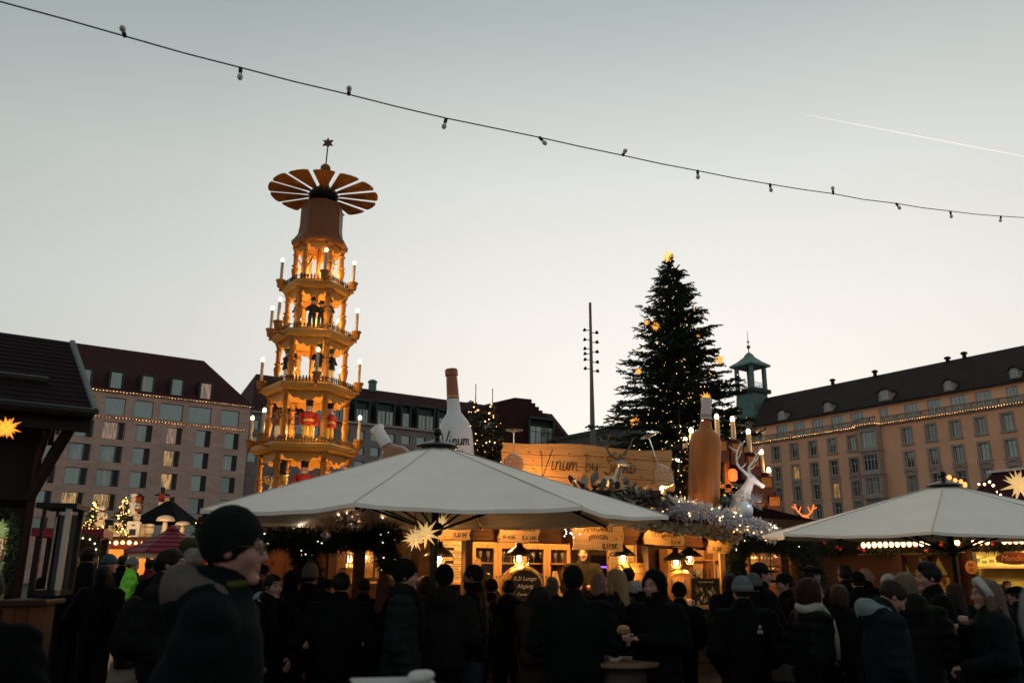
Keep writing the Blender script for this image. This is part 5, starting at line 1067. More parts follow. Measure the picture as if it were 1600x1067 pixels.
pr2 = [(rad*.95, -.9*hh), (rad, -.85*hh), (rad, .18*hh), (rad*.96, .30*hh), (rad*.8, .41*hh), (rad*.5, .49*hh), (rad*.35, .55*hh), (rad*.34, .58*hh), (rad*.35, .59*hh), (rad*.35, .92*hh), (rad*.42, .93*hh), (rad*.42, 1.0*hh), (rad*.36, 1.02*hh)]
b_ = big_bottle('tilted rosé bottle with white neck, its body half hidden by the left parasol', bd_, Vector((d.x, d.y, d.z)).to_track_quat('Z', 'Y').to_euler(), pr2, None, [('body', 0, 8, M_ROSE), ('neck_foil', 8, 13, M_BW)])
for z in (.62, .66): MB().lathe([(rad*.355, z*hh), (rad*.345, (z+.012)*hh)], 20, cap=False).build('gold_band', M_DIRON, b_)
qf = Vector((0, 0, 1)).rotation_difference(d.normalized())
M_ACRY = mat('acrylic', (.86, .84, .84), .06, trans=.92, ior=1.25)
def big_glass(lb, foot, rim_dir, ln):
    t = thing('upturned_wine_glass', lb, 'wine glass', foot, 0, 'upturned giant wine glasses'); t.rotation_euler = Vector(rim_dir).to_track_quat('Z', 'Y').to_euler()
    MB().lathe([(.005, -.01), (.14, -.004), (.145, .004), (.03, .025), (.012, .05), (.01, ln*.5), (.012, ln*.56)], 20).build('foot_and_stem', M_ACRY, t, smooth=True)
    bo = MB(); bo.lathe([(.012, ln*.56), (.08, ln*.6), (.155, ln*.72), (.165, ln*.85), (.14, ln)], 20, cap=False); bo.lathe([(.135, ln), (.16, ln*.85), (.15, ln*.72), (.075, ln*.61), (.005, ln*.57)], 20, cap=False); bo.build('bowl', M_ACRY, t, smooth=True)
g0 = P(803, 672, 13.5); big_glass('clear upturned wine glass before the left end of the name board', g0, (0, 0, -1), .66)
g1 = P(1013, 681, 14.3); big_glass('clear tilted upturned wine glass before the right end of the name board', g1, (P(1042, 760, 14.2)-g1), .92)

# ------------------------------------------------------------------ deer figures
def deer(lb, base, rz, s, m, lying, ant_m, big, grp='deer figures on the stall roof'):
    t = thing('deer_figure', lb, 'deer', base, rz, grp)     # looks along local +x
    pr_ = []
    if lying: pr_ += [('e', (-.12, 0, .16), (.34, .15, .15)), ('c', (.12, 0, .2), (.26, 0, .5), .1, .06), ('c', (-.3, .1, .06), (-.05, .14, .04), .05, .03), ('c', (.1, -.1, .06), (.34, -.1, .03), .04, .025), ('c', (.1, .1, .06), (.34, .1, .03), .04, .025), ('c', (-.46, 0, .22), (-.5, 0, .28), .03, .015)]
    else: pr_ += [('c', (-.1, 0, -.1), (.0, 0, .2), .2, .14), ('c', (0, 0, .2), (.2, 0, .5), .13, .075)]
    hx_ = (.28, 0, .55) if lying else (.22, 0, .56)
    H_ = Vector(hx_); dv = Vector((.2, 0, -.06 if lying else -.16))
    pr_ += [('c', H_, H_+dv, .07, .036), ('e', H_+dv+Vector((.02, 0, -.005)), (.035, .033, .03)), ('c', H_+Vector((-.02, .05, .04)), H_+Vector((-.07, .15, .07)), .028, .008), ('c', H_+Vector((-.02, -.05, .04)), H_+Vector((-.07, -.15, .07)), .028, .008)]
    v, f = sdf([tuple([p[0]]+[tuple(x) if hasattr(x, 'x') else x for x in p[1:]]) for p in pr_], .018, .05); ob('body', np_mesh('body', v*s, f, m), t)
    for q in (-1, 1):
        an = MB(); A = H_+Vector((-.02, q*.035, .05)); B = A+Vector((-.12, q*.18, .17)); C = A+Vector((-.06, q*.34, .36)); D = A+Vector((.06, q*.36, .58)); pts = catmull([A, B, C, D], 4)
        an.tube([p*s for p in pts], [s*(.03-.02*i/len(pts)) for i in range(len(pts))], 6)
        for i, (dx, dy, dz) in ((3, (.14, q*.02, .10)), (6, (.15, q*.06, .16)), (9, (-.10, q*.13, .10)), (10, (.12, -q*.02, .13))): an.tube([pts[i]*s, (pts[i]+Vector((dx*.6, dy*.8, dz*.45)))*s, (pts[i]+Vector((dx, dy, dz)))*s], [s*.018, s*.014, s*.004], 5)
        an.build('antler', ant_m, t, smooth=True); MB().ball((H_+Vector((.05, q*.062, .02)))*s, .012*s, 6, 5).build('eye', M_BLACK, t)
    return t
p = P(957, 762, 13.9); p.z -= .02; deer('small silver lying deer with dark antlers on the garland before the name board', p, R(-50), .72, mat('deer_silver', (.36, .34, .33), .35, metal=.5, var=.3), True, mat('antler_dark', (.10, .085, .07), .5), False)
p = P(1160, 795, 15.2); deer('large white deer bust with pale antlers and tinsel collar, right end of the stall roof', p, R(-42), .95, mat('deer_white', (.72, .72, .74), .35), False, mat('antler_white', (.70, .68, .68), .4), True)
lamp('deer_fill', p+Vector((.35, -.6, .35)), 7, (1, .85, .78), .1)  # added fill lamp without a fixture, brightens the white deer
tn = MB(); rs = np.random.default_rng(2)
tsl = thing('tinsel_collar', 'silver tinsel wrapped round the neck of the large white deer', 'tinsel', p); ring = [Vector((.08+.2*math.cos(a), .2*math.sin(a), .16+.07*math.sin(a*2))) for a in np.linspace(0, 6.28, 20)]
leaf_scatter(ring, .10, 700, .07, mat('tinsel_silver', (.42, .42, .44), .3, metal=.5), 'tinsel', tsl, 3, aspect=.06)
for px_, py_, r_, lb, m in ((1162, 797, 29, 'big pale blue bauble below the large white deer', mat('bauble_blue', (.42, .52, .62), .22, metal=.2)), (1132, 783, 17, 'dark green bauble left of the large white deer', mat('bauble_green', (.02, .05, .05), .2, metal=.3))):
    q = P(px_, py_, 14.9 if r_ > 20 else 15.1); t = thing('bauble', lb, 'bauble', q, 0, 'big baubles at the deer'); rr = r_/1359*15*.5; MB().ball((0, 0, 0), rr, 20, 12).build('ball', m, t, smooth=True); MB().lathe([(.03, rr-.01), (.03, rr+.03)], 8).build('cap', M_GOLD, t)

# ------------------------------------------------------------------ garlands
def garland_thing(lb, pts, cat='garland', grp='garlands on the wine stall'): return thing('garland', lb, cat, (0, 0, 0), 0, grp)
# eucalyptus garland: each leaf its own piece
ep = [sw(sp(x, y, -.6)) for x, y in ((905, 768), (950, 768), (990, 776), (1025, 788), (1050, 798))]
ge = thing('garland', 'silvery eucalyptus leaf garland along the stall eave, right of the left parasol', 'garland', ep[0], 0, 'garlands on the wine stall'); epl = [q-ep[0] for q in catmull(ep, 6)]
MB().tube(epl, .03, 6).build('stem', mat('stem_brown', (.05, .035, .02), .8), ge)
lm_a = [mat('leaf_silver', (.22, .23, .21), .5, var=.3), mat('leaf_cream', (.34, .30, .22), .5, var=.3), mat('leaf_plum', (.12, .09, .10), .5, var=.3)]
lms = []
for m in lm_a:
    L_ = MB(); pp = []; 
    for u, w2 in ((0, .004), (.2, .034), (.5, .05), (.8, .034), (1, .003)): pp += [(-w2, u*.17, .012*math.sin(u*3)), (0, u*.17, -.008+.012*math.sin(u*3)), (w2, u*.17, .012*math.sin(u*3))]
    lms.append(L_.grid(pp, 5, 3).mesh('leaf', m, True))
rs = random.Random(12)
for k in range(210):
    c0 = epl[rs.randrange(len(epl))]+Vector((rs.gauss(0, .05), rs.gauss(0, .05), rs.gauss(0, .04))); d = Vector((rs.gauss(0, 1), rs.gauss(-.4, 1), rs.gauss(.1, .9))).normalized()
    o = ob('leaf', rs.choice(lms), ge, c0+d*.05); o.rotation_euler = (d.to_track_quat('Y', 'Z').to_matrix() @ Matrix.Rotation(rs.uniform(-1, 1), 3, 'Y')).to_euler(); s_ = rs.uniform(.7, 1.25); o.scale = (s_, s_, s_)
M_FLOCK = mat('flocked_white', (.56, .57, .62), .8, var=.15, vscale=20); M_CREAMF = mat('cream_pods', (.50, .40, .25), .7, var=.2)
def flock(lb, pts, rad, n, size, m, lights, seed, aspect=.3, lcol=(1, .62, .3), le=8, r=.013):
    pts = catmull(pts, 6); t = thing('garland', lb, 'garland', pts[0], 0, 'garlands on the wine stall'); pl = [q-pts[0] for q in pts]
    leaf_scatter(pl, rad, n, size, m, 'sprigs', t, seed, aspect=aspect)
    if lights:
        rs = np.random.default_rng(seed); c = np.array([tuple(q) for q in pl]); idx = rs.integers(0, len(c), lights); d = rs.normal(size=(lights, 3)); d[:, 1] = -abs(d[:, 1]); d /= np.linalg.norm(d, axis=1, keepdims=True); dots(c[idx]+d*rad*.95, r, lcol, le, t)
    return t
flock('white flocked garland with warm lights along the right stall eave', [sw(sp(*q, -.66)) for q in ((1040, 790), (1085, 797), (1130, 808), (1175, 822), (1208, 834))], .16, 3200, .07, M_FLOCK, 46, 4, aspect=.16)
flock('cream flower garland under the stall eave above the right price signs', [*[sw(sp(*q, -.5)) for q in ((985, 815), (1030, 820), (1090, 828), (1150, 840))]], .10, 1500, .055, M_CREAMF, 0, 5, aspect=.7)
flock('white flocked garland with silver balls under the left edge of the left parasol', [P(508, 826, 10.9), P(535, 815, 11.0), P(560, 812, 11.15), P(588, 820, 11.3)], .13, 2600, .07, mat('flocked_rose', (.50, .42, .40), .8, var=.15), 14, 6, aspect=.16)
for i, (px_, py_, r_) in enumerate(((551, 811, 9), (549, 822, 8), (509, 838, 9))):
    q = P(px_, py_, 10.75); t = thing('bauble', ('upper silver ball on the flocked garland', 'lower silver ball on the flocked garland', 'silver ball hanging at the left end of the flocked garland')[i], 'bauble', q, 0, 'silver balls on the flocked garland'); rr = r_/1359*10.8; MB().ball((0, 0, 0), rr, 16, 10).build('ball', mat('bauble_silver', (.5, .48, .47), .2, metal=.7), t, smooth=True); MB().lathe([(.02, rr-.01), (.02, rr+.02)], 8).build('cap', M_GOLD, t)
lamp('garland_glow', P(548, 812, 10.6)+Vector((0, -.1, .25)), 2.2, (1, .6, .4), .06)
for lb, pts, rad, n, sd in [('dark pine garland draped along the left stall eave under the parasol', [(400, 850, 10.6), (440, 838, 10.7), (500, 846, 10.8), (560, 840, 11.1), (620, 833, 11.4)], .13, 5500, 11),
                            ('dark pine bough hanging beside the window left of the menu board', [(590, 830, 11.2), (600, 850, 11.2), (608, 880, 11.2), (612, 900, 11.2)], .11, 3000, 12), ('dark pine garland with white lights hanging on the left stall post', [(470, 850, 10.7), (478, 880, 10.7), (490, 910, 10.7)], .11, 3000, 13),
                            ('dark pine bough over the right corner of the wine stall', [(1160, 845, 15.3), (1195, 842, 15.6), (1235, 850, 15.9), (1262, 880, 16.0), (1272, 915, 16.0)], .22, 9000, 14), ('dark pine bough hanging left of the lit right window', [(1158, 850, 15.2), (1152, 875, 15.2), (1150, 905, 15.2)], .13, 3500, 15)]:
    pp = catmull([P(*q) for q in pts], 6); t = thing('garland', lb, 'garland', pp[0], 0, 'dark pine garlands'); pl = [q-pp[0] for q in pp]; leaf_scatter(pl, rad, n, .11, M_PINEN, 'needles', t, sd, aspect=.05, droop=.5); MB().tube(pl, .02, 5).build('stem', MATS['stem_brown'], t)
    r2 = np.random.default_rng(sd); c = np.array([tuple(q) for q in pl]); k = 6 if sd != 11 else 7; dd = r2.normal(size=(k, 3)); dd[:, 1] = -abs(dd[:, 1])*1.4; dd /= np.linalg.norm(dd, axis=1, keepdims=True); dots(c[r2.integers(0, len(c), k)]+dd*rad*1.02, .009, (1, .85, .62), 5, t)
q = P(888, 822, 13.0); t = thing('light_cluster', 'cluster of tiny white lights between two price signs', 'string lights', q); rs = np.random.default_rng(9); dots(np.c_[rs.normal(0, .07, 34), rs.normal(0, .03, 34), rs.normal(0, .10, 34)], .010, (1, .78, .62), 8, t); MB().tube([(0, 0, .2), (.02, 0, 0), (-.03, 0, -.18)], .004, 4).build('cable', M_BLACK, t)
# ------------------------------------------------------------------ small lit spruces on the roof
M_TN = mat('needles_lit_spruce', (.05, .05, .022), .6, var=.4, vscale=3)
for px_, pt, pb, d_, w_p, lb, sd in [(739, 600, 745, 14.3, 34, 'small lit spruce with bare leader directly right of the white bottle', 21), (766, 607, 750, 14.4, 40, 'small lit spruce between the white bottle and the name board', 22), (1066, 640, 800, 15.9, 34, 'small lit spruce between the name board and the amber bottle', 23), (1049, 690, 800, 16.2, 26, 'low lit spruce directly behind the right end of the name board', 24)]:
    a, b_ = P(px_, pt, d_), P(px_+2, pb, d_); h_ = a.z-b_.z
    spruce('roof_spruce', lb, (b_.x, d_, b_.z), h_, w_p/1359*d_*1.05, 11, sd, .5, 60, .013, .15, lead=.22, group='small lit spruces on the stall roof', needle=M_TN, droop=-.35, le=7, lcol=(1, .55, .22))

# ------------------------------------------------------------------ lit windows of the stall's sides
def lit_window(lb, px0, px1, py0, py1, yl, nx, nz, fm, em, frame='lit_window', glassw=True, cat='window', ref=None):
    pp = ref or sp; a, b_ = pp(px0, py1, yl), pp(px1, py0, yl); wd, ht = b_.x-a.x, b_.z-a.z
    return a, wd, ht
for lb, px0, px1, py0, py1, yl, nx, nz in [('amber lit window with hanging glasses left of the dark bough', 557, 612, 858, 905, .35, 2, 1), ('amber lit window with muntins at the right end of the wine stall', 1172, 1234, 862, 908, .2, 4, 2)]:
    a, b_ = sp(px0, py1, yl), sp(px1, py0, yl); wd, ht = b_.x-a.x, b_.z-a.z; t = thing('stall_window', lb, 'window', sw(a), ANG_U); fr = MB()
    for x in (0, wd): fr.box((x, 0, ht/2), (.05, .06, ht+.05))
    for z in (0, ht): fr.box((wd/2, .001, z), (wd-.05, .06, .05))
    for k in range(1, nx): fr.box((wd*k/nx, .002, ht/2), (.018, .03, ht-.05))
    for k in range(1, nz): fr.box((wd/2, .003, ht*k/nz), (wd-.05, .03, .018))
    fr.build('frame', M_MWOOD, t); MB().box((wd/2, .02, ht/2), (wd-.05, .004, ht-.05)).build('pane', M_PANE, t); MB().box((wd/2, .55, ht/2), (wd*1.3, .03, ht*1.3)).build('room_back', M_LITW, t)
    MB().box((wd/2, .4, ht*.35), (wd*1.1, .2, .02)).build('shelf', M_PINE, t); gg = MB(); rs = random.Random(px0)
    for k in range(12): x = wd*(k+.5)/12; gg.lathe([(.02, 0), (.004, .01), (.004, .05), (.024, .08), (.026, .12)], 8, (x, .4, ht*.36+.005)); gg.lathe([(.02, 0), (.004, -.01), (.004, -.05), (.024, -.08), (.026, -.12)], 8, (x, .4, ht*.98))
    gg.build('glasses', mat('glassware', (.55, .45, .34), .08, metal=.55), t); lamp('window_light', sw(a+Vector((wd/2, .3, ht*.8))), 7, (1, .55, .18), .06)
# ------------------------------------------------------------------ parasols
M_CANV = mat('parasol_canvas', (.88, .82, .735), .85, var=.07, vscale=1.6, bump=.35, bscale=3.5)
def canvas_mat():
    m = M_CANV; t = m.node_tree; n = t.nodes; l = t.links; b = n['Principled BSDF']
    tr = n.new('ShaderNodeBsdfTranslucent'); tr.inputs['Color'].default_value = (.5, .45, .38, 1); mx = n.new('ShaderNodeMixShader'); mx.inputs[0].default_value = .04; l.new(b.outputs[0], mx.inputs[1]); l.new(tr.outputs[0], mx.inputs[2]); l.new(mx.outputs[0], n['Material Output'].inputs[0])
canvas_mat()
def parasol(lb, cx, cy, R_, zr_, za_, ph, tilt, zb=0.):
    t = thing('parasol', lb, 'parasol', (cx, cy, 0), 0, 'large cream market parasols'); n_ = 8; nu, nv = 13, 11
    tm = Matrix.Rotation(tilt[0], 3, 'X') @ Matrix.Rotation(tilt[1], 3, 'Y')
    tp = lambda v: tm @ Vector((v[0], v[1], v[2]-zr_))+Vector((0, 0, zr_))
    for k in range(n_):
        a0, a1 = ph+2*math.pi*k/n_, ph+2*math.pi*(k+1)/n_; pts = []
        e0, e1 = Vector((math.cos(a0), math.sin(a0), 0))*R_, Vector((math.cos(a1), math.sin(a1), 0))*R_
        for i in range(nu):
            for j in range(nv):
                u, v = i/(nu-1), j/(nv-1); q = e0.lerp(e1, u); sag = 4*u*(1-u); q = q*v*(1-.055*sag*v); z = za_-.02+(zr_-za_)*(v**1.06)-.035*sag*v*(1.2-v)*R_/2.5-.015*math.sin(v*math.pi)-.028*sag*v**4+.004*math.sin(u*17+v*9+k*3)*v; pts.append(tuple(tp((q.x, q.y, z))))
        pn = MB().grid(pts, nu, nv).build('canopy_panel', M_CANV, t, smooth=True)
        hm = []
        for i in range(nu): q = Vector(pts[i*nv+nv-1]); hm += [q, q+Vector((0, 0, -.035))]
        MB().grid([tuple(q) for q in hm], nu, 2).build('hem', M_CANV, pn, smooth=True)
        sm_ = [Vector(pts[j])+Vector((0, 0, .004)) for j in range(nv)]; MB().tube(sm_, .006, 4).build('seam', mat('seam', (.5, .48, .44), .9), pn)
        rib = MB(); rib.tube([tp((e0.x*v, e0.y*v, za_-.05+(zr_-za_)*v**1.06-.03)) for v in (.03, .5, .985)], .016, 5); ro = rib.build('rib', M_DIRON, t); st_ = MB(); st_.tube([tp((e0.x*.55, e0.y*.55, za_-.08+(zr_-za_)*.53)), tp((e0.x*.03, e0.y*.03, za_-.95))], .014, 5); st_.build('strut', M_DIRON, ro)
    po = MB(); po.tube([(0, 0, 0), tp((0, 0, za_-.05))], .042, 10); po.build('pole', M_DIRON, t)
    MB().lathe([(.06, -.07), (.085, -.04), (.085, .04), (.06, .07)], 12, tp((0, 0, za_-.95))).build('runner', M_DIRON, t)
    q = tp((0, 0, za_)); cap = MB(); cap.lathe([(.24, -.05), (.25, -.035), (.2, -.01), (.1, .02), (.045, .035), (.03, .06), (.028, .08)], 16, q); cap.ball(q+Vector((0, 0, .125)), .05, 12, 8); cap.build('finial', M_BLACK, t, smooth=True, autos=50)
    MB().box((0, 0, .06), (.9, .9, .1)).build('base_plate', mat('concrete', (.12, .115, .11), .9), t)
    return t
c1 = P(683, 808, 9.5); R1 = 363/1359*9.5*.985
pa1 = P(678, 697, 9.5)
parasol('large cream parasol in the middle, before the wine stall', pa1.x+.04, 9.5, R1*1.02, c1.z+.02, pa1.z+.03, R(-100), (R(.9), R(-.2)))
c2 = P(1473, 836, 12.2); pa2 = P(1474, 757, 12.2)
parasol('second cream parasol at the right edge of the picture', pa2.x, 12.2, R1*1.06, c2.z+.02, pa2.z+.02, R(-121), (R(1.5), R(0)))
# paper stars under the parasol
SWH = star_glow('star_cream', (1, .70, .30), (.80, .46, .17), 1.0, .55); smw = star_mesh('star_lantern', 1.0, SWH, core=.17, seed=.2)
for px_, py_, r_, d_, lb in [(666, 833, 24, 9.15, 'cream paper star under the parasol, the right one in front'), (648, 841, 20, 9.0, 'cream paper star under the parasol, the left and lower one'), (688, 818, 19, 9.75, 'cream paper star half hidden behind the parasol strut')]:
    q = P(px_, py_, d_); t = thing('star_lantern', lb, 'star lantern', q, 0, 'cream stars under the parasol'); o = ob('star', smw, t); s_ = r_/1359*d_*1.1; o.scale = (s_, s_, s_); o.rotation_euler = (.3+px_, .5, px_*.7); MB().tube([(0, 0, s_*.3), (0, 0, c1.z+.15-q.z)], .004, 4).build('cord', M_BLACK, t)
    lamp('star_light', q+Vector((0, -.02, -s_*1.05)), 1.6, (1, .66, .32), .08)
# ------------------------------------------------------------------ candle arch behind the wine stall
AY = 18.5; ac = P(1133, 893, AY); ca_ = thing('candle_arch', 'big stepped wooden candle arch with lit candles behind the amber bottle', 'candle arch', (ac.x, AY, 0))
M_ARCH = wood('arch_wood', (.09, .035, .03), (.13, .055, .045), 1, 'X', .5, False); M_ARCHO = mat('arch_orange', (.45, .19, .04), .5, var=.2); cnds = [(1060, 760), (1072, 725), (1082, 712), (1100, 700), (1122, 690), (1147, 694), (1172, 714), (1192, 746), (1204, 775)]
for i, (px_, py_) in enumerate(cnds):
    q = P(px_, py_, AY); x = q.x-ac.x; z0 = P(px_, 812, AY).z if i in (0, 8) else P(px_, py_+ (34 if i < 7 else 40), AY).z
    MB().bevbox((x, 0, (z0+q.z)/2), (.30, .5, q.z-z0), .01).build('step_block', M_ARCH, ca_); MB().box((x, -.255, q.z-.13), (.22, .012, .2)).build('front_panel', M_ARCHO, ca_)
    MB().lathe([(.1, 0), (.13, .05), (.15, .09), (.1, .09)], 10, (x, 0, q.z)).build('candle_cup', M_ARCH, ca_, smooth=True, autos=40); MB().lathe([(.055, 0), (.055, .44), (.03, .46)], 10, (x, 0, q.z+.06)).build('candle', mat('arch_candle', (.55, .42, .28), .5), ca_, smooth=True, autos=40)
    MB().ball((x, 0, q.z+.56), (.05, .05, .07), 8, 6).build('bulb', M_FLAME, ca_); lamp('arch_light', (ac.x+x, AY-.1, q.z+.66), 2.5, (1, .6, .25), .05)
for x0, x1, z in ((-.25, .25, P(1133, 760, AY).z), (-.9, .9, P(1133, 790, AY).z)): MB().box(((x0+x1)/2, .05, z), (x1-x0, .3, .08)).build('cross_beam', M_ARCHO, ca_)
MB().box((P(1136, 760, AY).x-ac.x, .0, P(1133, 735, AY).z), (.12, .2, .95)).build('upright', M_ARCHO, ca_)
for s_ in (-1, 1): MB().box((s_*.92, 0, 1.2), (.4, .4, 2.4)).build('leg', M_ARCH, ca_)
q = P(1145, 742, AY-.2); t = thing('red_lantern', 'small glowing red lantern inside the candle arch', 'lantern', q); MB().lathe([(.06, -.13), (.1, -.08), (.1, .08), (.05, .13)], 12).build('glass', emat('lantern_red', (1, .16, .03), 1.6), t, smooth=True); MB().lathe([(.06, .13), (.07, .17), (.02, .21)], 10).build('cap', M_DIRON, t)
lamp('arch_inner', P(1140, 752, AY-.6), 9, (1, .45, .1), .08)

# ------------------------------------------------------------------ near stall at the left edge
ke = P(145, 640, 7.0); kb = Bld('corner_stall', 'dark timber stall with plum roof at the left edge, close to the camera', (ke.x, ke.y), ANG_U, 'market stall'); KE = kb.e
kp = lambda px, py, yl=0.: (lambda q: Vector((q[0], yl, q[1])))(kb.pix(px, py, yl)); kw = lambda v: wpt(kb, v.x, v.y, v.z)
M_HUT = wood('hut_planks', (.013, .0065, .004), (.024, .012, .007), .8, 'X'); M_HUTZ = wood('hut_posts', (.014, .007, .004), (.026, .013, .007), .8, 'Z')
M_PLUM = masonry('plum_shingles', (.017, .006, .010), (.013, .005, .008), (.012, .005, .007), .18, .09, .012, rough=.9, axis='XY', dirt=.2)
xl_ = -2.6; e0 = kp(145, 640); rd = kp(110, 537, 1.3); xr_ = 0.
r_ = MB(); th = .06; r_.add([(xl_, 0, e0.z), (0, 0, e0.z), (rd.x+.0, 1.3, rd.z), (xl_, 1.3, rd.z), (xl_, 0, e0.z-th), (0, 0, e0.z-th), (rd.x, 1.3, rd.z-th), (xl_, 1.3, rd.z-th)], [(0, 1, 2, 3), (7, 6, 5, 4), (0, 4, 5, 1)])
r_.add([(xl_, 1.3, rd.z), (rd.x, 1.3, rd.z), (0, 2.6, e0.z), (xl_, 2.6, e0.z)], [(0, 1, 2, 3)]); r_.build('roof', M_PLUM, KE)
n_ = 16; sh = MB(); 
for k in range(n_): u = (k+.5)/n_; sh.box(((xl_+rd.x*u)/2, 1.3*u, e0.z+(rd.z-e0.z)*u+.012), (rd.x*u-xl_-.02, .1, .012), rot=Matrix.Rotation(math.atan2(rd.z-e0.z, 1.3)-.06, 3, 'X'))
stuff(sh.build('shingle_rows', M_PLUM, KE))
v_ = MB(); v_.tube([(0.015, -.03, e0.z-.02), (rd.x+.015, 1.3, rd.z+.01)], .035, 6); v_.build('verge_board', mat('verge_grey', (.12, .14, .14), .5, metal=.3), KE)
v_ = MB(); v_.tube([(xl_, -.05, e0.z-.04), (.0, -.05, e0.z-.045)], .05, 8); v_.build('gutter', mat('gutter_dark', (.02, .018, .018), .45, metal=.4), KE)
v_ = MB(); pg = kp(70, 597, .35); v_.tube([(xl_, .35, pg.z), (pg.x+.02, .35, pg.z)], .05, 8); v_.build('snow_guard', MATS['gutter_dark'], KE)
wc = kp(58, 700, .45); MB().box(((xl_+wc.x)/2, .5, (e0.z-.05)/2), (wc.x-xl_, .06, e0.z-.1)).build('front_wall', M_HUT, KE); MB().box((wc.x-.03, 1.2, (e0.z-.05)/2), (.06, 1.4, e0.z-.1)).build('side_wall', M_HUTZ, KE)
for z in (.4, .8, 1.2, 1.6, 2.0, 2.3): MB().bevbox(((xl_+wc.x)/2, .455, z), (wc.x-xl_-.02, .03, .37), .012).build('plank', M_HUT, KE)
br2 = MB(); a, b_ = kp(62, 690, .3), kp(135, 650, .1); br2.tube([(wc.x-.02, .3, e0.z-.75), (wc.x+.12, .25, e0.z-.35), (-.12, .15, e0.z-.12)], [.05, .055, .05], 6); br2.build('bracket', M_HUTZ, KE)
dp = MB(); t0, t1 = kp(72, 662, .3), kp(47, 800, .3); dp.tube([(t0.x+.02, .1, e0.z-.1), (t0.x, .25, e0.z-.25), (t0.x-.02, .32, e0.z-.4), (t0.x-.02, .32, .0)], .035, 8); dp.build('downpipe', mat('downpipe_brown', (.06, .03, .022), .4, metal=.3), KE, smooth=True)
MB().box(((xl_)/2, .05, e0.z-.12), (-xl_, .04, .14)).build('eave_board', M_HUT, KE)
q = P(10, 668, 6.1); o = ob('star_lantern', star_mesh('star_lantern', 1.0, star_glow('star_fire', (1, .46, .05), (.95, .17, .02), 1.0, 1.25), seed=.8), None, q); o.scale = (.105,)*3; o.rotation_euler = (.4, .2, .9); tag(o, 'glowing orange paper star under the eave of the left corner stall', 'star lantern'); lamp('orange_star_light', q+Vector((.05, -.16, -.05)), .9, (1, .36, .05), .06)
# lit green advertising panel with a garland and spot
pb0, pb1 = P(-60, 940, 5.2), P(40, 812, 5.35); t = thing('green_panel', 'lit green advertising panel with white and yellow lettering at the left edge', 'sign', pb0, .1); wd, ht = pb1.x-pb0.x, pb1.z-pb0.z
MB().box((wd/2, .02, ht/2), (wd, .03, ht)).build('board', mat('panel_green', (.12, .2, .06), .6, var=.3, vscale=9, col2=(.26, .33, .13)), t); MB().box((wd*.62, .0, ht*.63), (wd*.5, .006, ht*.27)).build('red_field', mat('panel_red', (.22, .05, .02), .6), t)
M_TXT = mat('panel_text', (.75, .68, .45), .6)
for k, s_ in enumerate(('sten', 'karten', 'ndte', 'nde:')): text(s_, .062, M_TXT, t, (wd*.85, -.006, ht*(.73-.065*k)), align='RIGHT')
text('mit deinem Foto!', .062, M_TXT, t, (wd*.93, -.003, ht*.45), rot=(math.pi/2, math.radians(-90), 0)); 
gp = [Vector((-.02, -.03, ht)), Vector((wd*.5, -.03, ht+.03)), Vector((wd, -.03, ht-.01)), Vector((wd+.03, -.03, ht*.55)), Vector((wd+.02, -.03, ht*.15))]
leaf_scatter(catmull(gp, 6), .022, 1500, .03, mat('box_green', (.025, .045, .015), .6, var=.4), 'garland', t, 31, aspect=.14)
MB().box((wd*.72, -.12, ht-.0), (.06, .09, .045)).build('spot', M_BLACK, t); lamp('panel_spot', pb0+Vector((wd*.72, -.17, ht-.06)), 1.3, (1, .9, .7), .03)
# display case with metal post and timber box
c0 = P(50, 930, 5.0); t = thing('display_case', 'narrow dark display case with bright metal corner post on a timber box', 'display case', (c0.x, 5.0, c0.z), .25); c1_ = P(88, 795, 5.15); hh = c1_.z-c0.z
M_ALU = mat('aluminium', (.36, .33, .28), .4, metal=.6, var=.15)
for x, y in ((.0, 0), (.13, 0), (.0, .3), (.13, .3)): MB().bevbox((x, y, hh/2), (.016 if x == 0 else .03, .03, hh), .003).build('post', M_ALU if (x, y) == (.13, 0) else M_DIRON, t)
MB().box((.065, .15, hh+.01), (.22, .36, .03)).build('top', M_DIRON, t); MB().box((.065, .15, .015), (.16, .33, .03)).build('floor', M_DIRON, t); MB().box((.065, .31, hh/2), (.12, .006, hh-.05)).build('back_glass', mat('smoked_pane', (.02, .02, .022), .1), t); MB().tube([(.04, .1, .03), (.045, .1, hh-.05)], .004, 5).build('rod', M_ALU, t)
t = thing('timber_box', 'tall reddish timber box standing at the left edge, below the display case', 'box', (P(52, 930, 4.95).x, 4.95, 0), .25); zb_ = c0.z-.02; bw = 52/1359*4.95
for k in range(3): MB().bevbox((-bw/2+bw*(k+.5)/3, -.17, zb_/2), (bw/3-.004, .02, zb_-.04), .004).build('board', wood('box_boards', (.085, .026, .009), (.12, .04, .015), 1, 'Z'), t)
MB().box((0, 0, zb_/2), (bw-.02, .31, zb_-.045)).build('core', M_DWOODZ, t); MB().bevbox((0, 0, zb_-.012), (bw+.06, .42, .028), .006).build('top', M_DWOOD, t)

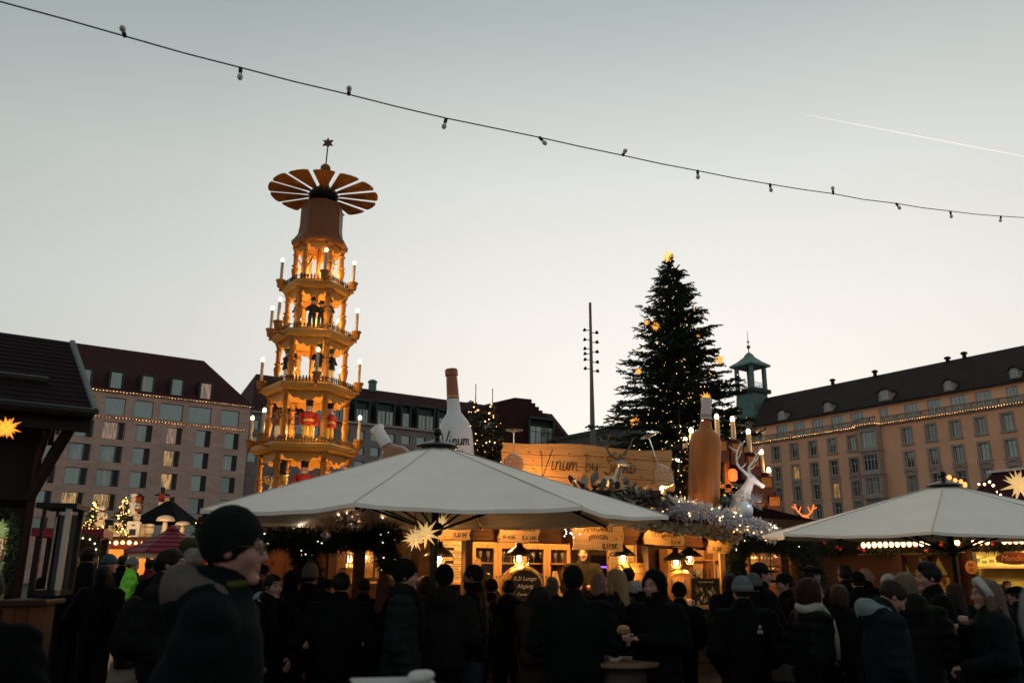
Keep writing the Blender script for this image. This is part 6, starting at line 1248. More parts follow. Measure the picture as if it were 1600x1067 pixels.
# ------------------------------------------------------------------ decorated sweets stall in the left background
LY = 24.0; lo_ = P(205, 893, LY); ls_ = Bld('sweets_stall', 'brightly decorated sweets stall with figures on its roof, left background', (lo_.x, lo_.y), ANG_U*.6, 'market stall'); lp = lambda px, py, yl=0.: (lambda q: Vector((q[0], yl, q[1])))(ls_.pix(px, py, yl)); lw = lambda v: wpt(ls_, v.x, v.y, v.z)
xa, xb = lp(132, 840).x, lp(332, 840).x; zr_ = lp(205, 838).z
MB().box(((xa+xb)/2, .8, zr_-.08), (xb-xa, 1.9, .14)).build('roof_deck', M_DWOOD, ls_.e); MB().box(((xa+xb)/2, -.16, zr_-.22), (xb-xa, .06, .26)).build('fascia', mat('fascia_red', (.14, .03, .02), .6), ls_.e); MB().box(((xa+xb)/2, 1.6, zr_/2), (xb-xa, .08, zr_-.2)).build('back_wall', M_LITW, ls_.e); MB().box(((xa+xb)/2, -.1, .5), (xb-xa, .08, 1.0)).build('counter', M_DWOOD, ls_.e)
for u in (0, .33, .66, 1): MB().box((xa+(xb-xa)*u, -.08, zr_/2), (.12, .12, zr_-.2)).build('post', M_DWOODZ, ls_.e)
for px_ in (160, 215, 300): q = lp(px_, 870, .6); lamp('sweets_light', lw(Vector((q.x, .6, 2.0))), 48, (1, .5, .14), .1)
bp_ = [lw(Vector((xa+(xb-xa)*u, -.24, zr_-.12))) for u in np.linspace(0, 1, 3)]; light_string('string_lights', 'row of round warm bulbs along the sweets stall roof edge', bp_, 'bulb rows on the stalls', .16, .045, .01, (1, .66, .34), 7)
def on_roof(px_, py_, yl=.4): q = lp(px_, py_, yl); q.z = max(q.z, zr_); return lw(q)
MPX = LY/1359
for px_, h_, w_p, lb, sd in ((142, 52, 12, 'small spruce covered in amber lights, leftmost on the sweets stall roof', 41), (190, 56, 15, 'small spruce covered in amber lights beside the baker figure', 42), (318, 40, 14, 'dark little spruce with a white ball, right end of the sweets stall roof', 43)):
    p = on_roof(px_, 836); spruce('roof_spruce', lb, p, h_*MPX, w_p*MPX*1.2, 9, sd, .9, 110 if sd < 43 else 8, .026, .16, group='spruces on the sweets stall roof', droop=.1, le=6, lcol=(1, .52, .14))
M_CRM = mat('cream_figure', (.55, .47, .36), .6); M_WHT = mat('white_figure', (.62, .60, .56), .6); M_TAN = mat('tan_sack', (.42, .32, .18), .8, var=.2)
def doll(nm, lb, px_, py0, py1, cols, hat):
    p = on_roof(px_, py0); h = (py0-py1)*MPX; t = thing(nm, lb, 'figure', p, 0, 'figures on the sweets stall roof')
    for q in (-1, 1): MB().lathe([(.09*h, 0), (.08*h, .3*h)], 8, (q*.08*h, 0, 0)).build('leg', cols[0], t, smooth=True); MB().tube([(q*.16*h, 0, .66*h), (q*.27*h, -.06*h, .52*h), (q*.2*h, -.2*h, .5*h)], [.06*h, .05*h, .045*h], 8).build('arm', cols[1], t, smooth=True)
    MB().lathe([(.19*h, .2*h), (.2*h, .28*h), (.14*h, .5*h), (.17*h, .66*h), (.08*h, .73*h)], 14).build('body', cols[1], t, smooth=True); MB().ball((0, 0, .79*h), .1*h, 12, 8).build('head', cols[2], t, smooth=True)
    if hat == 'chef': MB().lathe([(.09*h, .84*h), (.09*h, .9*h), (.14*h, .95*h), (.13*h, 1.0*h), (.03*h, 1.02*h)], 12).build('hat', M_WHT, t, smooth=True)
    elif hat == 'mob': MB().ball((0, .02*h, .83*h), (.14*h, .13*h, .1*h), 12, 8).build('hat', M_WHT, t, smooth=True)
    else: MB().lathe([(.17*h, .86*h), (.17*h, .875*h), (.1*h, .88*h), (.1*h, 1.0*h), (.01*h, 1.01*h)], 12).build('hat', F_BLACK, t, smooth=True, autos=40)
    return t
doll('baker_figure', 'white baker figure with chef hat on the sweets stall roof', 205, 815, 771, (F_BLACK, M_WHT, F_SKIN), 'chef'); doll('gingerbread_figure', 'cream dressed figure with brown face and white cap between the lit spruces', 153, 832, 787, (F_BROWN, M_CRM, F_BROWN), 'mob'); doll('black_hat_figure', 'dark figure in a black hat directly behind the baker', 214, 806, 770, (F_BLACK, F_BROWN, F_RED), 'top')
for px_, py_, w_p, h_p, kind, lb in ((172, 836, 13, 17, 'sack', 'tan sack at the left of the roof heap'), (183, 836, 10, 22, 'crate', 'open pale crate beside the tan sack'), (194, 836, 10, 13, 'sack', 'low tan sack before the pale crate'), (208, 836, 19, 24, 'oven', 'white toy oven below the baker figure'), (213, 814, 12, 12, 'pot', 'beige pot beside the baker figure'), (222, 836, 11, 20, 'sack', 'tall tan sack right of the white oven'), (233, 836, 14, 21, 'barrel', 'pale barrel at the right of the roof heap')):
    p = on_roof(px_, py_, .3); p.z = max(zr_, P(px_, py_, LY).z) if kind == 'pot' else zr_; W_, H_ = w_p*MPX, h_p*MPX; t = thing('roof_'+kind, lb, kind, p, .2, 'heap on the sweets stall roof')
    if kind == 'sack': MB().lathe([(W_*.45, 0), (W_*.55, H_*.2), (W_*.5, H_*.65), (W_*.28, H_*.8), (W_*.4, H_)], 12).build('bag', M_TAN, t, smooth=True); MB().lathe([(W_*.3, H_*.78), (W_*.3, H_*.83)], 12).build('tie', F_BROWN, t)
    elif kind == 'barrel' or kind == 'pot': MB().lathe([(W_*.4, 0), (W_*.5, H_*.5), (W_*.42, H_)], 14).build('staves', M_CRM, t, smooth=True); [MB().lathe([(W_*.47, H_*z), (W_*.48, H_*(z+.05))], 14).build('hoop', F_BROWN, t) for z in (.2, .72)]
    elif kind == 'crate':
        for x in (-1, 1): MB().box((x*W_*.4, 0, H_/2), (W_*.2, W_, H_)).build('side', M_CRM, t)
        for z in (.08, .92): MB().box((0, 0, H_*z), (W_*.6, W_*.98, H_*.16)).build('slat', M_CRM, t)
    else: MB().bevbox((0, 0, H_/2), (W_, W_*.8, H_), .02).build('case', M_WHT, t); MB().box((0, -W_*.41, H_*.3), (W_*.5, .01, H_*.4)).build('door', F_BLACK, t); MB().box((0, -W_*.41, H_*.75), (W_*.3, .012, H_*.1)).build('plate', F_BROWN, t)
def mushroom(lb, px_, py0, py1, w_p):
    p = on_roof(px_, py0, .2); H_ = P(px_, py1, LY).z-p.z; W_ = w_p*MPX/2; t = thing('mushroom', lb, 'mushroom', p, 0, 'big mushrooms on the sweets stall'); MB().lathe([(W_*.42, 0), (W_*.3, H_*.3), (W_*.25, H_*.7)], 12).build('stem', M_CRM, t, smooth=True); MB().lathe([(W_*.25, H_*.68), (W_*.97, H_*.7), (W_, H_*.76), (W_*.8, H_*.9), (W_*.4, H_*.98), (.01, H_)], 18).build('cap', mat('mushroom_cap', (.55, .45, .36), .6, var=.15, vscale=20), t, smooth=True); lamp('mushroom_glow', p+Vector((.1, -.35, H_*.5)), 2, (1, .6, .3), .05)
mushroom('taller pale mushroom on the sweets stall roof', 256, 836, 803, 29); mushroom('shorter pale mushroom right of the taller one', 284, 836, 812, 25)
for x in (150, 205, 232): lamp('roof_display_light', P(x, 812, LY-.9), 22, (1, .62, .28), .08)
q = P(253, 893, 27); t = thing('dark_tent', 'dark pointed tent roof behind the red pavilion', 'tent', (q.x, 27, 0)); za, ze = P(250, 783, 27).z, P(250, 818, 27).z; W_ = 42/1359*27
MB().lathe([(W_*1.35, ze), (.12, za)], 4, ph=R(38)).build('roof', mat('tent_dark', (.008, .010, .012), .9, spec=.03), t); [MB().box((x*W_*.9, y*W_*.9, ze/2), (.08, .08, ze)).build('pole', M_DIRON, t) for x in (-1, 1) for y in (-1, 1)]
q2 = P(252, 788, 26.9); q2.z = za-.02; h = .42; t = thing('drummer_figure', 'small dark drummer figure on the tip of the dark tent', 'figure', q2, 0); MB().lathe([(.08, 0), (.1, .15), (.06, .26)], 10).build('body', F_RED, t, smooth=True); MB().ball((0, 0, .31), .06, 10, 7).build('head', F_BLACK, t, smooth=True); MB().lathe([(.07, .34), (.07, .45)], 10).build('hat', F_BLACK, t); MB().tube([(-.22, 0, .2), (0, 0, .24), (.22, 0, .2)], .03, 6).build('arms', F_BLACK, t)
# red pavilion with shingled tent roof
RY = 17.0; rp_ = P(262, 893, RY); t = thing('red_pavilion', 'red hexagonal kiosk with shingled tent roof and lit counter', 'kiosk', (rp_.x, RY, 0)); za, ze = P(262, 828, RY).z, P(262, 862, RY).z; W_ = 64/1359*RY; M_REDR = mat('red_roof', (.17, .012, .022), .6, var=.25, vscale=5)
nb = 5
for k in range(nb):
    u0, u1 = k/nb, (k+1)/nb; r0, r1 = W_*(1-u0*.92)+.02, W_*(1-u1*.92); z0, z1 = ze+(za-ze)*u0**.85, ze+(za-ze)*u1**.85
    for a in range(6):
        a0, a1 = R(20+60*a), R(80+60*a); p0_, p1_ = Vector((math.cos(a0), math.sin(a0), 0)), Vector((math.cos(a1), math.sin(a1), 0)); MB().add([p0_*r0+Vector((0, 0, z0)), p1_*r0+Vector((0, 0, z0)), p1_*r1+Vector((0, 0, z1-.012)), p0_*r1+Vector((0, 0, z1-.012)), p0_*r0+Vector((0, 0, z0-.03)), p1_*r0+Vector((0, 0, z0-.03))], [(0, 1, 2, 3), (4, 5, 1, 0)]).build('roof_shingle_row', M_REDR, t)
for a in range(6): a0 = R(20+60*a); d = Vector((math.cos(a0), math.sin(a0), 0)); MB().tube([d*W_*1.01+Vector((0, 0, ze)), d*W_*.45+Vector((0, 0, ze+(za-ze)*.55)), d*W_*.08+Vector((0, 0, za))], .025, 5).build('hip_ridge', M_REDR, t); MB().box(d*W_*.82+Vector((0, 0, ze/2)), (.09, .09, ze-.04), rz=a0).build('post', mat('red_post', (.12, .01, .015), .5), t)
MB().lathe([(.1, za-.03), (.12, za+.02), (.05, za+.08)], 8).build('roof_cap', M_REDR, t)
va = MB(); n_ = 48; pts = []
for k in range(n_+1): a = R(20)+2*math.pi*k/n_; r = W_*.93/math.cos((a-R(20)) % R(60)-R(30))*.87; d = .05+.03*abs(math.sin(k*1.57)); pts += [(r*math.cos(a), r*math.sin(a), ze-.01), (r*math.cos(a), r*math.sin(a), ze-.06-d)]
va.grid(pts, n_+1, 2).build('valance', mat('valance_cream', (.62, .48, .30), .8), t); MB().lathe([(W_*.8, 0), (W_*.8, 1.0), (W_*.86, 1.0), (W_*.86, 1.05)], 6, ph=R(20)).build('counter', mat('red_post', (.12, .01, .015), .5), t); MB().lathe([(W_*.3, 1.0), (W_*.3, ze)], 6, ph=R(20)).build('core', M_LITW, t)
for a in (220, 270, 320): lamp('pavilion_light', (rp_.x+W_*.6*math.cos(R(a)), RY+W_*.6*math.sin(R(a)), ze-.15), 9, (1, .58, .22), .06)
# red flat canopies left, with bulbs and a lit wreath
q = P(100, 893, 20); t = thing('red_canopy', 'flat dark red canopy at far left behind the display case', 'canopy', (q.x, 20, 0), .3); z = P(100, 832, 20).z; MB().box((0, .6, z), (1.5, 1.6, .18)).build('top', M_REDR, t); [MB().box((x, y, z/2), (.07, .07, z-.1)).build('pole', M_DIRON, t) for x in (-.65, .65) for y in (0, 1.2)]
MB().box((0, 1.3, z/2), (1.4, .05, z-.2)).build('back', M_DWOOD, t)
for px_, py_, lb in ((89, 854, 'left of two bare bulbs glowing under the red canopy'), (101, 854, 'right of two bare bulbs glowing under the red canopy')): q = P(px_, py_, 19.8); tag(MB().ball((0, 0, 0), .055, 10, 7).lathe([(.025, .05), (.025, .11)], 8).build('bulb', emat('bulb_y', (1, .6, .22), 9), None, smooth=True, loc=q), lb, 'bulb', 'bulbs under the red canopy'); lamp('bulb_light', q+Vector((0, -.1, -.1)), 3, (1, .55, .2), .05)
q = P(131, 858, 19); t = thing('lit_wreath', 'round green wreath with warm lights over the crowd at left', 'wreath', q); ring = [Vector((.3*math.cos(a), 0, .24*math.sin(a))) for a in np.linspace(0, 6.283, 24)]; leaf_scatter(ring, .07, 1200, .07, mat('wreath_green', (.05, .08, .03), .7, var=.3), 'leaves', t, 6, aspect=.2); dots([r_+Vector((0, -.07, 0)) for r_ in ring[::2]], .022, (1, .7, .4), 5, t)

# ------------------------------------------------------------------ stalls on the right
def right_frame(name, label, px_, y_, rz, cat='market stall'):
    q = P(px_, 893, y_); b = Bld(name, label, (q.x, q.y), rz, cat); f = lambda px, py, yl=0.: (lambda q_: Vector((q_[0], yl, q_[1])))(b.pix(px, py, yl)); return b, f, (lambda v: wpt(b, v.x, v.y, v.z))
RZ = R(-62)
rb_, rp2, rw = right_frame('almond_stall', 'dark timber almond stall with pine garland, bulbs and a bright yellow interior', 1345, 19.0, RZ)
x0_, x1_ = rp2(1285, 880).x, rp2(1660, 880).x; zf = rp2(1400, 851).z; E_ = rb_.e; zt_ = zf+.12
MB().box(((x0_+x1_)/2, .03, zf), (x1_-x0_, .06, .34)).build('fascia', M_DWOOD, E_); MB().box(((x0_+x1_)/2, 1.8, zt_/2), (x1_-x0_, .06, zt_)).build('back_wall', mat('yellow_wall', (.62, .48, .16), .7, var=.1), E_); MB().box(((x0_+x1_)/2, 0, .48), (x1_-x0_, .1, .96)).build('counter_front', M_DWOOD, E_); MB().bevbox(((x0_+x1_)/2, .02, .98), (x1_-x0_, .5, .05), .01).build('counter_top', M_PINE, E_); MB().box(((x0_+x1_)/2, .9, zt_+.02), (x1_-x0_, 1.9, .05)).build('ceiling', M_DWOOD, E_)
for a, b_ in ((1285, 1408), (1496, 1519)): xa, xb = rp2(a, 880).x, rp2(b_, 880).x; MB().box(((xa+xb)/2, .08, 1.5), (xb-xa, .08, 1.1)).build('wall_panel', M_DWOOD, E_)
for px_ in (1408, 1497, 1520): x = rp2(px_, 880).x; MB().bevbox((x, 0, zt_/2), (.11, .12, zt_-.02), .01).build('post', M_DWOODZ, E_)
gpth = [Vector((x0_+(x1_-x0_)*u, -.1, zf+.02-.05*math.sin(u*25))) for u in np.linspace(0, 1, 30)]; leaf_scatter(gpth, .2, 15000, .11, M_PINEN, 'pine_garland', E_, 51, aspect=.05, droop=.5, flat=.2)
rbm = MB(); rs = random.Random(3)
for k in range(26): q = gpth[rs.randrange(30)]+Vector((rs.uniform(-.1, .1), -.2, rs.uniform(-.12, .12))); rbm.ball(q, .04, 6, 5)
stuff(rbm.build('red_berries', mat('berry_red', (.35, .02, .015), .35), E_))
for i, (a, b_, lb) in enumerate(((1345, 1455, 'row of glowing bulbs left of the right parasol pole'), (1486, 1500, 'short pair of glowing bulbs just right of the right parasol pole'), (1518, 1548, 'short row of four bulbs under the right parasol'), (1566, 1640, 'row of glowing bulbs at the right picture edge'))):
    A, B_ = rp2(a, 855, -.32), rp2(b_, 851, -.32); A.z = B_.z = zf; n_ = max(2, int((b_-a)/9)); t = thing('bulb_row', lb, 'string lights', rw(A), RZ, 'bulb rows on the almond stall'); ln = B_.x-A.x
    MB().tube([(0, 0, .07), (ln, 0, .07)], .012, 5).build('cable', M_BLACK, t)
    for k in range(n_): x = ln*(k+.5)/n_; MB().ball((x, 0, 0), (.045, .045, .06), 8, 6).build('bulb', emat('bulb_row_glow', (1, .52, .2), 7), t, smooth=True)
    lamp('bulb_row_light', rw(A+Vector((ln/2, -.15, -.1))), 6, (1, .45, .14), .15)
# shop window with diamond curtains
a, b_ = rp2(1412, 925, .05), rp2(1494, 866, .05); wd, ht = b_.x-a.x, b_.z-a.z; t = thing('shop_window', 'yellow lit stall window with pointed dark curtains', 'window', rw(a), RZ)
fr = MB(); [fr.box((x, 0, ht/2), (.05, .06, ht)) for x in (0, wd/2, wd)]; [fr.box((wd/2, .002, z), (wd, .05, .04)) for z in (0, ht*.45, ht)]; fr.build('frame', M_DWOODZ, t); MB().box((wd/2, .02, ht/2), (wd, .004, ht)).build('pane', M_PANE, t)
for k in range(3): x = wd*(.18+.32*k); MB().prism([(-wd*.17, 0), (wd*.17, 0), (0, -ht*.62)], .012, (x, .05, ht)).build('curtain', mat('curtain_dark', (.05, .025, .015), .9), t)
MB().box((wd/2, .5, ht*.2), (wd, .3, .03)).build('shelf', M_PINE, t); jj = MB(); [jj.lathe([(.05, 0), (.055, .02), (.055, .14), (.03, .17)], 8, (wd*(k+.5)/7, .45, ht*.2+.02)) for k in range(7)]; jj.build('jars', mat('jar_amber', (.3, .12, .03), .3), t)
# almond counter: shelf with packages, sign, round badge
xa, xb = rp2(1522, 880, 1.5).x, rp2(1640, 880, 1.5).x; zs_ = rp2(1560, 886, 1.5).z
MB().box(((xa+xb)/2, 1.55, zs_), (xb-xa, .35, .04)).build('shelf', M_PINE, E_); rs = random.Random(6)
for k in range(9):
    q = Vector((xa+.12+k*(xb-xa-.2)/9, 1.5, zs_+.02)); hh = rs.choice((.16, .19, .22)); c = [(.6, .56, .3), (.5, .55, .2), (.62, .5, .25)][k % 3]; t = thing('package', ('pale', 'lime green', 'cream')[k % 3]+' package, number %s from the left on the almond stall shelf' % ('one', 'two', 'three', 'four', 'five', 'six', 'seven', 'eight', 'nine')[k], 'package', rw(q), RZ, 'packages on the almond shelf')
    MB().bevbox((0, 0, hh/2), (.16, .1, hh), .008).build('carton', mat('carton_%d' % (k % 3), c, .6), t); MB().box((0, -.052, hh*.55), (.1, .004, hh*.35)).build('label', mat('carton_label', (.2, .16, .08), .6), t)
for k, px_ in enumerate((1545, 1590, 1630)): q = rp2(px_, 870, .9); lamp('almond_light', rw(Vector((q.x, .9, zt_-.25))), 20, (1, .70, .22), .1)
q = rp2(1455, 880); lamp('shop_window_light', rw(Vector((q.x, .9, zt_-.3))), 14, (1, .68, .2), .1)
a = rp2(1586, 872, -.36); t = thing('almond_sign', 'reddish oval sign with Mandeln lettering on the almond stall', 'sign', rw(a), RZ); MB().prism([(.36*math.cos(x), .11*math.sin(x)) for x in np.linspace(0, 6.28, 25)[:-1]], .03).build('board', mat('sign_red', (.16, .035, .015), .5), t); text('Mandeln', .15, mat('sign_gold', (.6, .28, .08), .4, metal=.3), t, (0, -.02, 0), shear=.35)
a = rp2(1518, 886, -.1); t = thing('round_badge', 'small round orange badge on the dark post beside the almond counter', 'sign', rw(a), RZ); MB().lathe([(.125, -.01), (.125, .01)], 24, rot=rotx).build('disc', mat('badge_orange', (.36, .15, .04), .5), t); text('BK', .09, M_INK, t, (0, -.012, .045)); text('62', .09, M_INK, t, (0, -.012, -.045))
# roof with lights, house front, arch and star
xr0, xr1 = rp2(1478, 800).x, rp2(1700, 800).x; zr1 = rp2(1520, 742, .9).z
r_ = MB(); r_.add([(xr0, -.4, zt_+.06), (xr1, -.4, zt_+.06), (xr1, .9, zr1), (xr0+.5, .9, zr1), (xr0, 2.2, zt_+.06), (xr1, 2.2, zt_+.06)], [(0, 1, 2, 3), (0, 3, 4), (3, 2, 5, 4)]); r_.build('roof', mat('plum_roof', (.045, .016, .022), .85, var=.2, spec=.03), E_)
MB().box(((xr0+xr1)/2+.2, .9, zr1+.02), (xr1-xr0-.5, .16, .05)).build('snowy_ridge', mat('ridge_snow', (.5, .48, .48), .8), E_)
A = rp2(1540, 790, -.42); t = thing('model_house', 'beige model house front with lights on the right stall roof', 'decoration', rw(Vector((A.x, -.42, zt_+.06))), RZ); MB().prism([(-.28, 0), (.28, 0), (.28, .34), (0, .52), (-.28, .34)], .12).build('front', M_TAN, t); MB().box((0, -.07, .14), (.14, .02, .24)).build('door', F_BROWN, t)
A2 = rp2(1578, 812, -.42); t = thing('light_arch', 'round wooden arch outlined with flame bulbs on the right stall roof', 'decoration', rw(Vector((A2.x, -.42, zt_+.06))), RZ); arc = [Vector((.36*math.cos(a), 0, .05+.34*math.sin(a))) for a in np.linspace(0, math.pi, 15)]; MB().tube(arc, .06, 6).build('arch', mat('arch_terracotta', (.32, .10, .03), .5), t, smooth=True)
bl2 = MB(); path = [P(1528, 752, 15.1), P(1545, 748, 15.1), P(1562, 768, 14.9), P(1580, 790, 14.7), P(1600, 808, 14.5), P(1630, 815, 14.3)]; light_string('string_lights', 'flame bulb string over the model house and arch at the right edge', path, 'bulb rows on the stalls', .09, .024, .02, (1, .55, .24), 8); light_string('string_lights', 'red and amber bulbs on the roof just right of the right parasol tip', [P(1482, 742, 15.2), P(1500, 746, 15.2), P(1512, 758, 15.1)], 'bulb rows on the stalls', .12, .04, .01, (1, .2, .05), 4)
q = P(1592, 757, 14.3); o = ob('star_lantern', smw, None, q); s_ = 30/1359*14.3; o.scale = (s_,)*3; o.rotation_euler = (.6, .9, .3); tag(o, 'large cream paper star at the right picture edge above the parasol', 'star lantern'); lamp('edge_star_light', q+Vector((0, -.3, -.3)), 3, (1, .6, .3), .08)
# low dark stall between the wine stall and the right parasol
rs2, sp3, sw3 = right_frame('dark_stall', 'low unlit stall with dark red roof behind the pine boughs', 1270, 24.0, R(-10)); a, b_ = sp3(1205, 840), sp3(1345, 815); MB().box(((a.x+b_.x)/2, .6, a.z/2), (b_.x-a.x-.3, 1.2, a.z)).build('body', M_DWOOD, rs2.e)
r_ = MB(); r_.add([(a.x, -.5, a.z), (b_.x, -.5, a.z), (b_.x-.3, .7, b_.z+.1), (a.x+.3, .7, b_.z+.1), (a.x, 1.9, a.z), (b_.x, 1.9, a.z)], [(0, 1, 2, 3), (3, 2, 5, 4), (0, 3, 4), (1, 5, 2)]); r_.build('roof', mat('dark_red_roof', (.03, .007, .008), .9, var=.2, spec=0.), rs2.e); MB().box(((a.x+b_.x)/2, -.52, a.z-.05), (b_.x-a.x, .05, .12)).build('eave_board', M_DWOOD, rs2.e)
q = P(1258, 806, 22.5); t = thing('glowing_antlers', 'small glowing orange antlers on the dark red stall roof', 'decoration', q, .2, None); M_AG = emat('antler_glow', (1, .22, .04), 1.3)
for s_ in (-1, 1):
    an_ = MB(); an_.tube(catmull([(s_*.05, 0, 0), (s_*.2, 0, .12), (s_*.28, 0, .3)], 4), .022, 5); an_.tube([(s_*.17, 0, .1), (s_*.1, 0, .24)], .016, 5); an_.tube([(s_*.24, 0, .18), (s_*.36, 0, .24)], .016, 5); an_.build('antler', M_AG, t)
MB().ball((0, 0, -.06), (.1, .08, .1), 10, 7).build('head', M_AG, t, smooth=True)
# Christstollen stall sign left under the parasol
q0 = P(440, 832, 11.6); t = thing('stollen_stall', 'timber stall with bulging sacks and a curved bakery sign, left under the parasol', 'market stall', (q0.x, 11.6, 0), ANG_U*.5); zt2 = P(440, 838, 11.6).z
MB().box((0, .5, zt2/2), (1.3, .9, zt2)).build('body', M_DWOODZ, t); 
for k in range(7): MB().bevbox((-.55+k*.18, .03, zt2*.55), (.172, .03, zt2*.85), .006).build('board', wood('glow_boards', (.16, .06, .022), (.22, .09, .035), 1, 'Z'), t)
for x, w2 in ((-.5, .3), (-.18, .26), (.1, .2)): MB().ball((x, .1, zt2+.12), (w2, .22, .2), 14, 9).build('sack', mat('sack_dark', (.05, .042, .036), .9, var=.2), t, smooth=True)
sg = MB(); n_ = 13; pts = [(-.34+.68*i/(n_-1), .30-.18*(2*i/(n_-1)-1)**2*-.25) for i in range(n_)]
sb = thing('stollen_sign', 'small curved sign with pale lettering above the left stall', 'sign', P(465, 812, 11.2), .1); MB().prism([(-.36, -.14), (.36, -.14), (.38, .12), (.2, .16), (-.2, .16), (-.38, .12)], .03).build('board', mat('sign_brown', (.09, .03, .018), .6), sb); text('DRESDNER', .10, mat('sign_pale', (.5, .44, .4), .6), sb, (0, -.02, .08)); text('CHRISTSTOLLEN', .115, MATS['sign_pale'], sb, (0, -.02, -.05), sx=.72)
lamp('stollen_light', P(430, 852, 11.0), 5, (1, .42, .1), .06); lamp('stollen_light', P(470, 820, 10.8), .8, (1, .8, .6), .06)
# ------------------------------------------------------------------ people: continuous bodies, clothes fitted over them
def skin_mat(nm, c): return mat('skin_'+nm, c, .5, var=.08, vscale=30, spec=.3)
SK = [skin_mat('fair', (.33, .19, .14)), skin_mat('pink', (.34, .175, .14)), skin_mat('tan', (.24, .13, .085))]
M_EYE = mat('eye_white', (.22, .20, .19), .25); M_IRIS = mat('iris', (.02, .014, .01), .2); M_LIP = mat('lips', (.26, .10, .085), .45)
HEADP = [('e', (0, -.014, .03), (.076, .096, .086)), ('e', (0, .025, -.035), (.060, .068, .075)), ('c', (-.012, .072, -.098), (.012, .072, -.098), .021, .021), ('c', (0, .082, .022), (0, .108, -.026), .009, .0125, .012), ('c', (-.012, .094, -.032), (.012, .094, -.032), .008, .008, .01), ('c', (-.034, .076, .030), (.034, .076, .030), .014, .014), ('e', (-.040, .055, -.022), (.026, .03, .028)), ('e', (.040, .055, -.022), (.026, .03, .028)),
         ('-e', (-.031, .098, .008), (.017, .017, .011), .012), ('-e', (.031, .098, .008), (.017, .017, .011), .012), ('c', (-.017, .084, -.058), (.017, .084, -.058), .0075, .0075, .008), ('c', (-.014, .083, -.070), (.014, .083, -.070), .0085, .0085, .006), ('e', (-.073, -.010, -.004), (.008, .018, .028), .010), ('e', (.073, -.010, -.004), (.008, .018, .028), .010), ('c', (0, -.022, -.06), (0, -.034, -.17), .054, .058)]
HV = {r: sdf(HEADP, r, .022) for r in (.0065, .011)}
def hand_sdf(curl):
    p = [('e', (0, .045, 0), (.038, .052, .016))]
    for x, l_ in ((-.028, .056), (-.0095, .07), (.0095, .074), (.028, .066)):
        a = Vector((x, .085, 0)); b = a+Vector((0, math.cos(curl)*l_*.55, -math.sin(curl)*l_*.55)); c = b+Vector((0, math.cos(curl*2.1)*l_*.5, -math.sin(curl*2.1)*l_*.5)); p += [('c', tuple(a), tuple(b), .0095, .0088, .006), ('c', tuple(b), tuple(c), .0088, .0075, .004)]
    p += [('c', (.03, .02, -.004), (.056, .055, -.014), .014, .0105, .012), ('c', (.056, .055, -.014), (.054, .085, -.026), .0105, .008, .004), ('c', (0, -.05, 0), (0, .02, 0), .026, .027)]
    return sdf(p, .006, .012)
HANDS = {'relax': hand_sdf(.35), 'grip': hand_sdf(.85)}
POSE = {'down': (((.205, 0, 1.42), (.265, -.04, 1.14), (.25, .06, .90)),)*2, 'pocket': (((.205, 0, 1.42), (.30, -.09, 1.15), (.19, .10, .99)),)*2, 'hold': (((.205, 0, 1.42), (.27, -.02, 1.14), (.13, .26, 1.17)),)*2,
        'mouth': (((.205, 0, 1.42), (.25, .13, 1.17), (.05, .19, 1.40)), ((.205, 0, 1.42), (.28, .0, 1.15), (.12, .26, 1.10))), 'out': (((.205, 0, 1.42), (.27, .07, 1.18), (.09, .36, 1.245)), ((.205, 0, 1.42), (.27, .05, 1.18), (.05, .33, 1.215))), 'push': (((.205, 0, 1.42), (.27, .06, 1.16), (.2, .33, 1.02)),)*2}
def arms(pose):
    r, l_ = POSE[pose]; return r, tuple((-p[0], p[1], p[2]) for p in l_)
_bc, _jc = {}, {}
def body_np(pose):
    if pose not in _bc:
        pr = [('e', (0, 0, 1.24), (.17, .11, .27)), ('e', (0, 0, .96), (.165, .115, .16)), ('c', (-.15, 0, 1.42), (.15, 0, 1.42), .055, .055), ('c', (0, -.01, 1.42), (0, -.008, 1.56), .058, .054)]
        for s in (-1, 1): pr += [('c', (s*.09, 0, .92), (s*.105, .015, .5), .082, .055), ('c', (s*.105, .015, .5), (s*.11, -.01, .09), .055, .04), ('c', (s*.11, -.04, .05), (s*.12, .12, .035), .04, .03)]
        for a in arms(pose): pr += [('c', a[0], a[1], .05, .042), ('c', a[1], a[2], .042, .03)]
        v, f = sdf(pr, .03, .04); vs, fs = [v], [f]; n = len(v)
        for i, a in enumerate(arms(pose)):
            d = (Vector(a[2])-Vector(a[1])).normalized(); sgn = 1 if i == 0 else -1; up = Vector((sgn*.8, 0, .6)) if pose in ('down', 'pocket') else Vector((sgn*.35, -.2, .9)); x = d.cross(up).normalized(); z = x.cross(d).normalized(); M = np.array((x, d, z)).T
            hv, hf = HANDS['relax' if pose in ('down', 'pocket') else 'grip']; q = hv*np.array([-sgn, 1, 1]); q = q@M.T+np.array(a[2])+np.array(d)*.012
            vs.append(q); fs.append((hf if sgn < 0 else hf[:, ::-1])+n); n += len(q)
        _bc[pose] = (np.concatenate(vs), np.concatenate(fs))
    return _bc[pose]
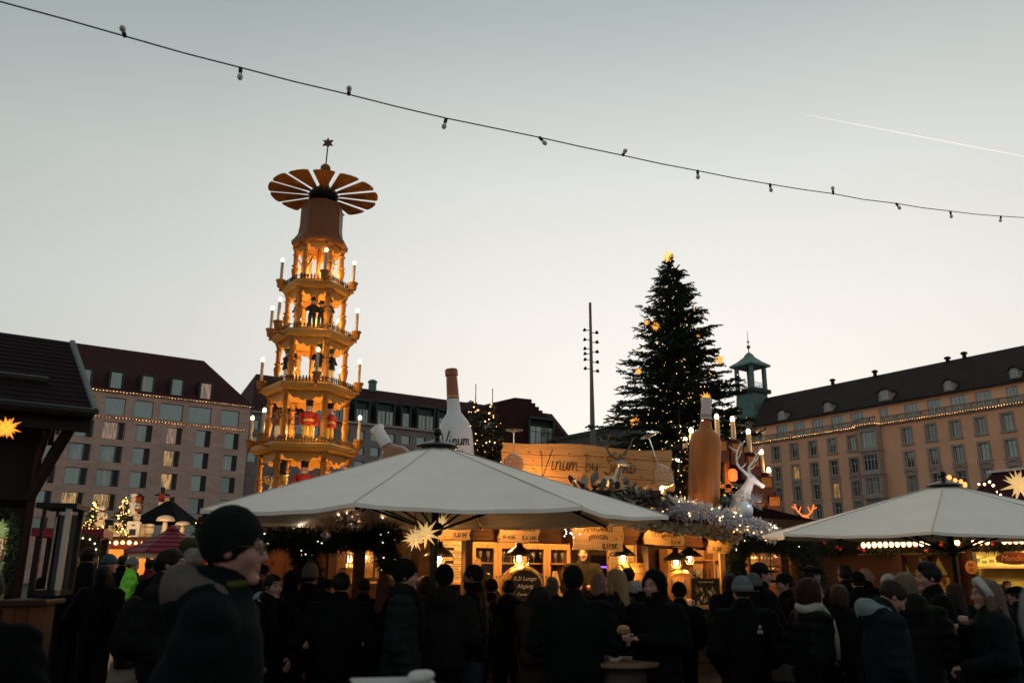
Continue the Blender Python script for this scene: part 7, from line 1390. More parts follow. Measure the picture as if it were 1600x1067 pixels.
def jacket_np(pose, kind, hood, wide):
    key = (pose, kind, hood, wide)
    if key not in _jc:
        w_ = wide; hem = {'short': .86, 'parka': .68, 'coat': .52}[kind.split('_')[0]]
        pr = [('e', (0, 0, 1.22), (.215*w_, .15*w_, .31)), ('e', (0, .005, .97), (.205*w_, .155*w_, .26)), ('c', (-.15*w_, -.005, 1.415), (.15*w_, -.005, 1.415), .085, .085), ('c', (0, -.008, 1.44), (0, -.006, 1.525), .095, .088)]
        if hem < .8: pr += [('c', (-.05, 0, .95), (-.06, 0, hem-.02), .16*w_, .165*w_), ('c', (.05, 0, .95), (.06, 0, hem-.02), .16*w_, .165*w_)]
        for a in arms(pose):
            s = Vector(a[0]); s.x *= w_; e = Vector(a[1]); e.x *= w_; wr = Vector(a[2]); pr += [('c', tuple(s), tuple(e), .088, .075), ('c', tuple(e), tuple(wr), .075, .056)]
        pr += [('>', 'z', hem)]
        if hood: pr += [('e', (0, -.11, 1.48), (.13, .085, .10)), ('c', (-.10, -.03, 1.51), (0, -.12, 1.53), .04, .05), ('c', (.10, -.03, 1.51), (0, -.12, 1.53), .04, .05)]
        v, f = sdf(pr, .021, .05); n = vnorm(v, f); fold = np.sin(v[:, 2]*62+14*np.abs(v[:, 0])+3*noise3(v, 7, 8))*np.clip(np.abs(v[:, 0])-.17, 0, .09)*.07; dsp = .009*noise3(v, 14, 3)+.004*noise3(v, 38, 5)+fold
        if 'puffer' in kind: dsp += .016*(np.abs(np.sin(v[:, 2]*math.pi/.095+.15*noise3(v, 9, 1)))**.6-.6)
        _jc[key] = (v+n*dsp[:, None], f, n)
    return _jc[key]
_tr = None
def trousers_np():
    global _tr
    if _tr is None:
        pr = [('e', (0, 0, .94), (.18, .13, .14))]
        for s in (-1, 1): pr += [('c', (s*.095, 0, .9), (s*.108, .02, .5), .1, .078), ('c', (s*.108, .02, .5), (s*.113, -.01, .10), .078, .068)]
        pr.append(('>', 'z', .06)); v, f = sdf(pr, .024, .03); n = vnorm(v, f); _tr = (v+n*(.006*noise3(v, 20, 2))[:, None], f)
    return _tr
shoe_v, shoe_f = sdf([('c', (s*.112, -.045, .05), (s*.122, .14, .042), .052, .046) for s in (-1, 1)]+[('>', 'z', .004)], .014, .01)
CAR = ('-e', (0, .135, -.035), (.088, .105, .092), .015)
HAIRP = {'short': [('e', (0, -.020, .036), (.087, .104, .094)), CAR, ('-e', (0, .05, -.13), (.12, .12, .10), .02), ('-e', (0, -.06, -.12), (.12, .09, .07), .02)],
         'quiff': [('e', (0, -.020, .036), (.087, .104, .094)), ('e', (0, .035, .105), (.066, .062, .042)), ('e', (0, -.01, .115), (.07, .07, .035)), CAR, ('-e', (0, .05, -.13), (.12, .12, .10), .02), ('-e', (0, -.06, -.12), (.12, .09, .07), .02)],
         'bun': [('e', (0, -.018, .034), (.086, .103, .092)), ('e', (0, -.115, .04), (.045, .042, .045)), CAR, ('-e', (0, .05, -.13), (.12, .12, .10), .02)],
         'bob': [('e', (0, -.022, .036), (.092, .108, .098)), ('c', (0, -.045, .0), (0, -.05, -.09), .092, .082), ('c', (-.07, .02, .0), (-.07, .02, -.09), .03, .026), ('c', (.07, .02, .0), (.07, .02, -.09), .03, .026), ('-e', (0, .13, -.05), (.066, .10, .105), .012)],
         'long': [('e', (0, -.022, .036), (.092, .108, .098)), ('c', (0, -.05, .0), (0, -.10, -.26), .088, .07), ('c', (-.068, .0, -.02), (-.075, -.03, -.27), .034, .028), ('c', (.068, .0, -.02), (.075, -.03, -.27), .034, .028), ('-e', (0, .13, -.05), (.066, .10, .12), .012)]}
HATP = {'skull': [('e', (0, -.018, .047), (.093, .112, .114)), ('-e', (0, .15, -.055), (.12, .115, .085), .012), ('>', 'z', -.05)], 'beanie': [('e', (0, -.016, .05), (.092, .111, .108)), ('>', 'z', .012)], 'slouch': [('e', (0, -.022, .06), (.094, .114, .125)), ('>', 'z', .012)],
        'cap': [('e', (0, -.016, .04), (.091, .109, .096)), ('>', 'z', .03), ('e', (0, .115, .038), (.072, .085, .012), .01)], 'flatcap': [('e', (0, .0, .07), (.105, .13, .05)), ('e', (0, .1, .045), (.075, .07, .018))],
        'hoodup': [('e', (0, -.03, .025), (.112, .135, .142)), ('c', (0, -.055, -.08), (0, -.045, -.17), .105, .125), ('-e', (0, .13, -.015), (.07, .125, .105), .02), ('-e', (0, -.0, -.0), (.09, .108, .115), .01)]}
_hc = {}
def headwear_np(kind):
    if kind not in _hc:
        P_ = HAIRP.get(kind) or HATP[kind]; v, f = sdf(P_, .0085, .02); n = vnorm(v, f)
        if kind in HAIRP:
            a = np.arctan2(v[:, 0], -v[:, 1]-.0); d = .0032*np.sin(a*46+3*noise3(v, 22, 1))+.003*noise3(v*np.array([1, 1, .25]), 75, 4)
        elif kind == 'hoodup': d = .007*noise3(v, 22, 2)+.003*noise3(v, 60, 3)
        else: d = .0016*np.sin(np.arctan2(v[:, 0], v[:, 1]+.016)*52)*(kind in ('beanie', 'slouch', 'skull'))+.0015*noise3(v, 30, 6)
        v = v+n*d[:, None]
        if kind in HAIRP:      # loose strands over the hair mass
            g = np.random.default_rng(len(kind)); ns = 900 if kind in ('long', 'bob') else 650; i = g.integers(0, len(v), ns); p0, nn = v[i], n[i]; t = np.array([0, -.25, -1.])-nn*(nn@np.array([0, -.25, -1.]))[:, None]+g.normal(size=(ns, 3))*.28; t /= np.linalg.norm(t, axis=1, keepdims=True)
            L_ = ({'long': .09, 'bob': .06, 'bun': .05}.get(kind, .022)*(.5+g.random(ns)))[:, None]; sd = np.cross(t, nn)*.0014; e = p0+t*L_+nn*(.003+.005*g.random((ns, 1))); q = np.stack([p0-sd, p0+sd, e+sd*.4, e-sd*.4], 1).reshape(-1, 3); f = np.concatenate([f, np.arange(4*ns).reshape(-1, 4)+len(v)]); v = np.concatenate([v, q])
        _hc[kind] = (v, f)
    return _hc[kind]
def cloth(c, k='cloth', rough=.85):
    nm = '%s_%02x%02x%02x' % (k, *[min(255, int(x*255*4)) for x in c]); return mat(nm+'%.3f' % rough, c, rough, var=.22, vscale=14, bump=.25, bscale=160, spec=.05)
def hairm(c): return mat('hair_%.3f%.3f' % (c[0], c[2]), c, .45, var=.35, vscale=60, stretch=(1, 1, .15), spec=.12)
FUR = mat('fur_trim', (.16, .13, .11), .9, var=.3, vscale=30)
H_BLK, H_DBR, H_BRN, H_AUB, H_BLD, H_GRY, H_ASH = (.010, .008, .007), (.022, .013, .009), (.05, .028, .016), (.026, .008, .006), (.24, .155, .075), (.22, .20, .19), (.12, .085, .055)
BLK, TEALB, OLV, GRYB, BRNP = (.004, .0042, .0046), (.0042, .0074, .0080), (.009, .011, .0085), (.014, .014, .013), (.022, .014, .0095)
def person(label, px, py, y, hd, pose='pocket', kind='short', jc=BLK, tc=(.007, .0075, .009), hair='short', hcol=H_DBR, hat=None, hatc=BLK, yaw=0, pit=0, skin=0, hood=False, hoodc=None, wide=1.0, beard=None, extra=(), hi=False, dy=0, group='people in the crowd'):
    top = 1.775 if hat in ('beanie', 'slouch', 'hoodup', 'skull') else 1.76
    z = P(px, py, y).z; s = max(.86, min(1.13, z/top)); hx = P(px, py+30, y).x
    rz = R(hd); off = .02*s; t = thing('person', label, 'person', (hx+math.sin(rz)*off, y-math.cos(rz)*off, (z-s*top) if dy else 0), rz, group); t.scale = (s, s, s)
    # head pose about the neck
    piv = np.array([0, -.005, 1.54]); RM = np.array(Matrix.Rotation(R(yaw), 3, 'Z') @ Matrix.Rotation(R(-pit), 3, 'X')); hc = np.array([0, .022, 1.645])
    hp = lambda v: (v*.95+hc-piv)@RM.T+piv
    bv, bf = body_np(pose); hv, hf = HV[.0065 if hi else .011]; c = hv[hf].mean(1); mi = np.zeros(len(bf)+len(hf), int)
    hm = np.zeros(len(hf), int); hm[(np.abs(c[:, 0]) < .024) & (c[:, 2] < -.052) & (c[:, 2] > -.077) & (c[:, 1] > .078)] = 1; hm[(np.abs(c[:, 0]) > .012) & (np.abs(c[:, 0]) < .05) & (np.abs(c[:, 2]-.036) < .0042) & (c[:, 1] > .06)] = 2
    if beard: hm[(c[:, 2] < -.045-.25*np.maximum(0, .04-c[:, 1])*0) & (c[:, 1] > -.005) & (c[:, 2] > -.125) & (hm == 0) & (c[:, 2] < -.03-.35*(c[:, 1]-.02))] = 2
    mi[len(bf):] = hm; n0 = len(bv); ev, ef, em = [], [], []
    vs = [bv, hp(hv)]; fs = [bf, hf+n0]; n = n0+len(hv)
    for sx in (-1, 1):
        for cc, rr, m_ in (((sx*.031, .0765, .008), .0125, 3), ((sx*.031, .0850, .008), .0060, 4)):
            b = MB().ball(cc, rr, 8, 6); q = np.concatenate(b.v); vs.append(hp(q)); fs.append(np.array(b.f)+n); n += len(q); mi = np.r_[mi, np.full(len(b.f), m_)]
    browm = hairm(hcol if beard is None else beard); bo = ob('body', np_mesh('body', np.concatenate(vs), np.concatenate(fs), [SK[skin], M_LIP, browm, M_EYE, M_IRIS], True, mi), t)
    jv, jf, _ = jacket_np(pose, kind, hood, wide); jm = cloth(jc, 'coat', .7 if 'puffer' in kind else .85); ob('jacket', np_mesh('jacket', jv, jf, jm), t)
    v, f = trousers_np(); ob('trousers', np_mesh('trousers', v*np.array([wide, wide, 1]), f, cloth(tc)), t); ob('shoes', np_mesh('shoes', shoe_v, shoe_f, cloth((.01, .009, .009), 'shoe', .5)), t)
    def headpart(nm, v, f, m, scale=1.0): return ob(nm, np_mesh(nm, hp(v*scale), f, m), t)
    if hair and hat != 'hoodup':
        v, f = headwear_np(hair); v = v*(.975 if hat else 1.); headpart('hair', v, f, hairm(hcol))
    if hat:
        v, f = headwear_np(hat); ho = headpart({'hoodup': 'raised_hood'}.get(hat, 'hat'), v, f, jm if hat == 'hoodup' else cloth(hatc, 'knit', .9))
        if hat in ('beanie', 'slouch'):
            b = MB(); b.lathe([(.99, -.002), (1.07, .0), (1.09, .025), (1.07, .052), (.98, .056)], 40, (0, -.016, .012), sx=.090, sy=.109); q = np.concatenate(b.v); b.v = [hp(q)]; b.build('cuff', cloth(hatc, 'knit', .9), ho, smooth=True)
    if hood and hoodc is not None:
        v, f = sdf([('e', (0, -.115, 1.495), (.125, .075, .085)), ('c', (-.105, -.01, 1.50), (-.05, -.13, 1.54), .04, .045), ('c', (.105, -.01, 1.50), (.05, -.13, 1.54), .04, .045), ('c', (-.05, -.13, 1.54), (.05, -.13, 1.54), .045, .045)], .016, .04); nn = vnorm(v, f); ob('hood', np_mesh('hood', v+nn*(.005*noise3(v, 30, 4)+.004)[:, None], f, cloth(hoodc)), t)
    for e in extra:
        if e == 'fur': leaf_scatter([Vector((.12*math.cos(a), -.03+.10*math.sin(a), 1.53+.03*math.sin(a)*-1)) for a in np.linspace(-.3, 3.44+.0, 14)+math.pi], .035, 900, .035, FUR, 'fur_trim', t, 5, aspect=.08)
        elif e == 'glasses':
            g = MB()
            for sx in (-1, 1):
                ring = [tuple(hp(np.array([[sx*.032+.023*math.cos(a), .102-.18*abs(.032+.023*math.cos(a)*sx*sx)**2*10, .006+.018*math.sin(a)]]))[0]) for a in np.linspace(0, 6.28, 13)[:-1]]; g.tube(ring, .0022, 4, closed=True); g.tube([tuple(hp(np.array([q]))[0]) for q in ((sx*.056, .096, .01), (sx*.078, .05, .014), (sx*.082, -.01, .012))], .002, 4)
            g.tube([tuple(hp(np.array([q]))[0]) for q in ((-.009, .103, .009), (.009, .103, .009))], .002, 4); g.build('glasses', mat('glasses_frame', (.10, .05, .02), .3, metal=.4), t)
        elif isinstance(e, tuple) and e[0] == 'scarf':
            b = MB(); b.tube([(.085*math.cos(a), -.005+.08*math.sin(a), 1.525+.012*math.sin(2*a)) for a in np.linspace(0, 6.28, 17)[:-1]], .042, 8, closed=True); b.tube([(.02, .09, 1.52), (.035, .15, 1.42), (.04, .172, 1.28), (.04, .175, 1.12)], [.035, .04, .04, .035], 8); b.build('scarf', cloth(e[1], 'knit', .95), t, smooth=True)
        elif isinstance(e, tuple) and e[0] == 'collar': MB().tube([(.082*math.cos(a), -.003+.078*math.sin(a), 1.53+.01*math.sin(a)) for a in np.linspace(0, 6.28, 17)[:-1]], .014, 8, closed=True).build('collar', cloth(e[1], 'knit', .95), t, smooth=True)
        elif isinstance(e, tuple) and e[0] == 'emblem': MB().box((.07, e[2], 1.32), (.05, .006, .03)).box((.07, e[2], 1.36), (.025, .006, .03)).build('emblem', e[1], t)
        elif e == 'pom': q = hp(np.array([[0, -.03, .175]]))[0]; leaf_scatter([Vector(q), Vector(q)+Vector((0, 0, .01))], .03, 260, .022, cloth(hatc, 'knit', .9), 'pom_pom', t, 2, aspect=.1)
        elif e == 'headband':
            b = MB(); b.lathe([(.98, -.03), (1.05, -.026), (1.06, .026), (.98, .03)], 40, rot=Matrix.Rotation(R(62), 3, 'X'), c=(0, .005, .03), sx=.095, sy=.118); q = np.concatenate(b.v); b.v = [hp(q)]; b.build('headband', cloth((.42, .42, .40), 'knit', .9), t, smooth=True)
        elif e == 'bag': MB().tube([(-.16, .02, 1.50), (-.06, .165, 1.36), (.08, .178, 1.15), (.22, .05, .95), (.2, -.1, .98), (.04, -.175, 1.2), (-.1, -.15, 1.42)], .014, 6, closed=True).build('bag_strap', cloth((.03, .022, .016), 'strap', .7), t); MB().bevbox((.26, .02, .9), (.09, .24, .2), .02).build('bag', cloth((.02, .014, .01), 'strap', .6), t)
        elif e == 'earring': q = hp(np.array([[.082, .0, -.045], [-.082, .0, -.045]])); MB().ball(q[0], .008, 6, 5).ball(q[1], .008, 6, 5).build('earrings', M_GOLD, t)
        elif e == 'pack': b = MB(); v, f = sdf([('e', (0, -.22, 1.2), (.16, .10, .23)), ('e', (0, -.28, 1.1), (.12, .07, .12))], .025, .05); ob('backpack', np_mesh('backpack', v, f, cloth((.008, .008, .009), 'pack', .7)), t)
    return t
PEOPLE = [
 ('man in black beanie, large and blurred in the left foreground', 368, 799, 3.0, -82, dict(kind='parka', jc=TEALB, hat='skull', hatc=(.009, .0125, .0115), hood=True, hoodc=(.085, .072, .064), extra=('glasses', ('collar', (.045, .055, .012))), hi=True, wide=1.04, skin=1)),
 ('man with short dark hair just left of the blurred foreground man', 268, 858, 6.52, -88, dict(jc=(.009, .009, .01), hcol=H_BLK, extra=('pack',), hi=True)),
 ('person in a pale knitted beanie behind the foreground man', 299, 859, 7.83, 10, dict(hat='beanie', hatc=(.20, .19, .165), hair='bob', hcol=H_ASH)),
 ('person in an olive patterned beanie behind the pale beanie', 292, 846, 9.57, 15, dict(hat='slouch', hatc=(.05, .055, .018), hair='short')),
 ('person in bright green jacket and grey beanie in the left background', 205, 871, 15.4, -62, dict(jc=(.16, .55, .05), hat='beanie', hatc=(.16, .165, .16), pose='pocket')),
 ('woman with auburn hair in a long black coat, seen from behind at left', 131, 880, 12.2, 3, dict(kind='coat', pose='push', hair='long', hcol=H_AUB, jc=BLK)),
 ('smiling woman with tied dark hair and light blue collar, left of the pom beanie', 425, 897, 7.68, -138, dict(kind='parka', hair='bun', hcol=H_BLK, hood=True, hoodc=(.16, .235, .25), extra=('earring', ('scarf', (.007, .007, .008))), hi=True, yaw=8)),
 ('dark haired person half hidden by the smiling woman', 408, 881, 9.57, -70, dict(hair='bun', hcol=H_BLK, extra=(('scarf', BLK),))),
 ('person in grey pom beanie seen from behind', 484, 884, 8.99, 0, dict(hat='slouch', hatc=(.11, .095, .08), extra=('pom',), hair='short', wide=1.08)),
 ('broad man with short dark hair seen from behind, right of the pom beanie', 533, 895, 7.39, -4, dict(wide=1.16, hcol=H_BLK, hi=True)),
 ('woman with dark ponytail in profile behind the broad man', 512, 904, 9.28, -92, dict(hair='bun', hcol=H_BLK)),
 ('woman with long auburn blonde hair left of the man in green', 604, 899, 8.84, -30, dict(hair='long', hcol=(.10, .04, .018), kind='parka')),
 ('older man in black beanie and dark green quilted coat, in profile', 634, 876, 7.11, -86, dict(kind='parka_puffer', pose='down', jc=(.0075, .0145, .0135), tc=(.03, .05, .075), hat='skull', hatc=(.0065, .0065, .007), skin=1, hi=True, extra=(('scarf', (.009, .009, .009)),))),
 ('man in black beanie and dark grey hooded jacket seen from behind', 694, 884, 7.83, 4, dict(jc=GRYB, hood=True, hat='skull', hatc=BLK, pose='hold', wide=1.05)),
 ('bearded man in black quilted jacket, profile to the left', 738, 883, 8.27, 82, dict(kind='short_puffer', hcol=H_BLK, beard=H_BLK, tc=(.028, .042, .06), skin=2, hi=True)),
 ('barmaid with blonde hair pinned up, inside the wine stall', 743, 871, 14.6, 160, dict(hair='bun', hcol=H_BLD, jc=(.012, .012, .012))),
 ('woman with dark hair and fur trimmed hood, seen from behind', 796, 906, 9.57, -14, dict(kind='parka', hood=True, hair='bun', hcol=H_BLK, extra=('fur',))),
 ('woman in brown parka looking down, profile to the right', 838, 919, 7.39, -98, dict(kind='parka', jc=BRNP, hood=True, hair='bob', hcol=H_BLK, pit=26, hi=True, pose='hold', extra=('bag',))),
 ('very broad man in black beanie seen from behind, at the round table', 896, 886, 7.11, -6, dict(wide=1.24, hat='skull', hatc=(.007, .0075, .008), jc=(.0062, .007, .0075), pose='hold')),
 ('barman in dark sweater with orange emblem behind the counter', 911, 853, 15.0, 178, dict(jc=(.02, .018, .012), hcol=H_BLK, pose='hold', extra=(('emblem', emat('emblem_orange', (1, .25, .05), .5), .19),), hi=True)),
 ('blonde woman with long hair in a black coat', 961, 890, 8.41, 52, dict(hair='long', hcol=H_BLD, kind='parka', hi=True)),
 ('woman with pinkish fair hair half hidden by the blonde woman', 937, 897, 9.71, -35, dict(hair='bob', hcol=(.22, .13, .11), skin=1)),
 ('dark haired person with white collar behind the blonde woman', 980, 887, 10.73, 30, dict(hcol=H_BLK, hood=True, hoodc=(.3, .27, .25))),
 ('man with raised black hood facing the round table', 1021, 893, 7.25, 140, dict(hat='hoodup', hair=None, pose='out', kind='parka', beard=H_BLK, skin=1, hi=True, wide=1.08)),
 ('grey haired person at the back of the lit wine stall', 1090, 889, 17.6, 20, dict(hair='short', hcol=H_GRY)),
 ('person with dark hair right of the chalk poster', 1140, 897, 10.73, 10, dict(hair='bob', hcol=H_BLK)),
 ('person in pale teal beanie and black jacket with small emblem, from behind', 1160, 902, 7.11, 6, dict(hat='beanie', hatc=(.115, .145, .14), kind='short', extra=(('emblem', mat('emblem_silver', (.35, .37, .38), .3, metal=.5), -.165),), wide=1.05)),
 ('person in grey teal beanie just behind the pale teal beanie', 1177, 897, 8.55, 12, dict(hat='beanie', hatc=(.075, .09, .085))),
 ('man in dark peaked cap looking right', 1190, 880, 8.7, -84, dict(hat='cap', hatc=(.007, .007, .008), hi=True)),
 ('man in dark peaked cap looking left, opposite the other cap', 1226, 896, 9.13, 100, dict(hat='cap', hatc=(.006, .006, .007), skin=1)),
 ('man in flat black cap behind the woman with red bob', 1270, 884, 10.01, -72, dict(hat='flatcap', hatc=(.006, .006, .006))),
 ('woman with dark red bob, glasses and white scarf', 1268, 904, 6.67, -82, dict(kind='short_puffer', hair='bob', hcol=H_AUB, extra=('glasses', ('scarf', (.32, .31, .28))), hi=True)),
 ('dark haired person directly right of the woman with red bob', 1311, 914, 8.7, 15, dict(hair='bob', hcol=H_BRN)),
 ('person with thick dark hair left of the bald man', 1321, 885, 11.02, 10, dict(hair='quiff', hcol=H_BLK)),
 ('person with black beanie left of the bald man', 1342, 894, 10.44, -5, dict(hat='beanie', hatc=BLK)),
 ('bald man in profile above the crowd, left of the bowed man', 1356, 886, 11.2, -85, dict(hair=None, hcol=H_BRN, skin=1)),
 ('white haired person behind the bowed man', 1389, 897, 10.15, 20, dict(hcol=(.4, .38, .36))),
 ('man with crew cut bowing his head, light blue hood', 1382, 900, 6.09, -96, dict(jc=(.0075, .0125, .0145), hood=True, hoodc=(.15, .205, .215), hcol=H_DBR, pit=38, pose='down', hi=True, wide=1.12, skin=1)),
 ('person in olive hooded coat with fair short hair, from behind', 1414, 896, 6.82, 2, dict(kind='parka_puffer', jc=OLV, hood=True, hair='bob', hcol=H_ASH, wide=1.1)),
 ('young man with dark quiff, profile to the left', 1452, 882, 7.54, 84, dict(hair='quiff', hcol=H_BLK, pose='hold', skin=1, hi=True)),
 ('woman with white headband and long ash hair, hand at her mouth', 1541, 906, 6.38, 78, dict(hair='long', hcol=H_ASH, pose='mouth', extra=('headband',), hi=True, jc=(.0075, .0085, .010))),
 ('shop assistant lit by lamps inside the almond stall', 1577, 906, 16.6, 170, dict(hair='bun', hcol=H_BRN, jc=(.05, .04, .03))),
 ('person in black hat behind the woman with white headband', 1592, 918, 9.28, 30, dict(hat='flatcap', hatc=BLK)),
 ('person in a light grey raised hood, large and blurred at the right edge', 1668, 900, 1.9, -25, dict(hat='hoodup', hair=None, jc=(.15, .16, .155), kind='parka')),
 ('person in black coat cut by the left picture edge', -22, 893, 4.1, 20, dict(hcol=H_BLK, kind='parka')),
 ('person in a faded pink beanie, leftmost of the far crowd', 89, 873, 13.5, 30, dict(hat='beanie', hatc=(.25, .10, .12))),
 ('person with fair bun in the far left crowd', 112, 868, 13.0, 10, dict(hair='bun', hcol=H_BLD)),
 ('tall dark haired man towering over the far left crowd', 137, 856, 11.0, -10, dict(hcol=H_BLK, wide=1.05)),
 ('person in teal beanie in the far left crowd', 169, 867, 12.5, -70, dict(hat='beanie', hatc=(.03, .075, .085))),
 ('dark haired woman before the teal beanie', 160, 884, 10.0, 0, dict(hair='bob', hcol=H_BLK)),
 ('person in dark red jacket right of the green jacket', 234, 874, 15.6, -40, dict(jc=(.09, .012, .015), hcol=H_BLK)),
 ('person with dark hair between the green jacket and the teal beanie', 188, 868, 16.2, 40, dict(hcol=H_DBR)),
 ('dark figure left of the foreground man, behind the red jacket', 246, 877, 14.0, 20, dict(hat='beanie', hatc=BLK)),
 ('fair haired person beside the display case', 105, 879, 11.2, -20, dict(hair='bob', hcol=H_ASH)),
 ('dark haired person left of the woman in the long coat', 117, 886, 11.02, 20, dict(hcol=H_DBR)),
 ('person in dark hood between the pom beanie and the smiling woman', 455, 893, 10.73, -10, dict(hat='hoodup', hair=None)),
 ('dark haired person between the broad man and the auburn woman', 568, 905, 10.44, 20, dict(hcol=H_BLK)),
 ('dark haired person between the two black beanies', 664, 900, 11.02, 15, dict(hcol=H_DBR, hair='bob')),
 ('person in dark beanie right of the bearded man', 768, 905, 10.73, -5, dict(hat='beanie', hatc=(.012, .01, .01))),
 ('dark haired person left of the very broad man', 862, 902, 11.02, 10, dict(hair='bob', hcol=(.11, .09, .07))),
 ('person in black beanie between the hooded man and the chalk poster', 1062, 930, 9.28, 10, dict(hat='beanie', hatc=BLK)),
 ('dark haired person right of the young man with quiff', 1492, 912, 9.57, 20, dict(hair='long', hcol=H_DBR)),
 ('dark haired person at the right end of the crowd', 1565, 925, 10.73, 10, dict(hcol=H_BLK)),
]
for lb, px_, py_, y_, hd, kw_ in PEOPLE:
    st_in = y_ > 14 and px_ > 700
    person(lb, px_, py_, y_, hd, dy=1 if st_in else 0, **kw_)

# ------------------------------------------------------------------ things in the crowd
t = thing('bread_roll', 'split bread roll in the hand of the hooded man', 'bread', P(974, 985, 6.80), .4); v, f = sdf([('e', (0, 0, 0), (.055, .04, .032)), ('e', (.0, .0, .022), (.05, .034, .02))], .006, .012); nn = vnorm(v, f); ob('crust', np_mesh('crust', v+nn*(.002*noise3(v, 60, 1))[:, None], f, mat('crust', (.30, .17, .07), .7, var=.3, vscale=30)), t); MB().ball((0, -.02, .006), (.048, .025, .006), 10, 6).build('filling', mat('filling', (.12, .04, .02), .5), t)
q = P(1493, 980, 7.15); t = thing('wrapped_roll', 'bread roll wrapped in a white napkin held by the young man with quiff', 'bread', q, .3); v, f = sdf([('e', (0, 0, 0), (.06, .035, .03))], .007, .01); ob('crust', np_mesh('crust', v, f, MATS['crust']), t); rs = np.random.default_rng(8); pts = [(.02+.07*(i/6-.3)+rs.normal()*.004, -.045+.02*math.cos(i)+rs.normal()*.004, .045*(j/6-.55)+rs.normal()*.006) for i in range(7) for j in range(7)]; MB().grid(pts, 7, 7).build('napkin', mat('napkin', (.55, .54, .52), .9), t, smooth=True)
def bistro(lb, px_, py_, y_, r):
    p = P(px_, py_, y_); t = thing('bistro_table', lb, 'table', (p.x, y_, 0), 0, 'standing tables in the crowd'); MB().lathe([(r*.97, p.z-.04), (r, p.z-.03), (r, p.z-.005), (r*.98, p.z)], 32).build('table_top', wood('table_wood', (.16, .10, .06), (.22, .14, .085), 1, 'X'), t); MB().lathe([(.19, .02), (.24, .3), (.25, .55), (.22, .85), (.18, p.z-.04)], 20).build('barrel_base', wood('table_barrel', (.05, .045, .04), (.075, .065, .055), 1, 'Z'), t); [MB().lathe([(.252, z), (.252, z+.04)], 20).build('hoop', M_DIRON, t) for z in (.35, .7)]; return p
tp_ = bistro('round wooden standing table between the broad man and the hooded man', 970, 1030, 7.25, .33); bistro('standing table almost hidden between the pale teal beanie and the woman with red bob', 1223, 992, 7.9, .3)
t = thing('crumpled_napkin', 'crumpled white napkin on the round standing table', 'napkin', (tp_.x-.07, 7.1, tp_.z)); v, f = sdf([('e', (0, 0, .02), (.05, .04, .02)), ('e', (.03, .01, .03), (.03, .03, .02))], .007, .01); nn = vnorm(v, f); ob('paper', np_mesh('paper', v+nn*(.006*noise3(v, 70, 2))[:, None], f, MATS['napkin']), t); MB().box((.0, 0, .001), (.07, .06, .002)).build('lower_fold', MATS['napkin'], t)
t = thing('shot_glass', 'small pale cup on the round standing table', 'cup', (tp_.x-.12, 7.2, tp_.z)); MB().lathe([(.022, 0), (.028, .07), (.026, .07), (.02, .005)], 12).build('body', MATS['cup_white'], t, smooth=True); MB().lathe([(.02, .05), (.02, .052)], 12).build('drink', mat('drink', (.1, .02, .02), .2), t)
# paper tray on a near table, just inside the lower picture edge
tq = P(612, 1076, 2.5); t = thing('paper_tray', 'blurred white paper food tray at the lower picture edge', 'tray', (tq.x, 2.5, tq.z-.012), .25); 
tr_ = MB(); o1 = [(-.11, -.07), (.11, -.07), (.11, .07), (-.11, .07)]; o2 = [(-.085, -.048), (.085, -.048), (.085, .048), (-.085, .048)]; vv = [(x, y, .035) for x, y in o1]+[(x, y, 0) for x, y in o2]+[(x*1.02, y*1.02, .032) for x, y in o1]+[(x, y, -.003) for x, y in o2]
tr_.add(vv, [(4, 5, 6, 7), (0, 1, 5, 4), (1, 2, 6, 5), (2, 3, 7, 6), (3, 0, 4, 7), (8, 12, 13, 9), (9, 13, 14, 10), (10, 14, 15, 11), (11, 15, 12, 8)]); tr_.build('tray', mat('tray_paper', (.50, .50, .49), .8), t)
v, f = sdf([('e', (.075, .02, .04), (.03, .025, .018)), ('e', (.1, .01, .045), (.022, .02, .014))], .007, .01); ob('napkin', np_mesh('napkin', v, f, MATS['napkin']), t)
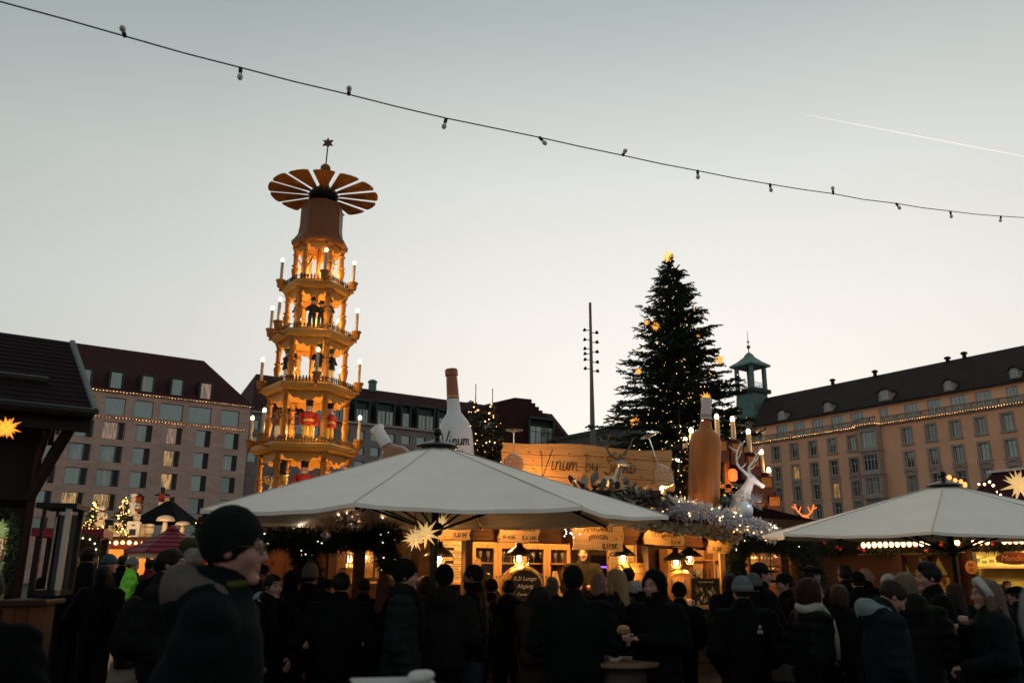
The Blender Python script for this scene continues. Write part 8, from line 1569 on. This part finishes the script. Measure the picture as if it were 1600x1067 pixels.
nt_ = thing('near_table', 'dark standing table under the blurred paper tray', 'table', (tq.x, 2.5, 0)); zt3 = tq.z-.017; MB().lathe([(.3, zt3-.035), (.3, zt3-.005), (.29, zt3)], 32).build('table_top', mat('near_table_dark', (.006, .006, .006), .7), nt_); MB().lathe([(.2, 0), (.04, .06), (.035, zt3-.035)], 16).build('stem', M_DIRON, nt_)
# stroller pushed by the woman in the long coat
sp_ = P(131, 893, 12.6); t = thing('stroller', 'dark stroller pushed by the woman in the long black coat', 'stroller', (sp_.x, 12.65, 0), R(3)); M_TUBE = mat('stroller_tube', (.05, .05, .05), .3, metal=.7)
for sx in (-1, 1):
    MB().tube([(sx*.17, -.18, 1.0), (sx*.19, -.05, .85), (sx*.2, .45, .2)], .012, 6).build('side_bar', M_TUBE, t); MB().tube([(sx*.19, .1, .65), (sx*.2, -.32, .12)], .012, 6).build('rear_bar', M_TUBE, t)
    for yy_, zr2 in ((-.32, .11), (.48, .09)): wh = MB(); wh.tube([(sx*.215, yy_+zr2*.86*math.cos(a), zr2+zr2*.86*math.sin(a)) for a in np.linspace(0, 6.28, 17)[:-1]], zr2*.15, 6, closed=True); wo = wh.build('wheel', mat('tyre', (.012, .012, .012), .8), t); sp4 = MB(); [sp4.tube([(sx*.215, yy_, zr2), (sx*.215, yy_+zr2*.8*math.cos(a), zr2+zr2*.8*math.sin(a))], .006, 4) for a in np.linspace(0, 6.28, 6)[:-1]]; sp4.build('spokes', M_TUBE, wo)
MB().tube([(-.17, -.18, 1.0), (.17, -.18, 1.0)], .014, 6).build('handle', M_BLACK, t); v, f = sdf([('e', (0, .15, .5), (.17, .14, .26)), ('e', (0, .3, .38), (.16, .2, .1))], .03, .06); ob('seat', np_mesh('seat', v, f, cloth((.009, .009, .01), 'seat')), t)

# ------------------------------------------------------------------ lettering becomes plain mesh
bpy.context.view_layer.update(); dg = bpy.context.evaluated_depsgraph_get()
for o in [o for o in sc.objects if o.type == 'FONT']:
    me = bpy.data.meshes.new_from_object(o.evaluated_get(dg)); n = ob(o.name.split('.')[0], me, o.parent); n.matrix_basis = o.matrix_basis.copy(); bpy.data.objects.remove(o)
